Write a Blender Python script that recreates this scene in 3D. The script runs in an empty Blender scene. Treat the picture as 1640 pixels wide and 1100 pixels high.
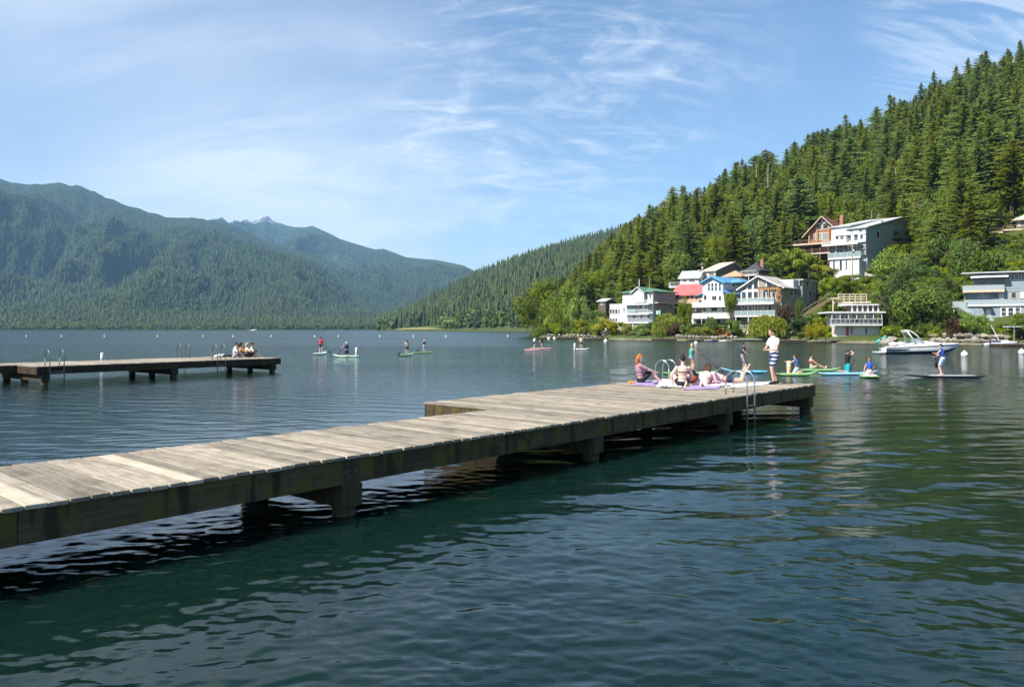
import bpy, bmesh, math, random
import numpy as np
from mathutils import Vector, Matrix
R = math.radians
random.seed(7); rng = np.random.default_rng(7)
SC = bpy.context.scene
COL = SC.collection

# ------------------------------------------------------------------ camera, sky, sun, exposure
CAMZ = 2.55; F = 1209.0; CX = 820.0; HY = 527.0
cam = bpy.data.cameras.new('camera'); cam.sensor_width = 36; cam.lens = 36 * F / 1640
cam.shift_y = -(550 - HY) / 1640; cam.clip_start = 0.1; cam.clip_end = 40000
camo = bpy.data.objects.new('camera', cam); COL.objects.link(camo)
camo.location = (0, 0, CAMZ); camo.rotation_euler = (R(90), 0, 0); SC.camera = camo

SUN_AZ = Vector((-0.83, -0.56)).normalized(); SUN_EL = R(47)
sund = Vector((SUN_AZ.x * math.cos(SUN_EL), SUN_AZ.y * math.cos(SUN_EL), math.sin(SUN_EL)))
world = bpy.data.worlds.new('World'); SC.world = world; world.use_nodes = True
wn = world.node_tree.nodes; wl = world.node_tree.links; wn.clear()
def N(nodes, t, **kw):
    n = nodes.new(t)
    for k, v in kw.items():
        if k in n.inputs.keys() if isinstance(k, str) else False: n.inputs[k].default_value = v
        else: setattr(n, k, v)
    return n
def wmath(op, a, b=None, c=None, clamp=False):
    n = wn.new('ShaderNodeMath'); n.operation = op; n.use_clamp = clamp
    for i, v in enumerate((a, b, c)):
        if v is None: continue
        if isinstance(v, (int, float)): n.inputs[i].default_value = v
        else: wl.new(v, n.inputs[i])
    return n.outputs[0]
sky = wn.new('ShaderNodeTexSky'); sky.sky_type = 'NISHITA'; sky.sun_disc = False
sky.sun_elevation = SUN_EL; sky.sun_rotation = math.atan2(SUN_AZ.x, SUN_AZ.y)
sky.air_density = 1.0; sky.dust_density = 0.35; sky.ozone_density = 3.0; sky.altitude = 0
bg = wn.new('ShaderNodeBackground'); bg.inputs['Strength'].default_value = 0.078
wout = wn.new('ShaderNodeOutputWorld')
tc = wn.new('ShaderNodeTexCoord'); sep = wn.new('ShaderNodeSeparateXYZ'); wl.new(tc.outputs['Generated'], sep.inputs[0])
zz = wmath('MAXIMUM', sep.outputs[2], 0.0)
# cirrus: noise on a flat cloud layer seen in perspective, drawn out in the wind direction
zd = wmath('ADD', zz, 0.5)
pxn = wmath('DIVIDE', sep.outputs[0], zd); pyn = wmath('DIVIDE', sep.outputs[1], zd)
comb = wn.new('ShaderNodeCombineXYZ'); wl.new(pxn, comb.inputs[0]); wl.new(pyn, comb.inputs[1])
def wnoise(rot, sx, sy, scale, detail, rough, dist, off=0.0):
    m = wn.new('ShaderNodeMapping'); m.inputs['Rotation'].default_value[2] = R(rot)
    m.inputs['Scale'].default_value = (sx, sy, 1); m.inputs['Location'].default_value = (off, off * 0.7, off)
    wl.new(comb.outputs[0], m.inputs[0])
    n = wn.new('ShaderNodeTexNoise'); n.inputs['Scale'].default_value = scale; n.inputs['Detail'].default_value = detail
    n.inputs['Roughness'].default_value = rough; n.inputs['Distortion'].default_value = dist
    wl.new(m.outputs[0], n.inputs[0]); return n.outputs[0]
def wramp(v, a, b):
    n = wn.new('ShaderNodeMapRange'); n.interpolation_type = 'SMOOTHSTEP'; n.inputs[1].default_value = a; n.inputs[2].default_value = b
    wl.new(v, n.inputs[0]); return n.outputs[0]
def wspot(px, py, r0, r1):          # soft patch of the sky round one direction
    d = Vector(((px - CX) / F, 1.0, (HY - py) / F)).normalized()
    dp = wn.new('ShaderNodeVectorMath'); dp.operation = 'DOT_PRODUCT'; wl.new(tc.outputs['Generated'], dp.inputs[0]); dp.inputs[1].default_value = d
    return wramp(dp.outputs['Value'], math.cos(r1 / F), math.cos(r0 / F))
fine = wnoise(-24, 1.1, 3.0, 3.2, 10, 0.66, 1.2)
broad = wnoise(-12, 0.8, 1.5, 1.3, 5, 0.5, 0.6, 3.3)
streak = wnoise(-28, 0.9, 4.2, 5.0, 10, 0.64, 1.2, 8.1)
puff = wnoise(-20, 1.0, 1.8, 6.0, 10, 0.68, 1.4, 5.2)
leftveil = wmath('ADD', wspot(120, 150, 0, 600), wmath('MULTIPLY', wspot(430, 190, 0, 420), 0.6))
veil = wmath('MULTIPLY', wmath('ADD', 0.22, wmath('MULTIPLY', wramp(broad, 0.30, 0.72), 0.75)), wmath('ADD', 0.55, wmath('MULTIPLY', fine, 0.9)))
veil = wmath('MULTIPLY', veil, wmath('ADD', 0.06, wmath('MULTIPLY', leftveil, 0.85)))
clump = wmath('ADD', wmath('ADD', wspot(740, 175, 0, 210), wspot(900, 130, 0, 260)), wmath('ADD', wmath('MULTIPLY', wspot(860, 255, 0, 170), 0.9), wmath('MULTIPLY', wspot(1060, 120, 0, 260), 0.45)), clamp=True)
wisps = wmath('MULTIPLY', wmath('MULTIPLY', wramp(streak, 0.46, 0.78), clump), 0.5)
wisp2 = wmath('MULTIPLY', wmath('MULTIPLY', wramp(puff, 0.42, 0.78), clump), 0.55)
lowz = wmath('MULTIPLY', wramp(zz, 0.20, 0.07), wramp(wnoise(0, 1.0, 1.0, 2.6, 6, 0.6, 0.8, 1.7), 0.36, 0.62))
contrail = wmath('MULTIPLY', wmath('MULTIPLY', wspot(1600, 20, 0, 190), wramp(streak, 0.40, 0.6)), 0.5)
cm = wmath('ADD', wmath('ADD', veil, wisps), wmath('ADD', wmath('ADD', wisp2, contrail), wmath('ADD', wmath('MULTIPLY', lowz, 0.66), wmath('MULTIPLY', wmath('ADD', wspot(400, 325, 0, 230), wspot(740, 395, 0, 230)), wmath('MULTIPLY', wramp(fine, 0.3, 0.75), 0.26)))), clamp=True)
mixc = wn.new('ShaderNodeMix'); mixc.data_type = 'RGBA'
wl.new(wmath('MULTIPLY', cm, 0.72), mixc.inputs['Factor']); hs = wn.new('ShaderNodeHueSaturation'); hs.inputs['Saturation'].default_value = 1.07; wl.new(sky.outputs[0], hs.inputs['Color']); wl.new(hs.outputs[0], mixc.inputs['A']); mixc.inputs['B'].default_value = (7.4, 7.7, 8.1, 1)
wl.new(mixc.outputs['Result'], bg.inputs['Color']); wl.new(bg.outputs[0], wout.inputs['Surface'])

sl = bpy.data.lights.new('sun', 'SUN'); sl.energy = 4.4; sl.angle = R(0.53); sl.color = (1.0, 0.95, 0.87)
so = bpy.data.objects.new('sun', sl); COL.objects.link(so); so.rotation_euler = sund.to_track_quat('Z', 'Y').to_euler(); so.location = sund * 50 + Vector((0, 0, 60))
SC.view_settings.view_transform = 'Standard'; SC.view_settings.look = 'None'; SC.view_settings.gamma = 1.0; SC.view_settings.exposure = 1.1
SC.cycles.max_bounces = 6; SC.cycles.diffuse_bounces = 2; SC.cycles.glossy_bounces = 3; SC.cycles.transmission_bounces = 3
SC.cycles.volume_bounces = 0; SC.cycles.transparent_max_bounces = 12
SC.cycles.use_denoising = True; SC.cycles.use_adaptive_sampling = True; SC.cycles.adaptive_threshold = 0.02
SC.cycles.caustics_reflective = False; SC.cycles.caustics_refractive = False; SC.cycles.sample_clamp_indirect = 6

# ------------------------------------------------------------------ measuring helpers
def at(px, py, D): return Vector(((px - CX) / F * D, D, CAMZ - (py - HY) / F * D))
def on_z(px, py, z=0.0):
    D = F * (CAMZ - z) / (py - HY); return Vector(((px - CX) / F * D, D, z))
def ZZ(py, D): return CAMZ - (py - HY) / F * D

# ------------------------------------------------------------------ objects and tags
def tag(o, label=None, cat=None, group=None, kind=None):
    if label: o['label'] = label
    if cat: o['category'] = cat
    if group: o['group'] = group
    if kind: o['kind'] = kind
    return o
def empty(name, loc=(0, 0, 0), rz=0.0):
    o = bpy.data.objects.new(name, None); COL.objects.link(o); o.location = loc; o.rotation_euler = (0, 0, rz); o.empty_display_size = 0.2; return o
def link(name, me, parent=None, loc=None, rot=None, scale=None):
    o = bpy.data.objects.new(name, me); COL.objects.link(o)
    if parent is not None: o.parent = parent
    if loc is not None: o.location = loc
    if rot is not None: o.rotation_euler = rot
    if scale is not None: o.scale = scale
    return o
def mesh_np(name, V, Fq, mat=None, smooth=False):
    me = bpy.data.meshes.new(name); V = np.asarray(V, dtype=np.float32)
    Fq = np.asarray(Fq, dtype=np.int32); k = Fq.shape[1]
    me.vertices.add(len(V)); me.vertices.foreach_set('co', V.ravel())
    me.loops.add(Fq.size); me.loops.foreach_set('vertex_index', Fq.ravel())
    me.polygons.add(len(Fq)); me.polygons.foreach_set('loop_start', np.arange(0, Fq.size, k, dtype=np.int32))
    me.polygons.foreach_set('loop_total', np.full(len(Fq), k, dtype=np.int32))
    if smooth: me.polygons.foreach_set('use_smooth', np.ones(len(Fq), dtype=bool))
    me.update(calc_edges=True); me.validate()
    if mat: me.materials.append(mat)
    return me
class MB:
    def __init__(s): s.v = []; s.f = []
    def add(s, vs, fs):
        b = len(s.v); s.v += [tuple(v) for v in vs]; s.f += [tuple(i + b for i in f) for f in fs]; return s
    def box(s, x0, x1, y0, y1, z0, z1):
        vs = [(x0, y0, z0), (x1, y0, z0), (x1, y1, z0), (x0, y1, z0), (x0, y0, z1), (x1, y0, z1), (x1, y1, z1), (x0, y1, z1)]
        return s.add(vs, [(0, 3, 2, 1), (4, 5, 6, 7), (0, 1, 5, 4), (1, 2, 6, 5), (2, 3, 7, 6), (3, 0, 4, 7)])
    def bev(s, x0, x1, y0, y1, z0, z1, b):   # box with chamfered top edges
        vs = [(x0, y0, z0), (x1, y0, z0), (x1, y1, z0), (x0, y1, z0), (x0, y0, z1 - b), (x1, y0, z1 - b), (x1, y1, z1 - b), (x0, y1, z1 - b),
              (x0 + b, y0 + b, z1), (x1 - b, y0 + b, z1), (x1 - b, y1 - b, z1), (x0 + b, y1 - b, z1)]
        fs = [(0, 3, 2, 1), (8, 9, 10, 11)]
        for a, c in ((0, 4), (4, 8)):
            for i in range(4): j = (i + 1) % 4; fs.append((a + i, a + j, c + j, c + i))
        return s.add(vs, fs)
    def tube(s, pts, r, n=7, cap=True):
        pts = [Vector(p) for p in pts]; rs = r if isinstance(r, (list, tuple)) else [r] * len(pts); vs = []; fs = []
        pu = None
        for i, p in enumerate(pts):
            t = (pts[min(i + 1, len(pts) - 1)] - pts[max(i - 1, 0)])
            t = t.normalized() if t.length > 1e-9 else Vector((0, 0, 1))
            u = pu if pu is not None else (Vector((0, 0, 1)) if abs(t.z) < 0.9 else Vector((1, 0, 0)))
            u = (u - t * u.dot(t)); u = u.normalized() if u.length > 1e-6 else t.orthogonal().normalized(); pu = u; w = t.cross(u)
            for k in range(n):
                a = 2 * math.pi * k / n; vs.append(p + (u * math.cos(a) + w * math.sin(a)) * rs[i])
        for i in range(len(pts) - 1):
            for k in range(n):
                k2 = (k + 1) % n; fs.append((i * n + k, i * n + k2, (i + 1) * n + k2, (i + 1) * n + k))
        if cap: fs.append(tuple(range(n - 1, -1, -1))); fs.append(tuple((len(pts) - 1) * n + k for k in range(n)))
        return s.add(vs, fs)
    def ell(s, c, ax, ay, az, nu=12, nv=8):
        c = Vector(c); ax, ay, az = Vector(ax), Vector(ay), Vector(az); vs = [c - az]; fs = []
        for j in range(1, nv):
            ph = -math.pi / 2 + math.pi * j / nv
            for i in range(nu):
                a = 2 * math.pi * i / nu
                vs.append(c + ax * (math.cos(ph) * math.cos(a)) + ay * (math.cos(ph) * math.sin(a)) + az * math.sin(ph))
        vs.append(c + az); top = len(vs) - 1
        for i in range(nu): fs.append((0, 1 + (i + 1) % nu, 1 + i))
        for j in range(nv - 2):
            for i in range(nu):
                a = 1 + j * nu + i; b = 1 + j * nu + (i + 1) % nu; fs.append((a, b, b + nu, a + nu))
        for i in range(nu): fs.append((1 + (nv - 2) * nu + i, 1 + (nv - 2) * nu + (i + 1) % nu, top))
        return s.add(vs, fs)
    def sph(s, c, r, sz=None, nu=12, nv=8):
        sz = sz or (1, 1, 1); return s.ell(c, (r * sz[0], 0, 0), (0, r * sz[1], 0), (0, 0, r * sz[2]), nu, nv)
    def prism(s, poly, off):             # closed polygon (3-D points) extruded by a vector
        n = len(poly); off = Vector(off); vs = [Vector(p) for p in poly] + [Vector(p) + off for p in poly]
        fs = [tuple(range(n)), tuple(range(2 * n - 1, n - 1, -1))]
        for i in range(n): j = (i + 1) % n; fs.append((i, i + n, j + n, j))
        return s.add(vs, fs)
    def mesh(s, name, mat=None, smooth=False):
        me = bpy.data.meshes.new(name); me.from_pydata(s.v, [], s.f)
        bm = bmesh.new(); bm.from_mesh(me); bmesh.ops.recalc_face_normals(bm, faces=bm.faces); bm.to_mesh(me); bm.free()
        if smooth:
            me.polygons.foreach_set('use_smooth', np.ones(len(me.polygons), dtype=bool))
        if mat: me.materials.append(mat)
        me.update(); return me
    def build(s, name, mat, parent=None, smooth=False): return link(name, s.mesh(name, mat, smooth), parent)

# ------------------------------------------------------------------ materials
class Mt:
    def __init__(s, name):
        s.m = bpy.data.materials.new(name); s.m.use_nodes = True; s.n = s.m.node_tree.nodes; s.l = s.m.node_tree.links
        s.b = s.n['Principled BSDF']; s.out = s.n['Material Output']; s.tc = None
    def coord(s, kind='Object', scale=(1, 1, 1), rot=(0, 0, 0)):
        if s.tc is None: s.tc = s.n.new('ShaderNodeTexCoord')
        if kind == 'World': src = s.n.new('ShaderNodeNewGeometry').outputs['Position']
        else: src = s.tc.outputs[kind]
        m = s.n.new('ShaderNodeMapping'); m.inputs['Scale'].default_value = scale; m.inputs['Rotation'].default_value = rot
        s.l.new(src, m.inputs[0]); return m.outputs[0]
    def noise(s, vec, scale, detail=4, rough=0.55, dist=0.0):
        n = s.n.new('ShaderNodeTexNoise'); n.inputs['Scale'].default_value = scale; n.inputs['Detail'].default_value = detail
        n.inputs['Roughness'].default_value = rough; n.inputs['Distortion'].default_value = dist; s.l.new(vec, n.inputs[0]); return n.outputs[0]
    def ramp(s, v, stops, interp='LINEAR'):
        n = s.n.new('ShaderNodeValToRGB'); cr = n.color_ramp; cr.interpolation = interp
        while len(cr.elements) < len(stops): cr.elements.new(0.5)
        for e, (p, c) in zip(cr.elements, stops): e.position = p; e.color = (*c, 1) if len(c) == 3 else c
        s.l.new(v, n.inputs[0]); return n.outputs[0]
    def mapr(s, v, a, b, c=0.0, d=1.0, sm=True):
        n = s.n.new('ShaderNodeMapRange'); n.interpolation_type = 'SMOOTHSTEP' if sm else 'LINEAR'
        for i, x in enumerate((a, b, c, d)): n.inputs[i + 1].default_value = x
        s.l.new(v, n.inputs[0]); return n.outputs[0]
    def math(s, op, a, b=None, clamp=False):
        n = s.n.new('ShaderNodeMath'); n.operation = op; n.use_clamp = clamp
        for i, v in enumerate((a, b)):
            if v is None: continue
            if isinstance(v, (int, float)): n.inputs[i].default_value = v
            else: s.l.new(v, n.inputs[i])
        return n.outputs[0]
    def mix(s, f, a, b, mode='MIX'):
        n = s.n.new('ShaderNodeMix'); n.data_type = 'RGBA'; n.blend_type = mode
        for k, v in (('Factor', f), ('A', a), ('B', b)):
            if isinstance(v, (int, float)): n.inputs[k].default_value = v
            elif isinstance(v, tuple): n.inputs[k].default_value = (*v, 1) if len(v) == 3 else v
            else: s.l.new(v, n.inputs[k])
        return n.outputs['Result']
    def hsv(s, col, h=None, sat=None, val=None):
        n = s.n.new('ShaderNodeHueSaturation')
        for k, v in (('Hue', h), ('Saturation', sat), ('Value', val), ('Color', col)):
            if v is None: continue
            if isinstance(v, (int, float)): n.inputs[k].default_value = v
            elif isinstance(v, tuple): n.inputs[k].default_value = (*v, 1)
            else: s.l.new(v, n.inputs[k])
        return n.outputs[0]
    def rand(s): return s.n.new('ShaderNodeObjectInfo').outputs['Random']
    def base(s, c):
        if isinstance(c, tuple): s.b.inputs['Base Color'].default_value = (*c, 1)
        else: s.l.new(c, s.b.inputs['Base Color'])
        return s
    def set(s, **kw):
        for k, v in kw.items():
            k = k.replace('_', ' ')
            if isinstance(v, (int, float, tuple)): s.b.inputs[k].default_value = v
            else: s.l.new(v, s.b.inputs[k])
        return s
    def bump(s, h, strength=0.4, dist=0.02):
        n = s.n.new('ShaderNodeBump'); n.inputs['Strength'].default_value = strength; n.inputs['Distance'].default_value = dist
        s.l.new(h, n.inputs['Height']); s.l.new(n.outputs[0], s.b.inputs['Normal']); return s
M = {}
def plain(key, col, rough=0.6, metal=0.0, var=0.10, scale=3.0, spec=0.4, bump=0.0):
    t = Mt(key); n = t.noise(t.coord(), scale, 5, 0.6)
    lo = tuple(c * (1 - var) for c in col); hi = tuple(min(1, c * (1 + var)) for c in col)
    t.base(t.ramp(n, [(0.3, lo), (0.7, hi)])).set(Roughness=rough, Metallic=metal, Specular_IOR_Level=spec)
    if bump: t.bump(n, bump, 0.01)
    M[key] = t.m; return t.m
def siding(key, col, pitch=0.2, var=0.08):       # lapped boards: fine relief only
    t = Mt(key); n = t.noise(t.coord(scale=(1, 1, 1)), 0.8, 5, 0.6); v = t.coord()
    w = t.n.new('ShaderNodeTexWave'); w.bands_direction = 'Z'; w.wave_profile = 'SAW'; w.inputs['Scale'].default_value = 1 / pitch / 6.283 * 2 * math.pi / 2; t.l.new(v, w.inputs[0])
    lo = tuple(c * (1 - var) for c in col); hi = tuple(min(1, c * (1 + var)) for c in col)
    t.base(t.ramp(n, [(0.3, lo), (0.7, hi)])).set(Roughness=0.65, Specular_IOR_Level=0.3); t.bump(w.outputs['Fac'], 0.35, 0.02); M[key] = t.m; return t.m
def roofing(key, col, var=0.22):
    t = Mt(key); a = t.noise(t.coord(), 0.7, 6, 0.65); b = t.noise(t.coord(scale=(1, 1, 1)), 9, 3, 0.6)
    lo = tuple(c * (1 - var) for c in col); hi = tuple(min(1, c * (1 + var)) for c in col)
    c = t.mix(0.35, t.ramp(a, [(0.3, lo), (0.7, hi)]), t.ramp(b, [(0.3, lo), (0.7, hi)]))
    t.base(c).set(Roughness=0.85, Specular_IOR_Level=0.2); t.bump(b, 0.4, 0.03); M[key] = t.m; return t.m
def foliage(key, dark, light, trans=0.3, rnd=0.35, scale=0.6, huej=0.03):
    t = Mt(key); n = t.noise(t.coord(), scale, 4, 0.6); r = t.rand()
    c = t.ramp(n, [(0.3, dark), (0.72, light)])
    c = t.hsv(c, h=t.mapr(r, 0, 1, 0.5 - huej, 0.5 + huej * 0.6, False), sat=t.mapr(r, 0, 1, 1.1, 0.85, False), val=t.mapr(t.math('FRACT', t.math('MULTIPLY', r, 7.3)), 0, 1, 1 - rnd, 1 + rnd, False))
    t.base(c).set(Roughness=0.6, Specular_IOR_Level=0.25)
    tr = t.n.new('ShaderNodeBsdfTranslucent'); t.l.new(t.mix(0.5, c, (0.16, 0.22, 0.03)), tr.inputs[0])
    mx = t.n.new('ShaderNodeMixShader'); mx.inputs[0].default_value = trans
    t.l.new(t.b.outputs[0], mx.inputs[1]); t.l.new(tr.outputs[0], mx.inputs[2]); t.l.new(mx.outputs[0], t.out.inputs['Surface']); M[key] = t.m; return t.m
# ------------------------------------------------------------------ noise for terrain
_perm = np.random.default_rng(3).random((256, 256))
def vnoise(x, y):
    xi = np.floor(x).astype(int); yi = np.floor(y).astype(int); fx = x - xi; fy = y - yi
    fx = fx * fx * (3 - 2 * fx); fy = fy * fy * (3 - 2 * fy)
    g = lambda a, b: _perm[a & 255, b & 255]
    return (g(xi, yi) * (1 - fx) + g(xi + 1, yi) * fx) * (1 - fy) + (g(xi, yi + 1) * (1 - fx) + g(xi + 1, yi + 1) * fx) * fy
def fbm(x, y, o=5, ridged=False):
    s = 0; a = 1; t = 0
    for k in range(o):
        n = vnoise(x + 17.3 * k, y + 9.1 * k)
        if ridged: n = 1 - np.abs(2 * n - 1)
        s = s + a * n; t += a; a *= 0.5; x = x * 2.03; y = y * 2.03
    return s / t
def sstep(a, b, x): t = np.clip((x - a) / (b - a), 0, 1); return t * t * (3 - 2 * t)
def tab(px, pts): return np.interp(px, [p[0] for p in pts], [p[1] for p in pts])

# near hill: shore distance, crest distance and crest height by bearing
SHORE = [(840, 262), (860, 243), (880, 226), (900, 213), (950, 192), (1000, 181), (1050, 174), (1100, 166), (1150, 164), (1200, 165), (1250, 160), (1300, 151), (1340, 141), (1411, 137), (1500, 128), (1640, 118), (1800, 107), (2200, 88), (3000, 62), (4500, 42)]
CREST = [(840, 300), (860, 310), (950, 345), (1000, 360), (1200, 362), (1400, 352), (1640, 332), (2200, 300), (3000, 240), (4500, 190)]
HILLH = [(840, -6), (858, 1), (900, 7), (950, 16), (1000, 30), (1100, 45), (1200, 58), (1300, 70), (1400, 79), (1500, 93), (1640, 104), (2200, 112), (4500, 110)]
def ground(px, D):
    D0 = tab(px, SHORE); D1 = tab(px, CREST); H = tab(px, HILLH)
    X = (px - CX) / F * D
    t = np.clip((D - D0 - 7) / (D1 - D0 - 7), 0, None)
    up = H * np.where(t < 1, t ** 1.08, 1 + 0.12 * (t - 1))
    bank = -3 + 4.0 * sstep(-5, 2.5, D - D0) + 1.2 * sstep(2, 12, D - D0)
    side = sstep(842, 872, px)
    z = bank * side - 3 * (1 - side) + np.maximum(up, -4) * side
    z = z + (fbm(X / 30, D / 30, 4) - 0.5) * 5 * sstep(10, 50, D - D0) * side + (fbm(X / 5, D / 5, 3) - 0.5) * 0.7 * sstep(-2, 4, D - D0)
    z = z - 6.0 * sstep(1270, 1310, px) * (1 - sstep(1468, 1500, px)) * sstep(178, 190, D) * (1 - sstep(222, 252, D))     # terrace cut for the two hillside houses
    return z
def gz(px, D): return float(ground(np.array([float(px)]), np.array([float(D)]))[0])
def gz_xy(x, y): return gz(CX + F * x / max(y, 1), y)
def polar_mesh(name, pxs, ts, f, mat):
    P, T = np.meshgrid(pxs, ts); D, Z = f(P, T); X = (P - CX) / F * D
    V = np.stack([X, D, Z], -1).reshape(-1, 3); nc = len(pxs); nr = len(ts)
    i = np.arange(nr - 1)[:, None] * nc + np.arange(nc - 1)[None]; i = i.ravel()
    me = mesh_np(name, V, np.stack([i, i + 1, i + 1 + nc, i + nc], -1), mat, True)
    return tag(link(name, me), kind='structure')

t = Mt('forest_floor'); n1 = t.noise(t.coord('World'), 0.05, 6, 0.65); n2 = t.noise(t.coord('World'), 0.8, 5, 0.7)
t.base(t.mix(0.5, t.ramp(n1, [(0.3, (0.035, 0.05, 0.014)), (0.7, (0.075, 0.10, 0.028))]), t.ramp(n2, [(0.3, (0.03, 0.035, 0.012)), (0.7, (0.10, 0.12, 0.035))]))).set(Roughness=0.95, Specular_IOR_Level=0.1).bump(n2, 0.8, 0.4); M['floor'] = t.m
t = Mt('shore_ground'); n1 = t.noise(t.coord('World'), 0.3, 6, 0.7); n2 = t.noise(t.coord('World'), 3.5, 4, 0.7)
pos = t.n.new('ShaderNodeNewGeometry'); sp = t.n.new('ShaderNodeSeparateXYZ'); t.l.new(pos.outputs['Position'], sp.inputs[0])
green = t.mix(n2, (0.04, 0.06, 0.014), (0.10, 0.13, 0.035)); sand = t.mix(n2, (0.17, 0.14, 0.10), (0.36, 0.31, 0.24))
t.base(t.mix(t.mapr(t.math('ADD', sp.outputs[2], t.math('MULTIPLY', n1, 1.4)), 0.5, 1.3), sand, green)).set(Roughness=0.95, Specular_IOR_Level=0.1).bump(n2, 0.8, 0.3); M['shore'] = t.m
pxs = np.concatenate([np.linspace(838, 1700, 216), np.linspace(1712, 4500, 60)])
polar_mesh('hillside', pxs, np.concatenate([np.linspace(-8, 12, 22), np.linspace(14, 260, 62), np.linspace(270, 420, 10)]), lambda P, T: (tab(P, SHORE) + T, ground(P, tab(P, SHORE) + T)), M['shore'])

# wooded spur across the bay
S2 = [(596, 1230), (615, 1150), (640, 1040), (700, 930), (770, 850), (860, 740), (1000, 680), (1150, 640)]
C2 = [(596, 527), (612, 523), (640, 512), (680, 489), (720, 470), (770, 444), (830, 421), (900, 400), (975, 381), (1040, 362), (1150, 330)]
def hill2(P, T):
    D0 = tab(P, S2); D = D0 + T * 900; H = (HY - tab(P, C2)) / F * (D0 + 900)
    side = sstep(598, 640, P); z = -4 + 6 * sstep(-0.01, 0.012, T) * sstep(598, 612, P) + H * np.where(T < 1, np.clip(T, 0, 1) ** 0.85, 1 - 0.15 * (T - 1))
    return D, z + (fbm((P - CX) / F * D / 90, D / 90, 4) - 0.5) * 26 * sstep(0.02, 0.3, T) * side * (1 - sstep(0.75, 1, T))
polar_mesh('wooded_spur', np.linspace(596, 1150, 120), np.concatenate([np.linspace(-0.05, 0.1, 14), np.linspace(0.12, 1.3, 50)]), hill2, M['floor'])

# mountains across the lake
CA = [(-1400, 300), (-900, 270), (-300, 262), (-60, 268), (0, 284), (15, 291), (40, 295), (95, 293), (135, 301), (160, 311), (200, 327), (260, 346), (350, 354), (380, 363), (430, 386), (500, 408), (560, 430), (640, 460), (720, 485), (800, 505), (1100, 515)]
CB = [(100, 420), (250, 375), (300, 366), (370, 356), (385, 354), (392, 352), (405, 356), (415, 351), (425, 343), (435, 351), (448, 358), (470, 363), (487, 364), (500, 361), (520, 370), (545, 383), (570, 391), (600, 400), (615, 399), (650, 412), (700, 416), (740, 424), (768, 437), (800, 455), (850, 485), (900, 505), (1100, 516)]
def profA(T): return np.interp(T, [-0.02, 0, 0.012, 0.12, 0.3, 0.45, 0.6, 0.8, 1.0, 1.3], [-0.02, 0, 0.004, 0.045, 0.12, 0.25, 0.42, 0.70, 1.0, 0.8])
def mountA(P, T):
    D = 1600 + T * 3300; Zc = (HY - tab(P, CA)) / F * 4900 + (fbm(P / 14, P * 0 + 3, 4) - .5) * 26; X = (P - CX) / F * D
    warp = 420 * (fbm(X / 1500, D / 1500, 3) - 0.5)
    r = fbm((X + 0.35 * D + warp) / 760, (D + warp) / 2100, 5, True); r2 = fbm(X / 210 + 5, D / 320, 4, True); hum = fbm(X / 480, D / 300, 4)
    env = sstep(0.06, 0.42, T) * (1 - sstep(0.5, 0.98, T) * 0.97)
    z = Zc * profA(T) + env * (Zc * 0.72 * (r ** 1.4 - 0.45) + Zc * 0.15 * (r2 - 0.5) + Zc * 0.26 * (fbm((X + 0.3 * D) / 300 + 31, D / 1500, 3, True) - 0.55)) + (hum - 0.5) * 60 * sstep(0.01, 0.2, T) * (1 - sstep(0.4, 0.7, T))
    cap_ = (HY - tab(P, CA)) / F * D * np.interp(T, [0, .5, .85, 1.0], [.9, .9, .95, 1.0]) - 6; z = np.where(T < 1.0, np.where(z > cap_ - 40, cap_ - 40 + 40 * np.tanh((z - cap_ + 40) / 40), z), z)
    z = np.where(T > 0.01, np.maximum(z, 3), z)
    return D, z - 4 * (1 - sstep(-0.01, 0.004, T))
def mountB(P, T):
    D1 = np.interp(P, [100, 430, 520, 768, 1100], [8600, 8600, 7200, 5600, 5000]); D0 = np.interp(P, [100, 1100], [3400, 3000]); D = D0 + T * (D1 - D0)
    Zc = (HY - tab(P, CB)) / F * D1; X = (P - CX) / F * D
    warp = 500 * (fbm(X / 1600 + 3, D / 1600, 3) - 0.5)
    r = fbm((X + 0.2 * D + warp) / 800 + 9, (D + warp) / 1900, 5, True); r2 = fbm(X / 260 + 5, D / 380, 4, True)
    env = sstep(0.02, 0.3, T) * (1 - sstep(0.6, 1.0, T) * 0.97)
    z = Zc * np.interp(T, [-0.02, 0, 0.15, 0.4, 0.7, 1.0, 1.3], [0, 0.02, 0.07, 0.27, 0.6, 1.0, 0.85]) + env * (Zc * 0.58 * (r - 0.56) + Zc * 0.14 * (r2 - 0.5) + Zc * 0.2 * (fbm((X + 0.2 * D) / 420 + 31, D / 1900, 3, True) - 0.55))
    jag = (fbm(P / 5.0, T * 9, 3) - 0.5) * 45 * sstep(360, 400, P) * (1 - sstep(440, 480, P)) * sstep(0.85, 1.0, T)
    return D, np.maximum(z, 3) + jag
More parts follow.
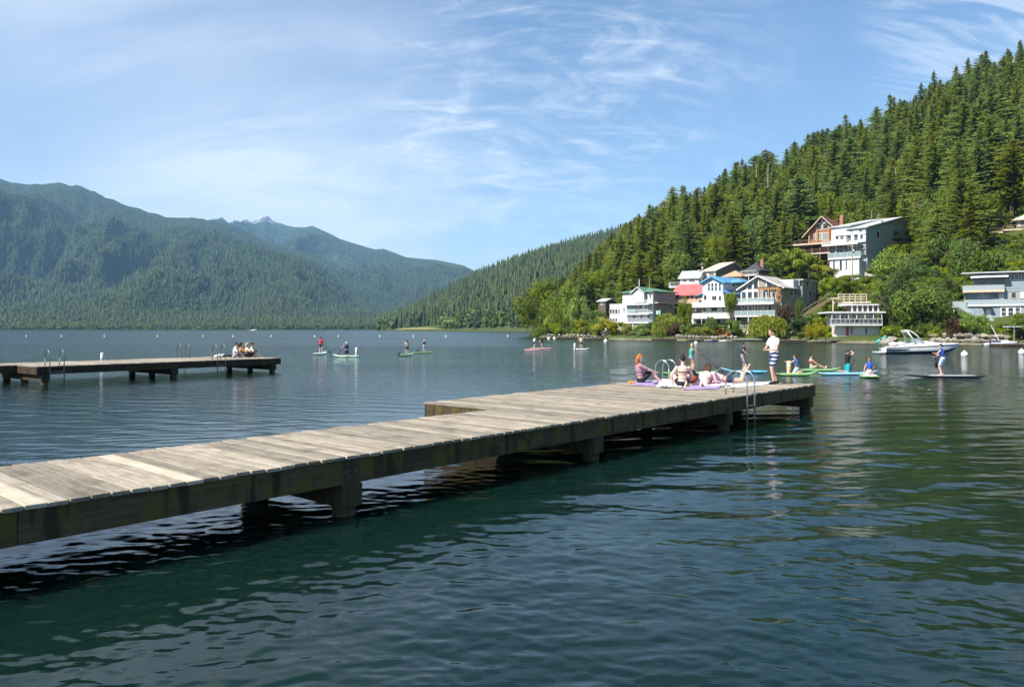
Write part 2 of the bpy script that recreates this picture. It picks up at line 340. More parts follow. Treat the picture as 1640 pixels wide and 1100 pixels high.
def mountain_mat(key, snow):
    t = Mt(key); a = t.noise(t.coord('World'), 0.0035, 7, 0.62, 0.3); b = t.noise(t.coord('World'), 0.03, 5, 0.7); c = t.noise(t.coord('World'), 0.0011, 4, 0.5)
    col = t.mix(0.45, t.ramp(a, [(0.32, (0.015, 0.034, 0.014)), (0.55, (0.026, 0.05, 0.018)), (0.75, (0.055, 0.085, 0.024))]), t.ramp(b, [(0.3, (0.012, 0.026, 0.012)), (0.7, (0.042, 0.07, 0.022))]))
    col = t.mix(t.mapr(c, 0.52, 0.68), col, (0.04, 0.068, 0.02))
    if snow:
        g = t.n.new('ShaderNodeNewGeometry'); sp = t.n.new('ShaderNodeSeparateXYZ'); t.l.new(g.outputs['Position'], sp.inputs[0])
        d = t.noise(t.coord('World', scale=(1, 1, 0.8)), 0.013, 6, 0.75)
        hi = t.mapr(t.math('ADD', sp.outputs[2], t.math('MULTIPLY', c, 250.0)), 1250, 1330)
        rock = t.math('MULTIPLY', hi, t.mapr(d, 0.38, 0.46)); sn = t.math('MULTIPLY', hi, t.mapr(d, 0.545, 0.575))
        col = t.mix(rock, col, (0.09, 0.095, 0.11)); col = t.mix(sn, col, (0.85, 0.87, 0.9))
    t.base(col).set(Roughness=0.95, Specular_IOR_Level=0.05).bump(b, 1.0, 9.0); M[key] = t.m; return t.m
mountain_mat('mountain_forest', False); mountain_mat('mountain_snow', True)
polar_mesh('mountain', np.linspace(-1400, 1100, 420), np.concatenate([np.linspace(-0.02, 0.05, 12), np.linspace(0.06, 1.3, 230)]), mountA, M['mountain_forest'])
polar_mesh('mountain', np.linspace(100, 1100, 330), np.linspace(-0.02, 1.3, 190), mountB, M['mountain_snow'])

# ------------------------------------------------------------------ water: real waves near, relief far
def make_water():
    fine = np.linspace(R(-46), R(46), 620); coarse = np.linspace(R(46), R(314), 70)[1:-1]
    th = np.concatenate([fine, coarse])
    rr = np.concatenate([np.linspace(0.4, 3.4, 14), np.geomspace(3.5, 70, 680), np.geomspace(72, 4200, 60)])
    Th, Rr = np.meshgrid(th, rr); X = Rr * np.sin(Th); Y = Rr * np.cos(Th); Z = np.zeros_like(X)
    dr = Rr * math.log(70 / 3.5) / 680
    g = np.random.default_rng(11)
    patch = 0.55 + 0.9 * fbm(X / 9 + 40, Y / 14 + 40, 3)
    shelter = 1 - 0.25 * sstep(0, 30, X)
    for k in range(64):
        lam = 0.08 * (1.35 / 0.08) ** (k / 63.0) * g.uniform(0.93, 1.07); ang = R(-97) + g.normal(0, R(34 if lam < 1.0 else 20))
        amp = 0.0021 * lam ** 0.85 * (0.5 if lam > 0.55 else (0.8 if lam > .35 else 1.1)) * g.uniform(0.6, 1.2); kx, ky = math.cos(ang) * 2 * math.pi / lam, math.sin(ang) * 2 * math.pi / lam
        wob = 1.6 * lam * (fbm(X / (3.2 * lam) + k, Y / (3.2 * lam) - k, 2) - 0.5)
        fade = 1 - sstep(0.16, 0.34, dr / lam)
        if fade.max() <= 0: continue
        Z += amp * np.sin(kx * X + ky * Y + g.uniform(0, 6.28) + wob * 2 * math.pi / lam) * fade * patch * shelter
    # long wakes rolling in from the boards on the right
    for lam, ang, a in ((1.35, -78, 0.0085), (0.95, -72, 0.005), (1.7, -100, 0.006)):
        kx, ky = math.cos(R(ang)) * 2 * math.pi / lam, math.sin(R(ang)) * 2 * math.pi / lam
        Z += a * np.sin(kx * X + ky * Y + 2.2 * fbm(X / 5, Y / 5, 2) * 2) * sstep(-2, 3, X) * (1 - sstep(30, 60, Rr)) * sstep(6, 11, Rr) * (0.3 + fbm(X / 4 + 9, Y / 4, 2))
    nc = len(th); nr = len(rr); V = np.stack([X, Y, Z], -1).reshape(-1, 3)
    i = np.arange(nr - 1)[:, None] * nc; j = np.arange(nc)[None]; j2 = (j + 1) % nc
    q = np.stack([(i + j).ravel(), (i + j2).ravel(), (i + nc + j2).ravel(), (i + nc + j).ravel()], -1)[:, ::-1]
    # close the body of water: rim, deep bottom and the small cap below the viewpoint
    no = len(V); last = (nr - 1) * nc; Vb = V[last:last + nc].copy(); Vb[:, 2] = -11.0; V = np.concatenate([V, Vb, [[0, 0, -11.0], [0, 0, 0]]]); jj = np.arange(nc); j2 = (jj + 1) % nc
    rim = np.stack([last + j2, last + jj, no + jj, no + j2], -1); tri = np.concatenate([np.stack([no + j2, no + jj, np.full(nc, no + nc)], -1), np.stack([jj, j2, np.full(nc, no + nc + 1)], -1)])
    me = bpy.data.meshes.new('lake_water'); quads = np.concatenate([q, rim]); ls = np.concatenate([np.arange(len(quads)) * 4, len(quads) * 4 + np.arange(len(tri)) * 3]).astype(np.int32)
    me.vertices.add(len(V)); me.vertices.foreach_set('co', V.astype(np.float32).ravel()); vi = np.concatenate([quads.ravel(), tri.ravel()]).astype(np.int32); me.loops.add(len(vi)); me.loops.foreach_set('vertex_index', vi)
    me.polygons.add(len(ls)); me.polygons.foreach_set('loop_start', ls); me.polygons.foreach_set('loop_total', np.concatenate([np.full(len(quads), 4), np.full(len(tri), 3)]).astype(np.int32)); me.polygons.foreach_set('use_smooth', np.ones(len(ls), bool)); me.update(calc_edges=True); me.validate(); me.materials.append(M['water']); return me
t = Mt('water')
va = t.coord('World', scale=(0.55, 1.25, 1), rot=(0, 0, R(6))); vb = t.coord('World', scale=(0.7, 1.1, 1), rot=(0, 0, R(-14)))
h1 = t.noise(va, 9.0, 3, 0.55, 0.3); h2 = t.noise(vb, 3.2, 3, 0.55, 0.4); h3 = t.noise(va, 0.55, 3, 0.5)
ln = t.n.new('ShaderNodeVectorMath'); ln.operation = 'LENGTH'; t.l.new(t.coord('World'), ln.inputs[0]); cd = ln.outputs['Value']
far = t.mapr(cd, 14, 60); vfar = t.mapr(cd, 60, 300)
calm = t.mapr(t.noise(t.coord('World', scale=(0.35, 1, 1)), 0.018, 3, 0.5), 0.36, 0.62, 0.35, 1.0)
hh = t.math('ADD', t.math('MULTIPLY', h1, t.math('ADD', 0.007, t.math('MULTIPLY', far, 0.014))), t.math('ADD', t.math('MULTIPLY', h2, t.math('MULTIPLY', far, 0.12)), t.math('MULTIPLY', h3, t.math('MULTIPLY', vfar, 0.45))))
t.base((0.0035, 0.0155, 0.0115)).set(Subsurface_Weight=1.0, Subsurface_Scale=1.0, Roughness=t.mapr(cd, 12, 170, 0.03, 0.17), IOR=1.333, Specular_IOR_Level=0.5).bump(t.math('MULTIPLY', hh, calm), 1.0, 1.0); t.b.inputs['Subsurface Radius'].default_value = (2.0, 4.0, 3.4); M['water'] = t.m
tag(link('water', make_water()), kind='structure')
tag(MB().box(-4200, 4200, -4200, 5000, -14, -12).build('lake_bed', plain('lake_bed', (0.05, 0.06, 0.03), 0.9)), kind='structure')

# ------------------------------------------------------------------ air between here and the mountains
def make_haze():
    o = MB().box(-12800, 12800, -4300, 10800, -15.5, 1500).build('haze', None); tag(o, kind='stuff')
    m = bpy.data.materials.new('haze_air'); m.use_nodes = True; m.node_tree.nodes.clear()
    v = m.node_tree.nodes.new('ShaderNodeVolumePrincipled'); v.inputs['Color'].default_value = (0.36, 0.66, 1.0, 1); v.inputs['Density'].default_value = HAZE; v.inputs['Anisotropy'].default_value = 0.0
    oo = m.node_tree.nodes.new('ShaderNodeOutputMaterial'); m.node_tree.links.new(v.outputs[0], oo.inputs['Volume']); o.data.materials.append(m)
HAZE = 7.2e-5
make_haze()

# ------------------------------------------------------------------ trees
foliage('fir', (0.10, 0.148, 0.019), (0.25, 0.325, 0.042), 0.55, 0.28, 0.25, 0.04)
foliage('far_fir', (0.024, 0.045, 0.012), (0.068, 0.105, 0.022), 0.15, 0.45, 0.1)
foliage('far_leaf', (0.07, 0.12, 0.018), (0.14, 0.20, 0.035), 0.2, 0.35, 0.1)
foliage('leaf_mid', (0.08, 0.14, 0.014), (0.20, 0.29, 0.032), 0.45, 0.2, 0.7)
foliage('leaf_bright', (0.15, 0.23, 0.014), (0.34, 0.43, 0.036), 0.5, 0.2, 0.7)
foliage('leaf_yellow', (0.24, 0.27, 0.016), (0.48, 0.48, 0.055), 0.5, 0.15, 0.7)
foliage('leaf_dark', (0.03, 0.055, 0.009), (0.085, 0.125, 0.02), 0.25, 0.2, 0.7)
foliage('leaf_red', (0.05, 0.022, 0.012), (0.13, 0.07, 0.035), 0.3, 0.15, 0.7)
foliage('willow', (0.22, 0.28, 0.018), (0.42, 0.48, 0.065), 0.5, 0.12, 0.9)
plain('bark', (0.10, 0.075, 0.055), 0.95, var=0.35, scale=2.0, bump=0.5)
plain('bark_pale', (0.22, 0.19, 0.16), 0.95, var=0.35, scale=2.0, bump=0.5)
def fir_meshes(k, H=26.0):   # k 4,5: old round-headed trees
    g = random.Random(100 + k); V = []; T = []
    R0 = g.uniform(4.2, 5.8); z = H * g.uniform(0.05, 0.28); z0 = z
    while z < H - 0.25:
        f = (z - z0) / (H - z0); r = R0 * (1 - f) ** g.uniform(0.6, 0.85) * min(1, 0.5 + f * 3) * g.uniform(.78, 1.1)
        if k >= 4: r = R0 * (max(0.02, 1 - abs(2 * f - .8) ** 2.2 * .72) ** .8) * g.uniform(.7, 1.05) if f < .9 else R0 * .45 * (1.02 - f) / .12
        n = 7 if f < 0.75 else 5
        for b in range(n):
            a = g.uniform(0, 6.283); rb = max(0.35, r * g.uniform(0.4, 1.15)); droop = g.uniform(0.1, 0.45) * (1 - 0.6 * f); ca, sa = math.cos(a), math.sin(a)
            m = max(2, int(rb / 0.30))
            for i in range(m):
                u = (i + g.uniform(0.3, 1.0)) / m; x = rb * u; zz_ = z - droop * rb * u ** 1.3 + 0.12 * rb * u ** 3
                w = g.uniform(0.3, 0.62) * (1.05 - 0.55 * u) * (0.6 + 0.4 * (1 - f)); l = g.uniform(0.38, 0.75)
                for s in (-1, 1):
                    o = len(V); tw = g.uniform(-0.25, 0.12)
                    px_, py_ = ca * x, sa * x; nx, ny = -sa * s, ca * s
                    V.append((px_ - ca * l * 0.3, py_ - sa * l * 0.3, zz_ + 0.08)); V.append((px_ + ca * l * 0.75, py_ + sa * l * 0.75, zz_ - 0.18 * l))
                    V.append((px_ + ca * l * 0.25 + nx * w, py_ + sa * l * 0.25 + ny * w, zz_ + tw - 0.22)); T.append((o, o + 1, o + 2))
        z += g.uniform(0.3, 0.62) * (1.0 - 0.35 * f)
    for i in range(10):                                  # leader
        a = g.uniform(0, 6.283); o = len(V); V += [(0, 0, H + 0.7), (math.cos(a) * 0.3, math.sin(a) * 0.3, H - 0.7), (math.cos(a + 1) * 0.3, math.sin(a + 1) * 0.3, H - 0.8)]; T.append((o, o + 1, o + 2))
    crown = mesh_np('crown', V, T, M['fir'])
    tr = MB().tube([(0, 0, -2), (0.1, 0, H * 0.3), (0, 0.08, H * 0.7), (0, 0, H)], [0.42, 0.34, 0.18, 0.03], 7).mesh('trunk', M['bark'])
    return crown, tr
FIR = [fir_meshes(k) for k in range(6)]
def low_fir(k, mat):
    g = random.Random(300 + k); V = []; T = []; H = 26.0; L = 9; nseg = 9
    for j in range(L):
        f = j / L; zb = H * (0.08 + 0.86 * f); rb = 4.0 * (1 - f) ** 0.75 + 0.35; zt = zb + H * 0.19; o = len(V); V.append((g.uniform(-.2, .2), g.uniform(-.2, .2), min(zt, H + 0.5)))
        ph = g.uniform(0, 6.28)
        for i in range(nseg):
            a = ph + 6.283 * i / nseg; q = rb * g.uniform(0.55, 1.2); V.append((math.cos(a) * q, math.sin(a) * q, zb - q * 0.3 * g.uniform(0.4, 1.4)))
        for i in range(nseg): T.append((o, o + 1 + i, o + 1 + (i + 1) % nseg))
    return mesh_np('low_fir', V, T, M[mat])
def leaf_mesh(name, mat, seed, n, size, clumps=14, flat=1.0, spread=1.0, hollow=0.55):
    # unit crown (radius 1, centre 0) of leaf-sized faces gathered in clumps
    g = np.random.default_rng(seed); c = g.normal(size=(clumps, 3)); c /= np.linalg.norm(c, axis=1)[:, None]; c *= g.uniform(0.35, 0.8, (clumps, 1)); rad = g.uniform(0.26, 0.46, clumps)
    which = g.integers(0, clumps, n); d = g.normal(size=(n, 3)); d /= np.linalg.norm(d, axis=1)[:, None]
    p = c[which] + d * (rad[which] * g.uniform(hollow, 1.0, n))[:, None]; p[:, 2] *= flat
    u = g.normal(size=(n, 3)); u -= d * (u * d).sum(1)[:, None] * 0.6; u /= np.linalg.norm(u, axis=1)[:, None]; w = np.cross(u, d + 0.35 * g.normal(size=(n, 3))); w /= np.linalg.norm(w, axis=1)[:, None]
    s = (size * g.uniform(0.6, 1.4, n))[:, None]
    V = np.stack([p - u * s, p + w * s * 0.55, p + u * s, p - w * s * 0.55], 1).reshape(-1, 3)
    return mesh_np(name, V, np.arange(n * 4).reshape(-1, 4), M[mat])
def copymat(me, mat): m = me.copy(); m.materials.clear(); m.materials.append(M[mat]); return m
TREE_L = [leaf_mesh('crown', 'leaf_mid', 40 + k, 4200, 0.055, 26) for k in range(3)]
BUSH_L = [leaf_mesh('foliage', 'leaf_mid', 60 + k, 1700, 0.085, 14, 0.9) for k in range(3)]
LEAF = {}
for m_ in ('leaf_mid', 'leaf_bright', 'leaf_yellow', 'leaf_dark', 'leaf_red'):
    LEAF[m_] = ([copymat(x, m_) for x in TREE_L], [copymat(x, m_) for x in BUSH_L])
WT = MB().tube([(0, 0, -0.6), (0.03, 0, 0.25), (0, 0.02, 0.55), (0, 0, 0.9)], [0.045, 0.036, 0.026, 0.01], 7)
for a_ in range(6):
    ca, sa = math.cos(a_ * 1.1), math.sin(a_ * 1.1); WT.tube([(0, 0, 0.3 + 0.05 * a_), (ca * 0.25, sa * 0.25, 0.55 + 0.05 * a_), (ca * 0.42, sa * 0.42, 0.72 + .03 * a_)], [0.018, 0.012, 0.004], 5)
TRUNK = WT.mesh('trunk', M['bark'])
SM = MB()
for a_ in range(7):
    ca, sa = math.cos(a_ * 0.9), math.sin(a_ * 0.9); SM.tube([(ca * .08, sa * .08, -0.3), (ca * 0.2, sa * 0.2, 0.35), (ca * 0.4, sa * 0.4, 0.75)], [0.03, 0.02, 0.008], 5)
STEMS = SM.mesh('stem', M['bark'])
def willow_mesh(seed):
    g = random.Random(seed); V = []; Q = []
    for k in range(330):
        a = g.uniform(0, 6.283); r = math.sqrt(g.random()) * 0.95; zt = 0.95 * math.sqrt(max(0.02, 1 - r * r)) + g.uniform(-.08, .05); zb = max(-0.35 - 0.4 * r + g.uniform(-.1, .5), -0.85); n = max(3, int((zt - zb) / 0.11)); dx = g.uniform(.0, .16)
        for i in range(n):
            u = i / n; rr_ = r + dx * math.sin(u * 2); x = math.cos(a) * rr_ + g.uniform(-.02, .02); y = math.sin(a) * rr_ + g.uniform(-.02, .02); z = zt + (zb - zt) * u; b = g.uniform(0, 3.14); w = g.uniform(0.025, 0.045); h = g.uniform(.07, .12); o = len(V)
            cx_, sy_ = math.cos(b) * w, math.sin(b) * w; V += [(x, y, z + h), (x + cx_, y + sy_, z), (x, y, z - h), (x - cx_, y - sy_, z)]; Q.append((o, o + 1, o + 2, o + 3))
    return mesh_np('crown', V, Q, M['willow'])
WILLOW = [willow_mesh(5), willow_mesh(6)]

def scatter(name, pts, scl, rot, idx, variants):         # one mass of far trees
    me = bpy.data.meshes.new(name); me.vertices.add(len(pts)); me.vertices.foreach_set('co', np.asarray(pts, np.float32).ravel())
    for nm, ty, dat in (('scl', 'FLOAT_VECTOR', np.asarray(scl, np.float32)), ('rot', 'FLOAT_VECTOR', np.asarray(rot, np.float32)), ('idx', 'INT', np.asarray(idx, np.int32))):
        at_ = me.attributes.new(nm, ty, 'POINT'); at_.data.foreach_set('vector' if ty == 'FLOAT_VECTOR' else 'value', dat.ravel())
    o = tag(link(name, me), kind='stuff'); ng = bpy.data.node_groups.new(name, 'GeometryNodeTree')
    ng.interface.new_socket('Geometry', in_out='INPUT', socket_type='NodeSocketGeometry'); ng.interface.new_socket('Geometry', in_out='OUTPUT', socket_type='NodeSocketGeometry')
    nd = ng.nodes; gi = nd.new('NodeGroupInput'); go = nd.new('NodeGroupOutput'); ip = nd.new('GeometryNodeInstanceOnPoints'); j = nd.new('GeometryNodeJoinGeometry')
    for v in reversed(variants):
        oi = nd.new('GeometryNodeObjectInfo'); oi.inputs['Object'].default_value = v; oi.inputs['As Instance'].default_value = True; ng.links.new(oi.outputs['Geometry'], j.inputs[0])
    def attr(nm, ty):
        a = nd.new('GeometryNodeInputNamedAttribute'); a.data_type = ty; a.inputs['Name'].default_value = nm; return a.outputs[0]
    ip.inputs['Pick Instance'].default_value = True
    ng.links.new(gi.outputs[0], ip.inputs['Points']); ng.links.new(j.outputs[0], ip.inputs['Instance']); ng.links.new(attr('idx', 'INT'), ip.inputs['Instance Index'])
    ng.links.new(attr('rot', 'FLOAT_VECTOR'), ip.inputs['Rotation']); ng.links.new(attr('scl', 'FLOAT_VECTOR'), ip.inputs['Scale']); ng.links.new(ip.outputs[0], go.inputs[0])
    md = o.modifiers.new('scatter', 'NODES'); md.node_group = ng; return o
def proto(me): return bpy.data.objects.new('prototype', me)     # never linked: only its mesh is used
LOW = [proto(low_fir(k, 'far_fir')) for k in range(4)]
LOWL = [proto(leaf_mesh('far_crown', 'far_leaf', 90 + k, 260, 0.24, 9)) for k in range(2)]
FIRP = [proto(c) for c, _ in FIR]
BUSHP = [proto(LEAF[m_][1][k]) for k, m_ in enumerate(('leaf_mid', 'leaf_mid', 'leaf_bright'))] if False else [proto(LEAF['leaf_mid'][1][0]), proto(LEAF['leaf_bright'][1][1]), proto(LEAF['leaf_dark'][1][2])]

def rot_z(n): return np.stack([rng.normal(0, .045, n), rng.normal(0, .045, n), rng.uniform(0, 6.283, n)], -1)
# wooded spur
n = 9000; P = rng.uniform(606, 1120, n); T = 0.012 + 1.02 * rng.random(n) ** 1.25; D, Z = hill2(P, T); k = Z > 1.2
meadow = (P > 632) & (P < 708) & (T < 0.045); k &= ~meadow; P, D, Z, T = P[k], D[k], Z[k], T[k]; n = len(P)
leafy = (T < 0.05) & (rng.random(n) < 0.65) | (rng.random(n) < 0.05)
s = rng.uniform(0.55, 1.05, n); scl = np.stack([s, s, s], -1); idx = rng.integers(0, 4, n)
Zp = Z - 0.8; sl_ = rng.uniform(5, 8.5, n); scl[leafy] = np.stack([sl_, sl_, sl_ * 1.25], -1)[leafy]; idx[leafy] = 4 + rng.integers(0, 2, leafy.sum()); Zp[leafy] += sl_[leafy]
tag(scatter('far_woodland', np.stack([(P - CX) / F * D, D, Zp], -1), scl, rot_z(n), idx, LOW + LOWL), 'dense conifer wood covering the low spur across the bay', 'woodland')
# slopes of the big mountain
n = 90000; P = rng.uniform(-420, 900, n); T = 0.004 + 0.97 * rng.random(n) ** 1.7; D, Z = mountA(P, T); k = Z > 2; P, D, Z, T = P[k], D[k], Z[k], T[k]; n = len(P)
leafy = rng.random(n) < np.where(fbm((P - CX) / F * D / 400, D / 400, 3) > 0.45, 0.85, 0.3) * (T < 0.22)
s = rng.uniform(0.45, 0.95, n) * (0.6 + 0.4 * sstep(0.0, 0.06, T)); scl = np.stack([s * 1.5, s * 1.5, s], -1); idx = rng.integers(0, 4, n); Zp = Z - 2
sl_ = rng.uniform(4, 7.5, n); scl[leafy] = np.stack([sl_ * 1.3, sl_ * 1.3, sl_], -1)[leafy]; idx[leafy] = 4 + rng.integers(0, 2, leafy.sum()); Zp[leafy] += 0.6 * sl_[leafy]
tag(scatter('mountain_woodland', np.stack([(P - CX) / F * D, D, Zp], -1), scl, rot_z(n), idx, LOW + LOWL), 'forest covering the long mountain across the lake', 'woodland')

n = 30000; P = rng.uniform(200, 830, n); T = 0.1 + 0.85 * rng.random(n); D, Z = mountB(P, T); k = (Z > 5) & (Z < 1080); P, D, Z = P[k], D[k], Z[k]; n = len(P); s = rng.uniform(0.6, 1.1, n)
tag(scatter('distant_woodland', np.stack([(P - CX) / F * D, D, Z - 3], -1), np.stack([s * 1.9, s * 1.9, s], -1), rot_z(n), rng.integers(0, 4, n), LOW), 'forest on the snow-tipped mountain at the head of the lake', 'woodland')
# ------------------------------------------------------------------ docks
def wood(key, cols, along='y', moss=0.0, rnd=0.25, rough=0.85):
    t = Mt(key); sc = {'y': (14, 0.8, 14), 'x': (0.8, 14, 14), 'z': (14, 14, 0.8)}[along]
    r = t.rand(); off = t.n.new('ShaderNodeCombineXYZ'); 
    for i in range(3): t.l.new(t.math('MULTIPLY', r, 37.0 + 11 * i), off.inputs[i])
    add = t.n.new('ShaderNodeVectorMath'); add.operation = 'ADD'; t.l.new(t.coord(), add.inputs[0]); t.l.new(off.outputs[0], add.inputs[1])
    mp = t.n.new('ShaderNodeMapping'); mp.inputs['Scale'].default_value = sc; t.l.new(add.outputs[0], mp.inputs[0])
    g = t.noise(mp.outputs[0], 1.6, 6, 0.65, 0.6); b = t.noise(add.outputs[0], 2.2, 4, 0.6); wv = t.noise(add.outputs[0], 9.0, 4, 0.7)
    c = t.ramp(g, [(0.25, cols[0]), (0.5, cols[1]), (0.75, cols[2])])
    c = t.mix(t.mapr(b, 0.45, 0.7, 0, 0.65), c, cols[0]); c = t.mix(t.mapr(wv, 0.62, 0.72, 0, 0.5), c, tuple(x * 0.45 for x in cols[0]))
    c = t.hsv(c, val=t.mapr(t.math('FRACT', t.math('MULTIPLY', r, 5.7)), 0, 1, 1 - rnd, 1 + rnd * 0.7, False))
    if moss:
        m1 = t.noise(t.coord(scale=(2.2, 2.2, 1.0)), 1.4, 5, 0.65); m2 = t.noise(t.coord(scale=(5, 5, 0.7)), 1.0, 4, 0.6)
        c = t.mix(t.math('MULTIPLY', t.mapr(m1, 0.44, 0.62), moss), c, (0.10, 0.088, 0.018)); c = t.mix(t.mapr(m2, 0.52, 0.66, 0, 0.8), c, (0.022, 0.018, 0.013))
    t.base(c).set(Roughness=rough, Specular_IOR_Level=0.25); t.bump(g, 0.5, 0.006); M[key] = t.m
wood('deck_plank', [(0.15, 0.122, 0.092), (0.32, 0.272, 0.205), (0.45, 0.395, 0.315)], rnd=0.34)
wood('new_plank', [(0.46, 0.39, 0.28), (0.57, 0.50, 0.37), (0.64, 0.57, 0.45)])
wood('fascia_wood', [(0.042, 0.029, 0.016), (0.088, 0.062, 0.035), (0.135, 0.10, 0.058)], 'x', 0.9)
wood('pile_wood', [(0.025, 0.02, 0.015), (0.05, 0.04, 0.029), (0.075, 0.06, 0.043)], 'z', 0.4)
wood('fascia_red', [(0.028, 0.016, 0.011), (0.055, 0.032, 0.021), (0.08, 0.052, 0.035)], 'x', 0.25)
wood('float_wood', [(0.10, 0.08, 0.06), (0.22, 0.19, 0.15), (0.33, 0.29, 0.24)], 'x')
plain('steel', (0.50, 0.51, 0.50), 0.28, 0.9, 0.08); plain('steel_dark', (0.16, 0.19, 0.19), 0.4, 0.8, 0.1); plain('bolt', (0.12, 0.11, 0.10), 0.5, 0.7)
DZ = 0.83
def plank_mesh(L, mat, w=0.184, seed=0):
    b = MB(); b.bev(-w / 2, w / 2, 0, L, -0.045, 0, 0.006); nf = len(b.f)
    for y in np.linspace(0.08, L - 0.08, 4 if L < 3 else 6):      # nail heads
        for x in (-w * .3, w * .3): b.add([(x + .009 * math.cos(a), y + .009 * math.sin(a), .0012) for a in np.linspace(0, 5.236, 6)], [(0, 1, 2, 3, 4, 5)])
    me = b.mesh('plank', M[mat]); me.materials.append(M['bolt'])
    for i, p_ in enumerate(me.polygons): p_.material_index = 1 if i >= nf else 0
    return me
def make_dock(name, label, origin, ang, s0, s1, walk, plat, walk_s, fas, caps, ladders, newp=(), pitch=0.2):
    root = empty(name, (origin[0], origin[1], 0), ang); tag(root, label, 'dock')
    wl_, pl_ = walk[1] - walk[0], plat[1] - plat[0]
    mw = [plank_mesh(wl_ + 0.07, 'deck_plank')]; mp_ = [plank_mesh(pl_ + 0.07, 'deck_plank')]; mn = plank_mesh(wl_ + 0.07, 'new_plank', 0.20)
    n = int(round((s1 - s0) / pitch)); g = random.Random(5)
    for i in range(n):
        s = s0 + (i + 0.5) * pitch; isw = s < walk_s
        me = mn if any(abs(s - q) < pitch / 2 for q in newp) else (mw[0] if isw else mp_[0])
        o = link('plank', me, root, (s, (walk if isw else plat)[0] - 0.035 + g.uniform(-0.014, 0.014), DZ + g.uniform(-0.005, 0.006)), (g.uniform(-.0015, .0015), g.uniform(-.022, .022), g.uniform(-.0025, .0025)))
        o.scale = (g.uniform(0.95, 1.0), 1 + g.uniform(-.006, .008), 1)
    zt, zb = DZ - 0.048, DZ - 0.048 - 0.335
    def rail(x0, x1, y, th=0.08, nm='fascia_board'):
        L = 4.9; k = max(1, int(math.ceil((x1 - x0) / L))); 
        for i in range(k):
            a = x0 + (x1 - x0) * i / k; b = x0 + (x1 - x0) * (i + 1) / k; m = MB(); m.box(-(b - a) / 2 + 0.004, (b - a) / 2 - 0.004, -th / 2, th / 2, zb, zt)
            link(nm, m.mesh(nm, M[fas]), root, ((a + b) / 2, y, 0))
    lo, hi = min(walk[0], plat[0]), max(walk[1], plat[1])
    if walk[0] == plat[0]: rail(s0, s1, plat[0] + 0.04)
    else: rail(s0, walk_s, walk[0] + 0.04); rail(walk_s, s1, plat[0] + 0.04)
    if walk[1] == plat[1]: rail(s0, s1, plat[1] - 0.04)
    else: rail(s0, walk_s, walk[1] - 0.04); rail(walk_s, s1, plat[1] - 0.04)
    ea, eb = plat
    for x, y0, y1 in ((s1 - 0.04, ea + 0.085, eb - 0.085),) + (((walk_s + 0.04, walk[1] + 0.003, eb - 0.085),) if walk[1] < eb else ((walk_s + 0.04, ea + 0.085, walk[0] - 0.003),)):
        MB().box(x - 0.04, x + 0.04, y0, y1, zb, zt - 0.003).build('fascia_board', M[fas], root)
    for y in np.linspace(ea + 0.9, eb - 0.9, 3): MB().box(walk_s + 0.1, s1 - 0.1, y - 0.05, y + 0.05, zb + 0.03, zt - 0.004).build('joist', M['pile_wood'], root)
    for y in np.linspace(walk[0] + 0.7, walk[1] - 0.7, 2): MB().box(s0, walk_s - 0.02, y - 0.05, y + 0.05, zb + 0.03, zt - 0.004).build('joist', M['pile_wood'], root)
    pile = MB().tube([(0, 0, -4.0), (0, 0, -0.2), (0, 0, zb - 0.25)], [0.17, 0.165, 0.16], 12).mesh('pile', M['pile_wood'], True)
    for c in caps:
        y0, y1 = (walk if c < walk_s else plat)
        MB().bev(c - 0.17, c + 0.17, y0 - 0.03, y1 + 0.03, zb - 0.31, zb - 0.004, 0.012).build('cap_beam', M['pile_wood'], root)
        for y in ([y0 + 0.16, y1 - 0.16] + ([(y0 + y1) / 2] if y1 - y0 > 3.5 else [])): link('pile', pile, root, (c, y, 0))
        for dx in (-0.09, 0.09): MB().tube([(c + dx, y0 - 0.012, zt - 0.17), (c + dx, y0 + 0.03, zt - 0.17)], 0.022, 8).build('bolt', M['bolt'], root)
    for (x, w, y, sgn, h, inb, mat) in ladders:      # hoop ladders over the edge
        lad = empty('ladder', (0, 0, 0)); lad.parent = root
        for xx in (x, x + w):
            pts = [(xx, y + sgn * inb, DZ), (xx, y + sgn * inb, DZ + h * 0.55)]
            for q in range(0, 11):
                a = math.pi * q / 10; pts.append((xx, y + sgn * (inb - 0.11) / 2 + sgn * (inb + 0.11) / 2 * math.cos(a), DZ + h * 0.55 + h * 0.45 * math.sin(a)))
            pts += [(xx, y - sgn * 0.11, DZ), (xx, y - sgn * 0.11, -0.75)]
            MB().tube(pts, 0.022, 8).build('rail', M[mat], lad, True)
        for z in (0.55, 0.22, -0.1, -0.45): MB().box(x, x + w, y - sgn * 0.11 - 0.035, y - sgn * 0.11 + 0.035, z - 0.015, z + 0.015).build('rung', M[mat], lad)
    return root
dA = math.atan2(0.7524, 0.6587); O1 = Vector((-4.9, 7.22)); dv = Vector((0.6587, 0.7524)); nv_ = Vector((-0.7524, 0.6587))
def dk(s, t, z=DZ): p = O1 + dv * s + nv_ * t; return Vector((p.x, p.y, z))
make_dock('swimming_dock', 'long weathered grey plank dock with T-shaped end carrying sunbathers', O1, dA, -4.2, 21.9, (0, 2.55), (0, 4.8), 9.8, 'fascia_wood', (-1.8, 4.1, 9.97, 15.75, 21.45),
          [(16.6, 0.46, 0.0, 1, 0.62, 0.48, 'steel'), (20.5, 0.5, 4.8, -1, 0.66, 0.42, 'steel')], newp=(0.3, 1.9))
O2 = Vector((-21.9, 34.8)); dA2 = R(52.5)
dv2 = Vector((math.cos(dA2), math.sin(dA2))); nv2 = Vector((-dv2.y, dv2.x))
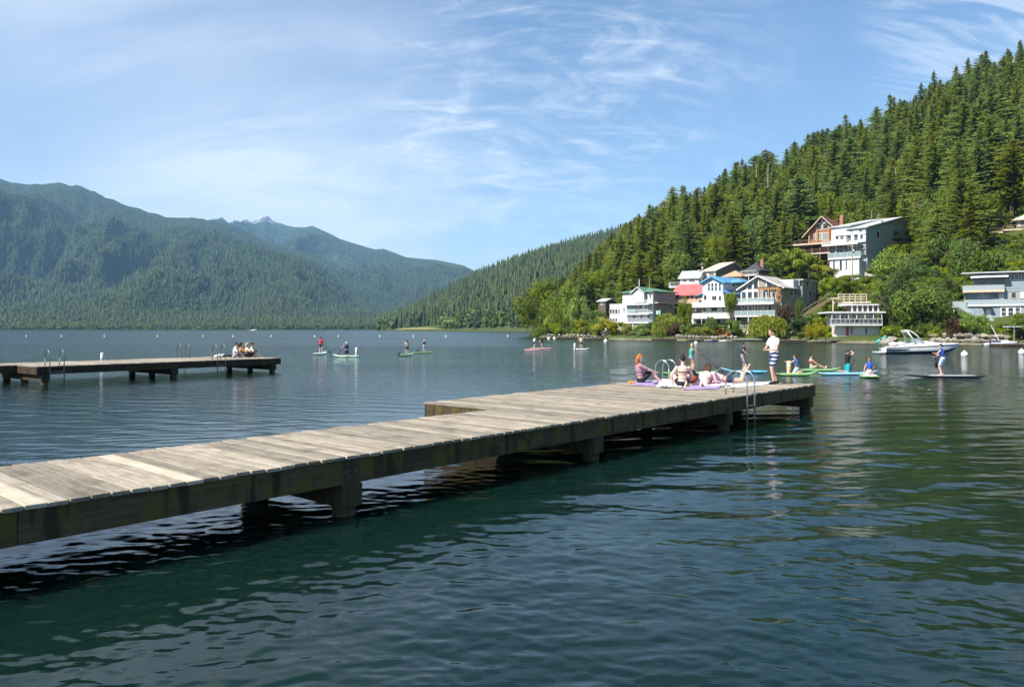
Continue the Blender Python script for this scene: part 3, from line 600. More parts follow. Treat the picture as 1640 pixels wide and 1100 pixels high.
def dk2(s, t, z=DZ): p = O2 + dv2 * s + nv2 * t; return Vector((p.x, p.y, z))
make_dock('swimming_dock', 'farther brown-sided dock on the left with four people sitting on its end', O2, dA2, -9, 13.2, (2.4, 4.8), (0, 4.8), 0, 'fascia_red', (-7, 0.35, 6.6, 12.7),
          [(0.5, 0.62, 0.0, 1, 0.75, 0.42, 'steel_dark'), (9.0, 0.5, 0.0, 1, 0.85, 0.42, 'steel_dark'), (9.4, 0.5, 4.8, -1, 0.85, 0.42, 'steel_dark')])

# ------------------------------------------------------------------ people
def col(key, c, rough=0.75, var=0.12, scale=6): return plain(key, c, rough, 0, var, scale, 0.3)
t = Mt('skin'); t.base((0.58, 0.36, 0.27)).set(Roughness=0.5, Subsurface_Weight=0.08, Specular_IOR_Level=0.35); t.b.inputs['Subsurface Radius'].default_value = (0.02, 0.008, 0.005); M['skin'] = t.m
t = Mt('skin_tan'); t.base((0.42, 0.24, 0.165)).set(Roughness=0.5, Specular_IOR_Level=0.35); M['skin_tan'] = t.m
t = Mt('skin_pale'); t.base((0.66, 0.44, 0.36)).set(Roughness=0.5, Specular_IOR_Level=0.35); M['skin_pale'] = t.m
for k_, c_ in dict(hair_dark=(0.018, 0.012, 0.009), hair_brown=(0.055, 0.028, 0.016), hair_red=(0.42, 0.13, 0.03), hair_blond=(0.50, 0.36, 0.19), hair_ginger=(0.30, 0.12, 0.05),
                   white_cloth=(0.66, 0.66, 0.68), black_cloth=(0.016, 0.016, 0.02), navy_cloth=(0.02, 0.03, 0.08), blue_vest=(0.03, 0.09, 0.42), slate_vest=(0.10, 0.14, 0.33), red_vest=(0.55, 0.03, 0.06), teal_top=(0.07, 0.36, 0.30), teal_shorts=(0.01, 0.38, 0.42),
                   mauve=(0.36, 0.20, 0.24), plum=(0.02, 0.014, 0.024), pink_top=(0.70, 0.48, 0.48), orange_top=(0.55, 0.24, 0.07), cream_cloth=(0.66, 0.55, 0.42), rust_top=(0.30, 0.07, 0.03), pale_blue=(0.40, 0.52, 0.70), grey_cloth=(0.28, 0.29, 0.32), eye=(0.01, 0.01, 0.01), lip=(0.42, 0.17, 0.15), purple=(0.34, 0.25, 0.45), pink=(0.66, 0.50, 0.56), orange=(0.85, 0.22, 0.02)).items(): col(k_, c_)
def stripes(key, a, b, freq, horiz=True, c=None):
    t = Mt(key); w = t.n.new('ShaderNodeTexWave'); w.bands_direction = 'Z'; w.inputs['Scale'].default_value = freq; t.l.new(t.coord(), w.inputs[0])
    cc = t.ramp(w.outputs['Fac'], [(0.0, a), (0.42, a), (0.5, b), (1, b)], 'CONSTANT')
    if c: 
        w2 = t.n.new('ShaderNodeTexWave'); w2.bands_direction = 'X'; w2.inputs['Scale'].default_value = freq; t.l.new(t.coord(), w2.inputs[0]); cc = t.mix(t.mapr(w2.outputs['Fac'], 0.5, 0.55, 0, 0.6), cc, c)
    t.base(cc).set(Roughness=0.8); M[key] = t.m
stripes('striped_shorts', (0.015, 0.02, 0.06), (0.36, 0.42, 0.58), 2.6); stripes('plaid_shorts', (0.16, 0.11, 0.17), (0.42, 0.36, 0.42), 5, True, (0.2, 0.12, 0.2))
def ik(a, b, l1, l2, pole):
    d = b - a; L = min(d.length, (l1 + l2) * 0.995); dn = d.normalized(); x = (l1 * l1 - l2 * l2 + L * L) / (2 * L); h = math.sqrt(max(l1 * l1 - x * x, 0.0))
    p = pole - dn * pole.dot(dn); p = p.normalized() if p.length > 1e-5 else dn.orthogonal(); return a + dn * x + p * h, a + dn * L
V3 = lambda *a: Vector(a)
PEOPLE_N = 0
def person(label, loc, yaw, pelvis, up, hands, feet, fwd=(0, 1, 0), head_dir=None, face=None, scale=1.0, skin='skin', hair=('hair_brown', 'short'), clothes=(), kp=((0, 1, 0), (0, 1, 0)), ep=((-0.5, -1, -0.3), (0.5, -1, -0.3)), toes=None, detail=0.02, build=1.0, group=None, arms_len=(0.29, 0.26), grip=False):
    # local frame: x right, y forward, z up; two-bone limbs reach for hands/feet; clothing = (name, material, {region: (from, to)}, offset)
    P = Vector(pelvis); U = Vector(up).normalized(); Fw = Vector(fwd); Fw = (Fw - U * Fw.dot(U)).normalized(); Rt = Fw.cross(U)
    chest = P + U * 0.36; neck = P + U * 0.52; hd = Vector(head_dir).normalized() if head_dir else U; head = neck + hd * 0.165
    fc = Vector(face) if face else Fw; fc = (fc - hd * fc.dot(hd)).normalized(); fr = fc.cross(hd)
    b = MB(); bones = []      # (region, p0, p1, r0, r1)
    def ell(reg, c, rx, ry, rz, ax=None): 
        a = ax or (Rt, Fw, U); b.ell(c, a[0] * rx, a[1] * ry, a[2] * rz, 14, 10)
    def cap(reg, p0, p1, r0, r1, n=10):
        d = (p1 - p0); L = d.length; dn = d / L; b.tube([p0 + dn * L * q for q in (0, .25, .5, .75, 1)], [r0, r0 * .78 + r1 * .22, (r0 + r1) / 2, r0 * .22 + r1 * .78, r1], n); b.sph(p0, r0, nu=n, nv=6); b.sph(p1, r1, nu=n, nv=6); bones.append((reg, p0, p1, r0, r1))
    B = build
    ell('hips', P - U * 0.01, 0.165 * B, 0.118 * B, 0.13); ell('waist', P + U * 0.15, 0.138 * B, 0.10 * B, 0.17); ell('chest', P + U * 0.33, 0.17 * B, 0.118 * B, 0.20); ell('chest', P + U * 0.43, 0.175 * B, 0.095, 0.085)
    for q, (a0, a1, r) in dict(hips=(-0.08, 0.07, 0.14), waist=(0.07, 0.22, 0.125), chest=(0.22, 0.46, 0.14)).items(): bones.append((q, P + U * a0, P + U * a1, r, r))
    cap('neck', P + U * 0.45, head - hd * 0.06, 0.062, 0.052)
    ell('head', head + hd * 0.02, 0.077, 0.096, 0.112, (fr, fc, hd)); ell('head', head - hd * 0.05 + fc * 0.022, 0.058, 0.068, 0.07, (fr, fc, hd)); bones.append(('head', head - hd * 0.03, head + hd * 0.05, 0.08, 0.08))
    ell('head', head - hd * 0.012 + fc * 0.1, 0.014, 0.02, 0.024, (fr, fc, hd)); ell('head', head + hd * 0.022 + fc * 0.085, 0.05, 0.014, 0.012, (fr, fc, hd))
    for s in (-1, 1): ell('head', head + fr * 0.08 * s, 0.012, 0.02, 0.03, (fr, fc, hd))
    J = {}
    for i, s in enumerate((-1, 1)):
        sh = P + U * 0.445 + Rt * 0.185 * s * (0.5 + B / 2); el, wr = ik(sh, Vector(hands[i]), arms_len[0], arms_len[1], Vector(ep[i]))
        cap('upperarm', sh, el, 0.052, 0.041); cap('forearm', el, wr, 0.041, 0.028)
        hdn = (wr - el).normalized(); side = hdn.cross(U if abs(hdn.dot(U)) < 0.85 else Fw).normalized(); palmn = side.cross(hdn)
        b.ell(wr + hdn * 0.05, side * 0.038, palmn * 0.018, hdn * 0.055, 10, 8); bones.append(('hand', wr, wr + hdn * 0.16, 0.035, 0.015))
        curl = palmn * (0.035 if grip else 0.015)
        for q, (o, L) in enumerate(((-0.030, 0.062), (-0.010, 0.074), (0.011, 0.07), (0.030, 0.055))):
            r0 = wr + hdn * 0.092 + side * o; b.tube([r0 - hdn * 0.03, r0, r0 + hdn * L * 0.55 + curl * 0.4, r0 + hdn * L * (0.75 if grip else 0.98) + curl * 1.3], [0.010, 0.0095, 0.009, 0.0075], 7)
        r0 = wr + hdn * 0.03 - side * 0.03; b.tube([r0, r0 - side * 0.022 + hdn * 0.03, r0 - side * 0.024 + hdn * 0.062 + curl], [0.012, 0.011, 0.008], 7)
        hip = P + Rt * 0.088 * s - U * 0.03; kn, an = ik(hip, Vector(feet[i]), 0.43, 0.42, Vector(kp[i]))
        cap('thigh', hip, kn, 0.084 * B, 0.056); cap('shin', kn, an, 0.055, 0.036); b.sph(kn + (an - kn) * 0.28 - Vector(kp[i]).normalized() * 0.016, 0.05, (1, 1, 1.4))
        td = Vector(toes[i]).normalized() if toes else (Fw - Vector((0, 0, 1)) * Fw.z).normalized() if abs(Fw.z) < 0.9 else Vector((0, 1, 0))
        dn_ = (an - kn).normalized(); dn_ = (dn_ - td * dn_.dot(td)); dn_ = dn_.normalized() if dn_.length > 0.05 else Vector((0, 0, -1))
        cap('foot', an - td * 0.035 + dn_ * 0.032, an + td * 0.14 + dn_ * 0.045, 0.034, 0.026); J[s] = (kn, an, td, dn_)
    root = empty('person', loc, yaw); root.scale = (scale,) * 3; tag(root, label, 'person', group)
    tmp = b.build('body', M[skin]); md = tmp.modifiers.new('r', 'REMESH'); md.mode = 'VOXEL'; md.voxel_size = detail; md.use_smooth_shade = True
    sm = tmp.modifiers.new('s', 'SMOOTH'); sm.factor = 0.5; sm.iterations = 2
    dg = bpy.context.evaluated_depsgraph_get(); me = bpy.data.meshes.new_from_object(tmp.evaluated_get(dg)); bpy.data.objects.remove(tmp)
    me.polygons.foreach_set('use_smooth', np.ones(len(me.polygons), bool)); me.materials.clear(); me.materials.append(M[skin]); me.name = 'body'
    link('body', me, root)
    nv = len(me.vertices); co = np.empty(nv * 3, np.float32); me.vertices.foreach_get('co', co); co = co.reshape(-1, 3); no = np.empty(nv * 3, np.float32); me.vertices.foreach_get('normal', no); no = no.reshape(-1, 3)
    best = np.full(nv, 1e9); reg = np.zeros(nv, int); tt = np.zeros(nv)
    for k, (q, p0, p1, r0, r1) in enumerate(bones):
        p0 = np.array(p0); d = np.array(p1) - p0; u = np.clip(((co - p0) @ d) / (d @ d), 0, 1); dist = np.linalg.norm(co - p0 - u[:, None] * d, axis=1) - (r0 + (r1 - r0) * u)
        m = dist < best; best[m] = dist[m]; reg[m] = k; tt[m] = u[m]
    names = np.array([q[0] for q in bones])[reg]
    fv = [tuple(p.vertices) for p in me.polygons]
    for (cn, cm, regs, off) in clothes:
        ok = np.zeros(nv, bool)
        for q, (a, c) in regs.items(): ok |= (names == q) & (tt >= a - 1e-6) & (tt <= c + 1e-6)
        fs = [f for f in fv if all(ok[i] for i in f)]
        if not fs: continue
        used = sorted({i for f in fs for i in f}); mp_ = {i: j for j, i in enumerate(used)}; o2 = np.array([off] * len(used))
        vv = co[used] + no[used] * o2[:, None]; cmesh = bpy.data.meshes.new(cn); cmesh.from_pydata(vv.tolist(), [], [tuple(mp_[i] for i in f) for f in fs]); cmesh.materials.append(M[cm]); cmesh.polygons.foreach_set('use_smooth', np.ones(len(fs), bool))
        co_ = link(cn, cmesh, root); sd = co_.modifiers.new('thick', 'SOLIDIFY'); sd.thickness = off + 0.004; sd.offset = -1
    if hair:
        hm, style = hair; h = MB(); hc = head + hd * 0.036 - fc * 0.016
        h.ell(hc, fr * 0.086, fc * 0.098, hd * 0.106, 14, 10)
        if style == 'bun': h.sph(head + hd * 0.12 - fc * 0.06, 0.045)
        if style in ('long', 'mid'):
            Ld = 0.34 if style == 'long' else 0.2; g = Vector((0, 0, -1)); dn2 = (g * 0.8 - U * 0.5).normalized() if abs(U.z) > 0.4 else (-U * 0.6 + g * 0.6).normalized()
            for s in (-0.055, -0.02, 0.02, 0.055): h.tube([hc - fc * 0.05 + fr * s + hd * 0.03, hc - fc * 0.085 + fr * s * 1.2 + dn2 * 0.1, hc - fc * 0.10 + fr * s * 1.5 + dn2 * Ld * 0.7, hc - fc * 0.09 + fr * s * 1.3 + dn2 * Ld], [0.05, 0.055, 0.045, 0.015], 9)
        if style == 'tail': h.tube([hc - fc * 0.09 + hd * 0.02, hc - fc * 0.15, hc - fc * 0.13 - hd * 0.12, hc - fc * 0.11 - hd * 0.22], [0.03, 0.035, 0.03, 0.008], 8)
        if style == 'cap': h.ell(head + hd * 0.07 + fc * 0.09, fr * 0.07, fc * 0.075, hd * 0.012, 12, 6)
        h.build('hair' if style != 'cap' else 'hat', M[hm], root, True)
    if detail < 0.012:
        e = MB()
        for s in (-1, 1): e.ell(head + hd * 0.004 + fc * 0.083 + fr * 0.032 * s, fr * 0.013, fc * 0.008, hd * 0.008, 8, 6)
        e.build('eyes', M['eye'], root, True); MB().ell(head - hd * 0.06 + fc * 0.083, fr * 0.024, fc * 0.008, hd * 0.008, 8, 6).build('mouth', M['lip'], root, True)
    root['_feet'] = 0.0; del root['_feet']
    return root, J
TEE = {'chest': (0, 1), 'waist': (0, 1), 'hips': (0.45, 1), 'upperarm': (0, 0.62)}
TANK = {'chest': (0, 1), 'waist': (0, 1), 'hips': (0.5, 1)}
VEST = {'chest': (0, 1), 'waist': (0, 1), 'upperarm': (0, 0.06)}
SHORTS = {'hips': (0, 0.85), 'thigh': (0, 0.88)}; SHORT_S = {'hips': (0, 0.8), 'thigh': (0, 0.4)}; BRIEFS = {'hips': (0, 0.8), 'thigh': (0, 0.12)}; BRA = {'chest': (0.35, 0.75)}
LEGG = {'hips': (0, 0.9), 'thigh': (0, 1), 'shin': (0, 0.3)}
def face_to(v): return math.atan2(-v[0], v[1])           # yaw that turns local +Y to the given direction
DET = 0.0085
def deckpt(px, py): return on_z(px, py, DZ)
# standing young man
p = deckpt(1240, 615)
r_, J_ = person('young man in white T-shirt and striped shorts standing on the dock end', p, face_to((-0.9, -0.25)), (0, 0.0, 0.93), (0, 0.03, 1), ((-0.06, 0.26, 1.07), (0.10, 0.27, 1.10)), ((-0.09, 0.08, 0.085), (0.10, -0.16, 0.085)), head_dir=(0, 0.42, 1), face=(0.15, 1, -0.5), detail=DET, hair=('hair_brown', 'short'),
       clothes=(('shirt', 'white_cloth', TEE, 0.022), ('shorts', 'striped_shorts', SHORTS, 0.024), ('shoes', 'black_cloth', {'foot': (0, 1), 'shin': (0.96, 1)}, 0.012)), ep=((-0.9, -0.6, -0.3), (0.9, -0.6, -0.3)))
# red-haired woman hugging her knees
p = deckpt(1026, 613)
person('red-haired woman in mauve top and black trousers sitting with knees up on the dock', p, face_to((0.95, 0.1)), (0, 0, 0.11), (0, -0.12, 1), ((-0.1, 0.42, 0.34), (0.12, 0.44, 0.36)), ((-0.1, 0.62, 0.05), (0.12, 0.60, 0.05)), head_dir=(0, 0.25, 1), face=(0.2, 1, 0), detail=DET, hair=('hair_red', 'long'), skin='skin_pale',
       clothes=(('top', 'mauve', {'chest': (0, 1), 'waist': (0, 1), 'upperarm': (0, 0.8)}, 0.016), ('trousers', 'plum', {'hips': (0, 0.95), 'thigh': (0, 0.95)}, 0.018)), kp=((0, 0.3, 1), (0, 0.3, 1)), ep=((-1, -0.2, -0.2), (1, -0.2, -0.2)), toes=((0, 1, -.1), (0, 1, -.1)))
# woman seen from behind
p = deckpt(1093, 618)
person('dark-haired woman in bikini top and black shorts sitting with her back turned', p, face_to((0.12, 1)), (0, 0, 0.11), (0.02, -0.05, 1), ((-0.29, 0.0, 0.07), (0.24, 0.26, 0.12)), ((-0.16, 0.70, 0.08), (0.14, 0.72, 0.08)), head_dir=(0, 0.15, 1), detail=DET, hair=('hair_dark', 'bun'), skin='skin_pale', build=0.98,
       clothes=(('bikini_top', 'black_cloth', {'chest': (0.36, 0.5)}, 0.008), ('shorts', 'black_cloth', SHORT_S, 0.016)), kp=((-0.5, 0.2, 1), (0.5, 0.2, 1)), toes=((0, 1, .3), (0, 1, .3)), ep=((-1, -0.4, 0), (1, -0.4, 0)))
# woman propped on elbows, feet to the viewer
p = deckpt(1126, 616.5)
person('brown-haired woman in pale pink top lying on her stomach on a purple towel', p, face_to((0.55, 0.85)), (0, 0.0, 0.12), (0, 0.86, 0.46), ((-0.20, 0.72, 0.05), (0.2, 0.70, 0.05)), ((-0.24, -0.80, 0.07), (0.20, -0.74, 0.09)), fwd=(0, 0.45, -0.9), head_dir=(0, 0.35, 0.93), face=(0, 1, -0.1), detail=DET, hair=('hair_brown', 'long'), skin='skin_pale',
       clothes=(('top', 'pink_top', {'chest': (0, 1), 'waist': (0, 1), 'upperarm': (0, 0.9)}, 0.014), ('bikini_bottom', 'pink_top', BRIEFS, 0.01)), kp=((-.3, 0, -1), (.3, 0, -1)), ep=((-0.3, 0.2, -1), (0.3, 0.2, -1)), toes=((0, -0.5, -0.6), (0, -0.5, -0.6)))
# sunbather with shins in the air
p = deckpt(1163, 614)
person('sunbather in dark shorts lying face down with both shins raised', p, face_to((-0.97, 0.2)), (0, 0.0, 0.125), (0, 0.95, 0.28), ((-0.16, 0.74, 0.05), (0.16, 0.74, 0.05)), ((-0.07, -0.62, 0.50), (0.09, -0.58, 0.52)), fwd=(0, 0.28, -0.95), head_dir=(0, 0.45, 0.85), face=(0, 1, -0.2), detail=DET, hair=('hair_brown', 'short'),
       clothes=(('top', 'pink_top', {'chest': (0, 1), 'waist': (0, 1), 'upperarm': (0, 0.5)}, 0.012), ('shorts', 'navy_cloth', SHORT_S, 0.016)), kp=((0, -.5, -1), (0, -.5, -1)), ep=((-0.4, 0.2, -1), (0.4, 0.2, -1)), toes=((0, -0.3, 1), (0, -0.3, 1)))
# four on the far dock
for i, (px, lab, hr, top, bot, yw) in enumerate((
    (375.5, 'dark-haired person in white shirt, leftmost of four on the far dock', ('hair_dark', 'short'), 'white_cloth', 'grey_cloth', (0.9, 0.2)),
    (384.5, 'person with long dark hair in orange-patterned top, second of four on far dock', ('hair_dark', 'mid'), 'orange_top', 'grey_cloth', (0.8, 0.5)),
    (393.5, 'person with pale blond hair in cream top, third of four on far dock', ('hair_blond', 'mid'), 'cream_cloth', 'plum', (0.8, 0.4)),
    (401.0, 'dark-haired person in cream shirt, rightmost of four on the far dock', ('hair_dark', 'short'), 'cream_cloth', 'black_cloth', (0.95, 0.25)))):
    p = on_z(px, 572.6 - 0.15 * i, DZ)
    person(lab, p, face_to(yw), (0, 0, 0.11), (0, 0.14 if i != 1 else 0.02, 1), ((-0.12, 0.36, 0.33), (0.12, 0.38, 0.3)), ((-0.12, 0.56, 0.05), (0.12, 0.58, 0.05)), head_dir=(0, 0.3, 1), detail=0.017, hair=hr, scale=0.98, group='friends sitting on the far dock',
           clothes=(('shirt', top, {'chest': (0, 1), 'waist': (0, 1), 'upperarm': (0, 0.9)}, 0.02), ('trousers', bot, LEGG, 0.016)), kp=((0, .3, 1), (0, .3, 1)), ep=((-1, -.2, -.2), (1, -.2, -.2)), toes=((0, 1, -.1), (0, 1, -.1)))

# ------------------------------------------------------------------ boards and paddles
for k_, c_ in dict(board_green=(0.20, 0.37, 0.14), board_white=(0.80, 0.82, 0.80), board_blue=(0.12, 0.45, 0.68), board_paleblue=(0.30, 0.58, 0.80), board_pink=(0.72, 0.36, 0.34), pad_grey=(0.42, 0.45, 0.44), pad_lime=(0.45, 0.68, 0.25), board_black=(0.012, 0.012, 0.015), board_mint=(0.45, 0.72, 0.52), pad_cream=(0.72, 0.66, 0.56)).items(): plain(k_, c_, 0.35, 0, 0.05, 2.0, 0.5)
def board(label, loc, yaw, L=3.2, W=0.78, hull='board_green', pad='pad_grey', rim=None, nose=0.16, name='paddle_board', group='paddle boards on the water'):
    root = empty(name, loc, yaw); tag(root, label, 'paddle board', group)
    n = 22; V = []; Q = []; m = 12
    for i in range(n + 1):
        u = i / n; y = -L / 2 + L * u; w = W / 2 * max(0.02, (1 - abs(2 * u - 0.94) ** 2.6 * (1.0 if u > 0.47 else 0.82))) ** 0.62; z = nose * max(0, (u - 0.62) / 0.38) ** 2 + 0.05 * max(0, (0.1 - u) / 0.1) ** 2; th = 0.062 * (1 - 0.45 * abs(2 * u - 1) ** 4)
        for k in range(m): a = 2 * math.pi * k / m; V.append((math.copysign(abs(math.cos(a)) ** 0.55, math.cos(a)) * w, y, 0.05 + z + math.copysign(abs(math.sin(a)) ** 0.7, math.sin(a)) * th))
    for i in range(n):
        for k in range(m): k2 = (k + 1) % m; Q.append((i * m + k, i * m + k2, (i + 1) * m + k2, (i + 1) * m + k))
    mb = MB(); mb.add(V, Q + [tuple(range(m - 1, -1, -1)), tuple(n * m + k for k in range(m))]); mb.build('hull', M[hull], root, True)
    pm = MB(); xs = W * 0.34; pm.prism([(-xs * .8, -L * 0.38, 0.112), (xs * .8, -L * 0.38, 0.112), (xs, -L * 0.1, 0.112), (xs * .9, L * 0.17, 0.112), (0, L * 0.2, 0.114), (-xs * .9, L * 0.17, 0.112), (-xs, -L * 0.1, 0.112)], (0, 0, 0.008)); pm.build('deck_pad', M[pad], root)
    if rim:
        rm = MB()
        for s in (-1, 1): rm.tube([(s * (W / 2) * max(0.02, (1 - abs(2 * u - 0.94) ** 2.6 * (1.0 if u > 0.47 else 0.82))) ** 0.62 * 1.0, -L / 2 + L * u, 0.045 + nose * max(0, (u - 0.62) / 0.38) ** 2) for u in np.linspace(0.01, 0.99, 24)], 0.055, 6)
        rm.build('rail_band', M[rim], root, True)
    return root
def paddle(label, hand_hi, hand_lo, blade_d=0.55, mat='black_cloth', blade='board_black', ext=0.0):
    a, b = Vector(hand_hi), Vector(hand_lo); d = (b - a).normalized(); top = a - d * (0.06 + ext); tip = b + d * blade_d; root = empty('paddle', top); tag(root, label, 'paddle', 'paddles')
    tl = tip - top; MB().tube([(0, 0, 0), tl * 0.98], 0.015, 7).build('shaft', M[mat], root, True); side = d.cross(Vector((0, 1, 0.1))).normalized()
    MB().tube([-side * 0.06, side * 0.06], 0.016, 7).build('handle', M[mat], root, True)
    nrm = d.cross(side); bl = MB(); bl.ell(tl + d * 0.16, side * 0.095, nrm * 0.012, d * 0.22, 12, 10); bl.build('blade', M[blade], root, True)
def wpt(px, py): return on_z(px, py, 0.0)
def L2W(loc, yaw, v, s=1.0): c, sn = math.cos(yaw), math.sin(yaw); v = Vector(v) * s; return Vector((loc[0] + c * v.x - sn * v.y, loc[1] + sn * v.x + c * v.y, loc[2] + v.z))
BD = 0.115
def stand(label, px, py, yawv, top, bot, hair, scale=1.0, pose='paddle', skin='skin', det=0.015, botreg=SHORTS, topreg=TEE, lean=0.12, pad_side=1, hi=None, lo=None, extra=(), plabel=None, bext=0.55, boff=0.012, boardz=BD):
    w = wpt(px, py); loc = Vector((w.x, w.y, boardz)); yw = face_to(yawv)
    hi = hi or (-0.12 * pad_side, 0.34, 1.42); lo = lo or (0.30 * pad_side, 0.36, 1.0)
    hs = (lo, hi) if pad_side < 0 else (hi, lo)
    person(label, loc, yw, (0, -0.02, 0.92), (0, lean, 1), hs, ((-0.14, 0.0, 0.085), (0.14, 0.02, 0.085)), head_dir=(0, 0.22, 1), scale=scale, skin=skin, detail=det, hair=hair, clothes=(('top', top, topreg, 0.02), ('shorts', bot, botreg, 0.02)) + tuple(extra), ep=((-1, -.4, -.4), (1, -.4, -.4)), grip=True)
    if plabel: paddle(plabel, L2W(loc, yw, hi, scale), L2W(loc, yw, lo, scale), bext)
def kneel(label, px, py, yawv, top, bot, hair, scale=1.0, skin='skin', det=0.015, hi=None, lo=None, topreg=VEST, botreg=SHORTS, plabel=None, sit=False, lean=0.15, hands=None, bext=0.6):
    w = wpt(px, py); loc = Vector((w.x, w.y, BD)); yw = face_to(yawv); ph = 0.24 if sit else 0.46
    hi = hi or (-0.30, 0.30, ph + 0.62); lo = lo or (-0.45, 0.36, ph + 0.2)
    hs = hands or (lo, hi)
    person(label, loc, yw, (0, 0, ph), (0, lean, 1), hs, ((-0.1, -0.42 if not sit else -0.16, 0.06), (0.1, -0.42 if not sit else -0.16, 0.06)), head_dir=(0, 0.15, 1), scale=scale, skin=skin, detail=det, hair=hair, clothes=(('top', top, topreg, 0.024), ('shorts', bot, botreg, 0.018)), kp=((-.1, 1, -0.25), (.1, 1, -0.25)), ep=((-1, -.3, -.4), (1, -.3, -.4)), toes=((0, -1, -.1), (0, -1, -.1)), grip=True)
    if plabel: paddle(plabel, L2W(loc, yw, hi, scale), L2W(loc, yw, lo, scale), bext)
def bd(px, py, z=0.0): w = wpt(px, py); return (w.x, w.y, z)
AWAY = (0.05, 1)
# left group
board('white and green paddle board under the standing paddler in the red vest', bd(513, 567), face_to((0.12, 1)), 3.1, 0.85, 'board_mint', 'board_white')
stand('paddler in red life vest and dark shorts standing seen from behind', 513.5, 567, (0.05, 1), 'red_vest', 'black_cloth', ('hair_dark', 'short'), 0.94, lean=0.08, hi=(0.05, 0.30, 1.30), lo=(0.40, 0.22, 0.86), plabel='paddle held by the paddler in the red vest', botreg=SHORT_S, bext=0.75)
board('pale green board carrying the kneeling paddler in the navy vest', bd(555, 571.3), face_to((-0.97, 0.15)), 2.6, 0.75, 'board_mint', 'pad_cream')
kneel('kneeling paddler in pale cap and navy vest on a pale board', 555, 571.3, (-0.35, 0.95), 'navy_cloth', 'navy_cloth', ('white_cloth', 'cap'), 1.0, plabel='paddle held up by the kneeling paddler in the navy vest', topreg=VEST)
board('green board under the child with the paddle raised high', bd(652, 569.3), face_to((0.3, 1)), 2.7, 0.75, 'board_green', 'board_green')
stand('child in dark top and black shorts lifting a paddle on the left', 652, 569.3, (-0.2, 1), 'grey_cloth', 'black_cloth', ('hair_brown', 'mid'), 0.80, hi=(-0.34, 0.25, 1.52), lo=(-0.52, 0.22, 1.08), pad_side=-1, plabel='long paddle raised above the child in black shorts', botreg=SHORT_S, topreg=VEST, bext=0.8)
board('dark green board under the blond child in the navy vest', bd(679, 565.6), face_to((0.75, 0.6)), 2.7, 0.75, 'board_green', 'board_green')
stand('blond child in navy vest and pale leggings on a dark green board', 679.5, 565.6, (-0.25, 1), 'navy_cloth', 'pale_blue', ('hair_blond', 'mid'), 0.76, hi=(-0.30, 0.28, 1.40), lo=(-0.5, 0.28, 0.98), pad_side=-1, plabel='paddle held at the side of the blond child', botreg=LEGG, topreg=VEST, bext=0.7)
# middle group
board('pale pink board in front of the pair near the point', bd(852, 561), face_to((1, 0.05)), 1.9, 0.7, 'board_pink', 'board_white', nose=0.1)
board('pink paddle board carrying two stooping paddlers', bd(866.5, 558.8), face_to((1, 0.12)), 3.0, 0.75, 'board_pink', 'pad_cream', nose=0.08)
stand('stooping paddler in white shirt, left of the pair on the pink board', 855, 558.9, (0.9, 0.4), 'white_cloth', 'black_cloth', ('hair_dark', 'short'), 0.86, lean=0.38, hi=(-0.1, 0.46, 1.0), lo=(0.12, 0.5, 0.85), botreg=SHORT_S)
stand('stooping paddler in dark top, right of the pair on the pink board', 868.5, 558.7, (-0.85, 0.2), 'plum', 'black_cloth', ('hair_dark', 'short'), 0.86, lean=0.32, hi=(-0.1, 0.46, 1.02), lo=(0.12, 0.5, 0.85), botreg=SHORT_S)
board('white board carrying the lone paddler beside the white marker', bd(931, 559.7), face_to((1, 0.1)), 2.0, 0.75, 'board_white', 'board_white', nose=0.12)
stand('lone paddler in tan top and dark shorts near the shoreline floats', 930.5, 559.7, (0.1, 1), 'cream_cloth', 'black_cloth', ('hair_brown', 'short'), 0.88, lean=0.1, topreg=TANK, botreg=SHORT_S, hi=(-0.2, 0.2, 0.9), lo=(0.28, 0.2, 0.9))
# behind the dock
board('bright green board under the girl in the teal swimsuit', bd(1108, 599), face_to((1, 0.06)), 3.3, 0.8, 'board_green', 'pad_lime')
stand('girl in teal swimsuit standing on a green board with outstretched arms', 1107, 599, (0.9, 0.1), 'teal_top', 'grey_cloth', ('hair_blond', 'bun'), 0.93, lean=0.08, hi=(-0.10, 0.60, 1.16), lo=(0.10, 0.60, 1.12), topreg=TANK, botreg=BRIEFS, det=0.012)
w_ = wpt(1107, 599); paddle('long black paddle slanting down from the girl in teal', at(1121, 563.5, w_.y - 0.1), at(1140, 580.5, w_.y - 0.5), 0.55, ext=0.05)
board('bright blue board under the man in the navy vest', bd(1191.5, 596.5), face_to((-1, 0.05)), 2.65, 0.78, 'board_blue', 'board_paleblue', nose=0.22)
stand('man in navy life vest and plaid shorts standing on a blue board', 1190, 596.5, (0.75, -0.5), 'navy_cloth', 'plaid_shorts', ('hair_dark', 'short'), 0.95, lean=0.06, hi=(-0.28, 0.30, 1.38), lo=(0.05, 0.34, 0.98), skin='skin_tan', topreg=VEST, plabel='upright paddle held by the man in the navy vest', det=0.012, bext=0.6)
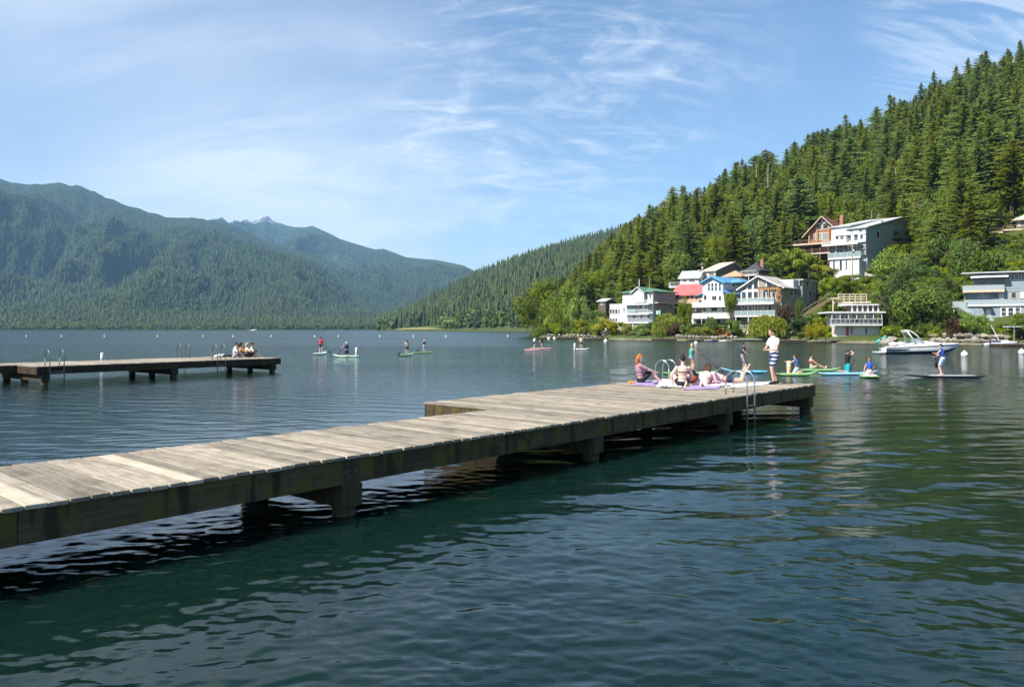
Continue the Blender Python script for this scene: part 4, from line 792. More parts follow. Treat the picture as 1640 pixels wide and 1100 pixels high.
# right group
board('green board under the kneeling girl in the slate blue vest', bd(1277, 601), face_to((1, 0.04)), 2.3, 0.8, 'board_green', 'pad_lime', nose=0.2)
kneel('girl with brown ponytail in slate blue vest kneeling on a green board', 1276, 600.5, (-0.55, 0.6), 'slate_vest', 'pale_blue', ('hair_brown', 'tail'), 0.98, sit=True, hands=((-0.38, 0.42, 0.62), (0.28, -0.05, 0.12)), det=0.012)
board('lime board under the woman sitting with outstretched legs', bd(1314, 594), face_to((1, 0.06)), 2.6, 0.78, 'board_green', 'pad_lime', nose=0.16)
w_ = wpt(1300, 594)
person('woman in rust bikini sitting with legs stretched along a lime board', (w_.x, w_.y, BD), face_to((1, -0.05)), (0, 0, 0.11), (0, -0.12, 1), ((-0.26, 0.24, 0.15), (0.22, 0.40, 0.22)), ((-0.08, 0.80, 0.07), (0.10, 0.78, 0.07)), head_dir=(0, 0.12, 1), face=(0.3, 1, 0), skin='skin', detail=0.012, hair=('hair_dark', 'bun'),
       clothes=(('bikini_top', 'rust_top', {'chest': (0.2, 0.8)}, 0.014), ('bikini_bottom', 'teal_top', BRIEFS, 0.014)), kp=((0, .2, 1), (0, .2, 1)), toes=((0, .3, 1), (0, .3, 1)), ep=((-1, -.4, 0), (1, -.4, 0)))
board('long pale blue board under the kneeling boy in black shirt', bd(1359, 599.5), face_to((1, 0.05)), 3.4, 0.8, 'board_paleblue', 'board_blue', nose=0.15)
kneel('boy in black shirt and turquoise shorts kneeling upright on a blue board', 1357, 599.5, (0.9, 0.05), 'black_cloth', 'teal_shorts', ('hair_brown', 'short'), 1.0, topreg={'chest': (0, 1), 'waist': (0, 1), 'hips': (0.5, 1), 'upperarm': (0, 0.5)}, lean=0.04, hands=((-0.10, 0.20, 1.12), (0.12, 0.22, 1.14)), det=0.012)
w_ = wpt(1357, 599.5); paddle('short black paddle lying behind the kneeling boy in black', at(1368, 578, w_.y + 0.3), at(1364, 585, w_.y + 0.3), 0.15)
board('green and white board seen end on under the ginger-haired child', bd(1392, 603.5), face_to((0.35, 1)), 2.5, 0.95, 'board_green', 'board_white', nose=0.1)
kneel('ginger-haired child in bright blue vest sitting with back turned', 1392.5, 603.3, (0.05, 1), 'blue_vest', 'pink', ('hair_ginger', 'short'), 0.84, sit=True, hands=((-0.3, 0.1, 0.16), (0.3, 0.1, 0.16)), det=0.012, lean=0.02)
board('long black and white touring board under the standing man in shorts', bd(1512.5, 604.5), face_to((-1, 0.03)), 4.1, 0.72, 'board_black', 'board_white', nose=0.1, rim=None)
r_ = [o for o in bpy.data.objects if o.name.startswith('paddle_board')][-1]
stand('man in navy cap, blue vest and pale shorts on a long black board', 1509, 604.5, (-0.5, 0.5), 'blue_vest', 'pale_blue', ('navy_cloth', 'cap'), 0.96, lean=0.10, hi=(-0.16, 0.34, 1.20), lo=(0.02, 0.36, 1.02), topreg=VEST, botreg=SHORTS, plabel='paddle of the man on the long black board', det=0.012, bext=0.5)

# ------------------------------------------------------------------ things lying on the docks
def cloth_sheet(name, label, cat, corners, mat, seed, thick=0.006, amp=0.03, n=22, z0=DZ):
    g = np.random.default_rng(seed); a, b, c, d = [np.array(q, float) for q in corners]; V = []; ox, oy = g.uniform(0, 50, 2)
    for j in range(n + 1):
        for i in range(n + 1):
            u, v = i / n, j / n; p = (a * (1 - u) + b * u) * (1 - v) + (d * (1 - u) + c * u) * v; e = 0.06 * (fbm(np.array([u * 5 + ox]), np.array([v * 5 + oy]), 2)[0] - 0.5)
            V.append((p[0] + e, p[1] + e, z0 + 0.012 + amp * max(0, fbm(np.array([p[0] * 3.5 + ox]), np.array([p[1] * 3.5 + oy]), 3)[0] - 0.35)))
    Q = [(j * (n + 1) + i, j * (n + 1) + i + 1, (j + 1) * (n + 1) + i + 1, (j + 1) * (n + 1) + i) for j in range(n) for i in range(n)]
    o = link(name, mesh_np(name, V, Q, M[mat], True)); sd = o.modifiers.new('t', 'SOLIDIFY'); sd.thickness = thick; tag(o, label, cat); return o
def q4(*pp): return [deckpt(*p)[:2] for p in pp]
cloth_sheet('beach_towel', 'purple towel spread beneath the woman lying on her stomach', 'towel', q4((1094, 625), (1150, 623), (1163, 613), (1112, 614)), 'purple', 1)
cloth_sheet('beach_towel', 'pale pink towel under the sunbather with raised shins', 'towel', q4((1130, 619.5), (1180, 618), (1186, 611), (1132, 610.5)), 'pink', 2, z0=DZ + 0.01)
cloth_sheet('beach_towel', 'white towel stretched across the dock towards the standing man', 'towel', q4((1165, 622), (1228, 616.5), (1236, 611.5), (1180, 614)), 'white_cloth', 3)
cloth_sheet('beach_towel', 'white towel between the red-haired woman and the woman with her back turned', 'towel', q4((1050, 619.5), (1092, 620.5), (1098, 609), (1062, 607.5)), 'white_cloth', 4)
cloth_sheet('beach_towel', 'lilac towel beneath the red-haired woman', 'towel', q4((1012, 617), (1056, 618.5), (1060, 611), (1018, 609)), 'purple', 5)
def blob(name, label, cat, loc, sc_, mat, seed, n=1):
    g = random.Random(seed); b = MB()
    for i in range(9): b.sph((g.uniform(-.6, .6) * sc_[0], g.uniform(-.6, .6) * sc_[1], sc_[2] * g.uniform(0.25, 0.8)), min(sc_) * g.uniform(0.45, 0.75), (1.3, 1, 0.75))
    tmp = b.build(name, M[mat]); md = tmp.modifiers.new('r', 'REMESH'); md.mode = 'VOXEL'; md.voxel_size = 0.02; md.use_smooth_shade = True; tmp.location = loc; return tag(tmp, label, cat)
blob('crumpled_scarf', 'crumpled purple scarf beside the red-haired woman', 'scarf', deckpt(1051, 615.5), (0.13, 0.1, 0.13), 'purple', 2)
blob('crumpled_shirt', 'crumpled orange cloth at the dock edge behind the red-haired woman', 'cloth', deckpt(1012, 614), (0.12, 0.08, 0.07), 'orange', 4)
def backpack(loc, yaw):
    root = empty('backpack', loc, yaw); tag(root, 'black and red backpack behind the woman with her back turned', 'bag')
    b = MB(); b.ell((0, 0, 0.2), (0.17, 0, 0), (0, 0.13, 0), (0, 0.02, 0.23), 14, 10); b.build('bag_body', M['black_cloth'], root, True)
    MB().ell((0, -0.11, 0.14), (0.12, 0, 0), (0, 0.06, 0), (0, 0, 0.11), 12, 8).build('front_pocket', M['rust_top'], root, True)
    for s in (-1, 1): MB().tube([(s * .08, .1, .36), (s * .09, .2, .28), (s * .09, .2, .12), (s * .08, .11, .04)], 0.016, 6).build('strap', M['black_cloth'], root, True)
backpack(deckpt(1109, 613.5), 0.4)
tb = blob('dark_bag', 'low black bag behind the backpack by the sunbathers', 'bag', deckpt(1121, 610), (0.22, 0.13, 0.13), 'black_cloth', 9)
def cup(loc):
    root = empty('drink_cup', loc); tag(root, 'white paper cup standing by the purple scarf', 'cup')
    MB().tube([(0, 0, 0), (0, 0, 0.12)], [0.032, 0.042], 12).build('cup_body', M['white_cloth'], root, True); MB().tube([(0, 0, 0.12), (0, 0, 0.132)], [0.044, 0.04], 12).build('lid', M['white_cloth'], root)
cup(deckpt(1057, 618.5))
def sandal(loc, yaw, label):
    root = empty('sandal', loc, yaw); tag(root, label, 'sandal', 'sandals on the dock'); s = MB(); s.prism([(-.035, -.12, 0.004), (.035, -.12, .004), (.045, .05, .004), (.03, .13, .004), (-.03, .13, .004), (-.045, .05, .004)], (0, 0, .022)); s.build('sole', M['black_cloth'], root)
    for q in (-1, 1): MB().tube([(q * .042, .0, .02), (q * .02, .05, .06), (0, .09, .025)], 0.008, 6).build('strap', M['black_cloth'], root)
sandal(deckpt(1063, 621.5), 0.6, 'left black sandal of the pair lying in front of the towels'); sandal(deckpt(1069, 621), 1.0, 'right black sandal of the pair lying in front of the towels')
blob('dark_bag', 'dark bag lying on the far dock left of the four friends', 'bag', on_z(362, 571.8, DZ), (0.45, 0.2, 0.16), 'black_cloth', 12)
blob('crumpled_towel', 'white towel bundle on the far dock left of the four friends', 'towel', on_z(353, 571.8, DZ), (0.4, 0.25, 0.16), 'white_cloth', 13)

# ------------------------------------------------------------------ buoys
plain('buoy_white', (0.82, 0.82, 0.80), 0.4, 0, 0.06); plain('buoy_cream', (0.80, 0.66, 0.42), 0.4, 0, 0.06)
def marker(px, py, label, h=0.75, mat='buoy_white', face=(0, -1)):
    w = wpt(px, py); root = empty('marker_buoy', w); tag(root, label, 'buoy', 'white marker buoys')
    b = MB(); r = 0.12; b.tube([(0, 0, -0.5), (0, 0, h - 0.05), (0, 0, h - 0.01), (0, 0, h)], [r, r, r * 0.85, r * 0.4], 16); b.build('float_body', M[mat], root, True)
    ang = math.atan2(-w.x, -w.y)
    rg = MB(); pts = []
    for q in range(25):
        a = 2 * math.pi * q / 24; th = math.cos(a) * 0.075 / r; zz_ = h * 0.45 + math.sin(a) * 0.085; pts.append((math.sin(ang + th) * (r + 0.002), math.cos(ang + th) * (r + 0.002), zz_))
    rg.tube(pts, 0.014, 6); rg.build('orange_ring', M['orange'], root)
    MB().tube([(0, 0, h * 0.86), (0, 0, h * 0.9)], r + 0.003, 16).build('orange_band', M['orange'], root)
marker(164, 584, 'white marker buoy behind the far dock', 0.86); marker(571, 570, 'white marker buoy beside the kneeling paddler in the navy vest', 0.8); marker(920.5, 560, 'white marker buoy beside the lone paddler near the floats', 0.82); marker(1263.5, 599.2, 'cream marker buoy with orange ring beside the kneeling girl', 0.75, 'buoy_cream')
BX = [42, 98, 167, 252, 325, 373, 434, 504, 542, 608, 662, 714, 813]; ordn = 'first second third fourth fifth sixth seventh eighth ninth tenth eleventh twelfth thirteenth'.split()
for i, px in enumerate(BX):
    w = wpt(px, 539.3 + (0.3 if i % 2 else 0)); root = empty('swim_line_buoy', w); tag(root, 'slim white buoy of the far line, %s from the left' % ordn[i], 'buoy', 'line of slim buoys across the lake')
    MB().tube([(0, 0, -.4), (0, 0, 0.1), (0, 0, 0.17), (0, 0, 0.68), (0, 0, 0.74)], [0.12, 0.17, 0.09, 0.075, 0.03], 10).build('float_body', M['buoy_white'], root, True); MB().tube([(0, 0, 0.5), (0, 0, 0.56)], 0.09, 10).build('band', M['pale_blue'], root)
def mooring(px, py, r, label):
    w = wpt(px, py); root = empty('mooring_buoy', w); tag(root, label, 'buoy', 'round white mooring buoys'); MB().sph((0, 0, r * 0.55), r, nu=18, nv=12).build('float_body', M['buoy_white'], root, True)
    MB().tube([(0, 0, r * 1.4), (0, 0, r * 1.85)], [r * .3, r * .18], 10).build('neck', M['buoy_white'], root); pts = [(r * .16 * math.cos(a), 0, r * 1.95 + r * .16 * math.sin(a)) for a in np.linspace(0, 6.283, 13)]; MB().tube(pts, r * 0.05, 6).build('ring', M['steel'], root)
mooring(1544.5, 570.5, 0.30, 'round white mooring buoy just right of the motor boat bow'); mooring(1636, 566.5, 0.30, 'round white mooring buoy at the right edge of the lake'); mooring(970, 548, 0.38, 'round white mooring buoy off the white house with green roof')
mooring(1114.5, 551, 0.30, 'round white mooring buoy behind the girl in teal')
# ------------------------------------------------------------------ houses
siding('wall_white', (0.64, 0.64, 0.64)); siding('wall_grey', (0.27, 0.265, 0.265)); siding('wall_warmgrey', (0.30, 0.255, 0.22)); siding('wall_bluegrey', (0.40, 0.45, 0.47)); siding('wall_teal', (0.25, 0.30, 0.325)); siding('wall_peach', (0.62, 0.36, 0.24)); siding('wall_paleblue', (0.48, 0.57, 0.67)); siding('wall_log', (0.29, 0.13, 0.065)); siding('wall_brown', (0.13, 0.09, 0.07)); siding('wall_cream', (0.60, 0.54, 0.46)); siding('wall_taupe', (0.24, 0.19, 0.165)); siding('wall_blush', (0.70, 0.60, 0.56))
roofing('roof_green', (0.10, 0.20, 0.13)); roofing('roof_red', (0.40, 0.125, 0.12), 0.2); roofing('roof_blue', (0.10, 0.27, 0.46), 0.15); roofing('roof_grey', (0.40, 0.37, 0.33)); roofing('roof_dark', (0.06, 0.06, 0.065)); roofing('roof_tan', (0.46, 0.28, 0.17)); roofing('roof_brown', (0.17, 0.085, 0.06)); roofing('roof_silver', (0.42, 0.44, 0.43)); roofing('roof_cream', (0.52, 0.43, 0.34))
plain('trim_white', (0.66, 0.66, 0.65), 0.5); plain('deck_white', (0.60, 0.60, 0.59), 0.55, scale=1.0); plain('trim_blue', (0.16, 0.42, 0.68), 0.5); plain('trim_wood', (0.38, 0.19, 0.07), 0.7); plain('concrete', (0.40, 0.38, 0.35), 0.9, var=0.2, scale=1.2); plain('door_red', (0.42, 0.06, 0.06), 0.5); plain('door_white', (0.78, 0.80, 0.82), 0.5); plain('deck_brown', (0.20, 0.12, 0.085), 0.8); plain('awning', (0.74, 0.76, 0.78), 0.6); plain('curtain', (0.62, 0.60, 0.58), 0.8); plain('brick', (0.34, 0.15, 0.10), 0.9); plain('trim_tan', (0.55, 0.44, 0.33), 0.7); plain('parapet_teal', (0.30, 0.36, 0.375), 0.6)
t = Mt('glass_dark'); nz = t.noise(t.coord('World'), 0.9, 3, 0.5); t.base(t.ramp(nz, [(0.35, (0.012, 0.016, 0.02)), (0.65, (0.06, 0.07, 0.075))])).set(Roughness=0.08, Specular_IOR_Level=0.7); M['glass'] = t.m
t = Mt('glass_rail'); t.base((0.30, 0.42, 0.42)).set(Roughness=0.08, Specular_IOR_Level=0.6, Alpha=0.55); M['glass_rail'] = t.m
class House:
    def __init__(s, name, label, pl, pc, pr, D, th, cat='house'):
        s.th = R(th); a = (pc - CX) / F; cx, cy = a * D, D; at_, ar = (pl - CX) / F, (pr - CX) / F; ct, st = math.cos(s.th), math.sin(s.th)
        s.L = (cx - at_ * cy) / (ct + at_ * st); s.Mm = (ar * cy - cx) / (st - ar * ct) if abs(st - ar * ct) > 0.05 else 8.0
        s.ox, s.oy = cx - s.L * ct, cy + s.L * st; s.ct, s.st = ct, st; s.D = D
        s.root = empty(name, (s.ox, s.oy, 0), -s.th); tag(s.root, label, cat)
    def loc(s, px, off, axis):         # camera ray meets plane y=-off (front) or x=L+off (side), in the house's own frame
        a = (px - CX) / F
        if axis == 'f': # points: o + x*(ct,-st) + y*(st,ct), y=-off ; X=a*Y
            ox, oy = s.ox - off * s.st, s.oy - off * s.ct; x = (a * oy - ox) / (s.ct + a * s.st); return x, oy - x * s.st
        ox, oy = s.ox + (s.L + off) * s.ct, s.oy - (s.L + off) * s.st; y = (a * oy - ox) / (s.st - a * s.ct); return y, oy + y * s.ct
    def f(s, px, py, off=0.0): x, D = s.loc(px, off, 'f'); return x, ZZ(py, D)
    def r(s, px, py, off=0.0): y, D = s.loc(px, off, 's'); return y, ZZ(py, D)
    def box(s, nm, mat, x0, x1, y0, y1, z0, z1, par=None): return MB().box(x0, x1, y0, y1, z0, z1).build(nm, M[mat], par or s.root)
    def win(s, x0, x1, z0, z1, off, axis='f', nx=1, ny=1, fr='trim_white', gl='glass', nm='window', fw=0.09):
        def bx(b, a0, a1, d0, d1, c0, c1):
            if axis == 'f': b.box(a0, a1, -off - d1, -off - d0, c0, c1)
            else: b.box(s.L + off + d0, s.L + off + d1, a0, a1, c0, c1)
        m = MB(); bx(m, x0 - fw, x1 + fw, -0.02, 0.07, z1, z1 + fw); bx(m, x0 - fw * 1.3, x1 + fw * 1.3, -0.02, 0.10, z0 - fw, z0); bx(m, x0 - fw, x0, -0.02, 0.07, z0, z1); bx(m, x1, x1 + fw, -0.02, 0.07, z0, z1)
        for i in range(1, nx): q = x0 + (x1 - x0) * i / nx; bx(m, q - .035, q + .035, 0, 0.055, z0, z1)
        for i in range(1, ny): q = z0 + (z1 - z0) * i / ny; bx(m, x0, x1, 0, 0.05, q - .035, q + .035)
        o = m.build(nm, M[fr], s.root); g = MB(); bx(g, x0, x1, 0.0, 0.025, z0, z1); g.build('pane', M[gl], o); return o
    def wf(s, p0x, p0y, p1x, p1y, off=0.0, **k):
        xm, D = s.loc((p0x + p1x) / 2, off, 'f'); x0, _ = s.f(p0x, p0y, off); x1, _ = s.f(p1x, p0y, off); return s.win(x0, x1, ZZ(p1y, D), ZZ(p0y, D), off, 'f', **k)
    def wr(s, p0x, p0y, p1x, p1y, off=0.0, **k):
        y0, _ = s.r(p0x, p0y, off); y1, _ = s.r(p1x, p0y, off); _, D = s.loc((p0x + p1x) / 2, off, 's'); return s.win(y0, y1, ZZ(p1y, D), ZZ(p0y, D), off, 's', **k)
    def railing(s, par, x0, x1, y0, z, h=1.0, mat='trim_white', step=0.35, glass=False, sides=True, yb=0.0):
        m = MB(); m.box(x0, x1, y0, y0 + 0.07, z + h - 0.07, z + h); m.box(x0, x1, y0 + .01, y0 + 0.06, z + 0.12, z + 0.17); n = max(2, int((x1 - x0) / (1.6 if glass else step)))
        for i in range(n + 1): q = x0 + (x1 - x0 - 0.06) * i / n; m.box(q, q + 0.06 if (glass or i % 5 == 0) else q + 0.035, y0 + .005, y0 + .065, z, z + h - 0.07)
        if sides:
            for xx in (x0, x1 - 0.07):
                m.box(xx, xx + 0.07, y0 + .07, yb, z + h - .07, z + h); k = max(2, int((yb - y0) / (1.6 if glass else step)))
                for i in range(1, k): q = y0 + (yb - y0) * i / k; m.box(xx + .01, xx + .05, q, q + .035, z, z + h - .07)
        o = m.build('railing', M[mat], par)
        if glass:
            for i in range(n): a = x0 + (x1 - x0 - 0.06) * i / n; MB().box(a + .075, a + (x1 - x0) / n - .02, y0 + .025, y0 + .035, z + .18, z + h - .09).build('glass_panel', M['glass_rail'], o)
    def parapet(s, par, x0, x1, y0, z, h, mat, yb=0.0):
        MB().box(x0, x1, y0, y0 + 0.1, z, z + h).box(x0, x0 + .1, y0 + .1, yb, z, z + h).box(x1 - .1, x1, y0 + .1, yb, z, z + h).build('parapet', M[mat], par); MB().box(x0 - .04, x1 + .04, y0 - .04, y0 + .14, z + h, z + h + .06).build('cap_rail', M['trim_white'], par)
    def deck(s, x0, x1, depth, z, th=0.3, mat='deck_white', rail=None, h=1.0, y0=0.0, name='balcony', posts=None, pm='trim_white', **k):
        o = MB().box(x0, x1, y0 - depth, y0 - 0.003, z - th, z).build(name, M[mat], s.root)
        if rail == 'open': s.railing(o, x0, x1, y0 - depth, z, h, yb=y0, **k)
        elif rail == 'glass': s.railing(o, x0, x1, y0 - depth, z, h, glass=True, yb=y0, **k)
        elif rail: s.parapet(o, x0, x1, y0 - depth, z, h, rail, yb=y0)
        if posts is not None:
            for q in np.linspace(x0 + 0.15, x1 - 0.3, posts[0]): MB().box(q, q + 0.16, y0 - depth + .15, y0 - depth + .31, posts[1], z - th - .002).build('post', M[pm], s.root)
        return o
    def gable(s, mat, x0, x1, y0, y1, ze, zp, oh=0.5, th=0.22, wallmat=None, xp=None, fas='trim_white', nm='roof'):   # ridge runs back (along y)
        xp = (x0 + x1) / 2 if xp is None else xp; sl = (zp - ze) / (xp - x0); sr = (zp - ze) / (x1 - xp)
        m = MB(); a = [(x0 - oh, y0 - oh, ze - oh * sl), (xp, y0 - oh, zp), (xp, y0 - oh, zp + th), (x0 - oh, y0 - oh, ze - oh * sl + th)]; m.prism(a, (0, y1 - y0 + 2 * oh, 0))
        b = [(xp + .003, y0 - oh, zp), (x1 + oh, y0 - oh, ze - oh * sr), (x1 + oh, y0 - oh, ze - oh * sr + th), (xp + .003, y0 - oh, zp + th)]; m.prism(b, (0, y1 - y0 + 2 * oh, 0)); o = m.build(nm, M[mat], s.root)
        f = MB(); f.prism([(p[0], p[1] - .03, p[2] - .05) for p in a[:2]] + [(p[0], p[1] - .03, p[2]) for p in a[2:]], (0, 0.027, 0)); f.prism([(p[0], p[1] - .03, p[2] - .05) for p in b[:2]] + [(p[0], p[1] - .03, p[2]) for p in b[2:]], (0, 0.027, 0)); f.build('bargeboard', M[fas], o)
        if wallmat: MB().prism([(x0, y0, ze), (x1, y0, ze), (xp, y0, zp - .02)], (0, y1 - y0, 0)).build('gable_wall', M[wallmat], s.root)
        return o
    def side_gable(s, mat, x0, x1, y0, y1, ze, zp, oh=0.5, th=0.22, wallmat=None, yp=None, ze2=None, fas='trim_white'):  # ridge runs along x; slope faces the lake
        yp = (y0 + y1) / 2 if yp is None else yp; ze2 = ze if ze2 is None else ze2; sf = (zp - ze) / (yp - y0); sb = (zp - ze2) / (y1 - yp); m = MB()
        a = [(x0 - oh, y0 - oh, ze - oh * sf), (x0 - oh, yp, zp), (x0 - oh, yp, zp + th), (x0 - oh, y0 - oh, ze - oh * sf + th)]; m.prism(a, (x1 - x0 + 2 * oh, 0, 0))
        b = [(x0 - oh, yp + .003, zp), (x0 - oh, y1 + oh, ze2 - oh * sb), (x0 - oh, y1 + oh, ze2 - oh * sb + th), (x0 - oh, yp + .003, zp + th)]; m.prism(b, (x1 - x0 + 2 * oh, 0, 0)); o = m.build('roof', M[mat], s.root)
        e = x1 + oh + .003; f = MB(); f.prism([(e, a[0][1], a[0][2] - .05), (e, yp, zp - .05), (e, yp, zp + th), (e, a[3][1], a[3][2])], (0.027, 0, 0)); f.prism([(e, yp + .003, zp - .05), (e, b[1][1], b[1][2] - .05), (e, b[2][1], b[2][2]), (e, yp + .003, zp + th)], (0.027, 0, 0)); f.build('bargeboard', M[fas], o)
        if wallmat: MB().prism([(x0, y0, ze), (x0, y1, ze2), (x0, yp, zp - .02)], (x1 - x0, 0, 0)).build('gable_wall', M[wallmat], s.root)
        return o
    def hip(s, mat, x0, x1, y0, y1, ze, zp, oh=0.5, inset=None, nm='roof'):
        x0 -= oh; x1 += oh; y0 -= oh; y1 += oh; w = inset if inset is not None else min(x1 - x0, y1 - y0) / 2 - 0.01; ym = (y0 + y1) / 2; xm = (x0 + x1) / 2
        rp = [(x0 + w, ym, zp), (x1 - w, ym, zp)] if (x1 - x0) > (y1 - y0) else [(xm, y0 + w, zp), (xm, y1 - w, zp)]
        b = [(x0, y0, ze), (x1, y0, ze), (x1, y1, ze), (x0, y1, ze)]; bl = [(p[0], p[1], ze - 0.2) for p in b]; m = MB()
        fs = [(0, 1, 5, 4), (1, 2, 5), (2, 3, 4, 5), (3, 0, 4)] if (x1 - x0) > (y1 - y0) else [(0, 1, 4), (1, 2, 5, 4), (2, 3, 5), (3, 0, 4, 5)]
        m.add(b + rp + bl, fs + [(6, 7, 1, 0), (7, 8, 2, 1), (8, 9, 3, 2), (9, 6, 0, 3), (9, 8, 7, 6)]); return m.build(nm, M[mat], s.root)
    def corner_boards(s, z0, z1, mat='trim_white', y1=None):
        MB().box(s.L - .12, s.L + .03, -.03, .12, z0, z1).box(-.03, .12, -.03, .12, z0, z1).build('corner_board', M[mat], s.root)
    def zc(s, py): return ZZ(py, s.D)

# white house with green roof
h = House('lake_house', 'white three-storey house with green hip roof and stacked white balconies', 997, 1045.5, 1081, 186, 45)
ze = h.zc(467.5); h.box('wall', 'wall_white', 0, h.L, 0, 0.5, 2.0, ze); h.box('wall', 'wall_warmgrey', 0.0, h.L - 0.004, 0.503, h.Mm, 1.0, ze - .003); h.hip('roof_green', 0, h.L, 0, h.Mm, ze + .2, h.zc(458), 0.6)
xg0, _ = h.f(1016, 466); xg1, _ = h.f(1034, 466); h.box('bay_wall', 'wall_white', xg0, xg1, -0.8, 0, h.zc(484), ze); h.gable('roof_green', xg0, xg1, -0.8, 4, ze, h.zc(459.5), 0.45, 0.18, 'wall_white')
xw0, _ = h.f(975.5, 500); zw = ZZ(488, 196); h.box('wing_wall', 'wall_white', xw0, -0.003, 0.3, 5.5, 1.0, zw); h.box('wing_coping', 'trim_white', xw0 - .1, 0.0, 0.2, 5.6, zw, zw + .15)
for q in ((976.7, 980), (981.2, 984.5), (985.7, 989), (990.6, 992.6)): h.wf(q[0], 495.4, q[1], 502, -0.3); 
for q in ((976.7, 980), (981.2, 984.5), (985.7, 989)): h.wf(q[0], 510.3, q[1], 514, -0.3)
for z_, xa, h_ in ((h.zc(486.3), 996.5, .95), (h.zc(502), 997, .95), (h.zc(516), 994.5, 1.0)):
    x0, _ = h.f(xa, 490, 1.8); h.deck(x0, h.L + 0.0, 1.8, z_, 0.28, rail='open', h=h_, step=0.3)
for q in ((1030.5, 471.5, 1033, 482), (1034.7, 471.5, 1037, 482), (1040.5, 471, 1043, 477), (1013, 472.5, 1018, 476)): h.wf(*q)
for q in ((1034, 487.5, 1036.5, 494), (1038.5, 487.5, 1040.5, 496), (1041.6, 487.5, 1044, 496), (1024, 488.5, 1028, 494), (998.5, 494, 1001, 499)): h.wf(*q)
for q in ((1013.5, 505.5, 1018, 510), (1026, 504, 1029.5, 511), (1037, 504, 1040.5, 509.5)): h.wf(*q)
h.box('screen_panel', 'glass_rail', *[h.f(p_, 490)[0] for p_ in (1007, 1021)], -0.9, -0.85, h.zc(500), h.zc(489))
for q in ((1072, 471.5, 1075, 476.5),): h.wr(*q)
for q in ((1074, 487, 1076.5, 494),): h.wr(*q)
yb, zb_ = h.r(1080, 484); h.box('side_walkway', 'trim_tan', h.L + .003, h.L + 1.2, 0.5, h.Mm, h.zc(485.5), h.zc(484))
for q in (0.3, h.L * .45): h.box('pillar', 'concrete', q, q + .5, -1.6, -1.1, -0.5, h.zc(516) - .283)
MB().prism([(h.L * .55, -1.3, h.zc(516) - .3), (h.L * .95, -1.3, h.zc(516) - .3), (h.L * .45, -1.3, 0.6), (h.L * .2, -1.3, .6)], (0, 1.25, 0)).build('stair', M['deck_white'], h.root)
h.box('foundation_wall', 'concrete', 0, h.L - .01, 0.02, 0.5, -0.5, 1.998)
h.box('vent_pipe', 'trim_white', 2.2, 2.35, 4, 4.15, ze, ze + 3.6)
# small roof at the left
h = House('cottage', 'small grey-roofed cottage hidden among trees left of the white house', 958, 970, 975, 208, 40)
h.box('wall', 'wall_brown', 0, h.L, 0, 5, 3, h.zc(482)); h.side_gable('roof_silver', 0, h.L, 0, 5, h.zc(482.5), h.zc(478.5), 0.4, wallmat='wall_brown'); h.wf(962, 484, 966, 488, nx=2)
# red roof
h = House('lake_house', 'peach house with red roof between the green-roofed and blue-roofed houses', 1079, 1124, 1140, 190, 40)
ze = h.zc(470); h.box('wall', 'wall_peach', 0, h.L, 0, 7, h.zc(485), ze); h.box('lower_wall', 'wall_brown', 0, h.L, 0.6, 7, 1.5, h.zc(485) - .003); h.side_gable('roof_red', 0, h.L, 0, 7.2, ze, h.zc(454), 0.7, wallmat='wall_peach')
h.deck(-0.5, h.L, 1.5, h.zc(484.3), 0.3, 'trim_tan', 'open', 0.9, mat_=0) if False else h.deck(-0.5, h.L, 1.5, h.zc(484.3), 0.3, 'trim_tan', rail='wall_peach', h=.55)
for q in ((1094, 472.5, 1096, 483), (1100, 472.5, 1103.5, 479), (1107, 473, 1109.5, 479), (1113.5, 472.5, 1118, 479)): h.wf(*q, fr='trim_tan')
h.wf(1084, 473, 1087, 478, fr='trim_tan')
# blue house
h = House('lake_house', 'white and pale blue house with bright blue roof and two white decks', 1125, 1158, 1191, 179, 45)
ze = h.zc(451.5); h.box('wall', 'wall_paleblue', 0, h.L, 0, h.Mm, h.zc(472), ze); h.box('mid_wall', 'wall_white', 0, h.L + 0.6, -0.4, h.Mm, h.zc(508.5), h.zc(472) - .003); h.box('base_wall', 'wall_white', -1.5, h.L + 0.6, -0.2, 5, 1.0, h.zc(508.5) - .003)
h.gable('roof_blue', 0, h.L, 0, h.Mm, ze, h.zc(442.5), 0.7, 0.2, 'wall_paleblue', fas='trim_blue')
h.hip('roof_blue', h.L * 0.7, h.L + 2.5, 4.0, h.Mm + .5, ze + .1, h.zc(444), 0.5, nm='rear_roof')
MB().prism([(-1.4, -1.1, h.zc(472) - .1), (h.L * .05, -1.1, h.zc(469.5)), (h.L * .05, -1.1, h.zc(470.5)), (-1.4, -1.1, h.zc(472) - .25)], (0, 3, 0)).build('skirt_roof', M['roof_blue'], h.root)
MB().prism([(h.L + 1.6, -0.5, h.zc(470.5)), (h.L + .02, -0.5, h.zc(463.5)), (h.L + .02, -0.5, h.zc(465)), (h.L + 1.6, -0.5, h.zc(471.5))], (0, 6.0, 0)).build('skirt_roof', M['roof_blue'], h.root)
for q in ((1134, 454), (1139.5, 453.5), (1145.3, 453.5), (1151.6, 453.5)): h.wf(q[0], q[1], q[0] + 3, 465.5, 0.0, ny=2)
h.wf(1140.5, 474, 1147.5, 480.5, 0.4); h.wf(1127.5, 473, 1131.5, 480, 0.4); h.wf(1151.5, 474, 1155, 481, .4)
h.wr(1159.5, 472, 1162, 478.5, 0.6); h.wr(1163.5, 472, 1166.5, 478.5, .6); h.wr(1173, 452.5, 1177, 458, 0.0); h.wr(1180, 453, 1184, 458, 0)
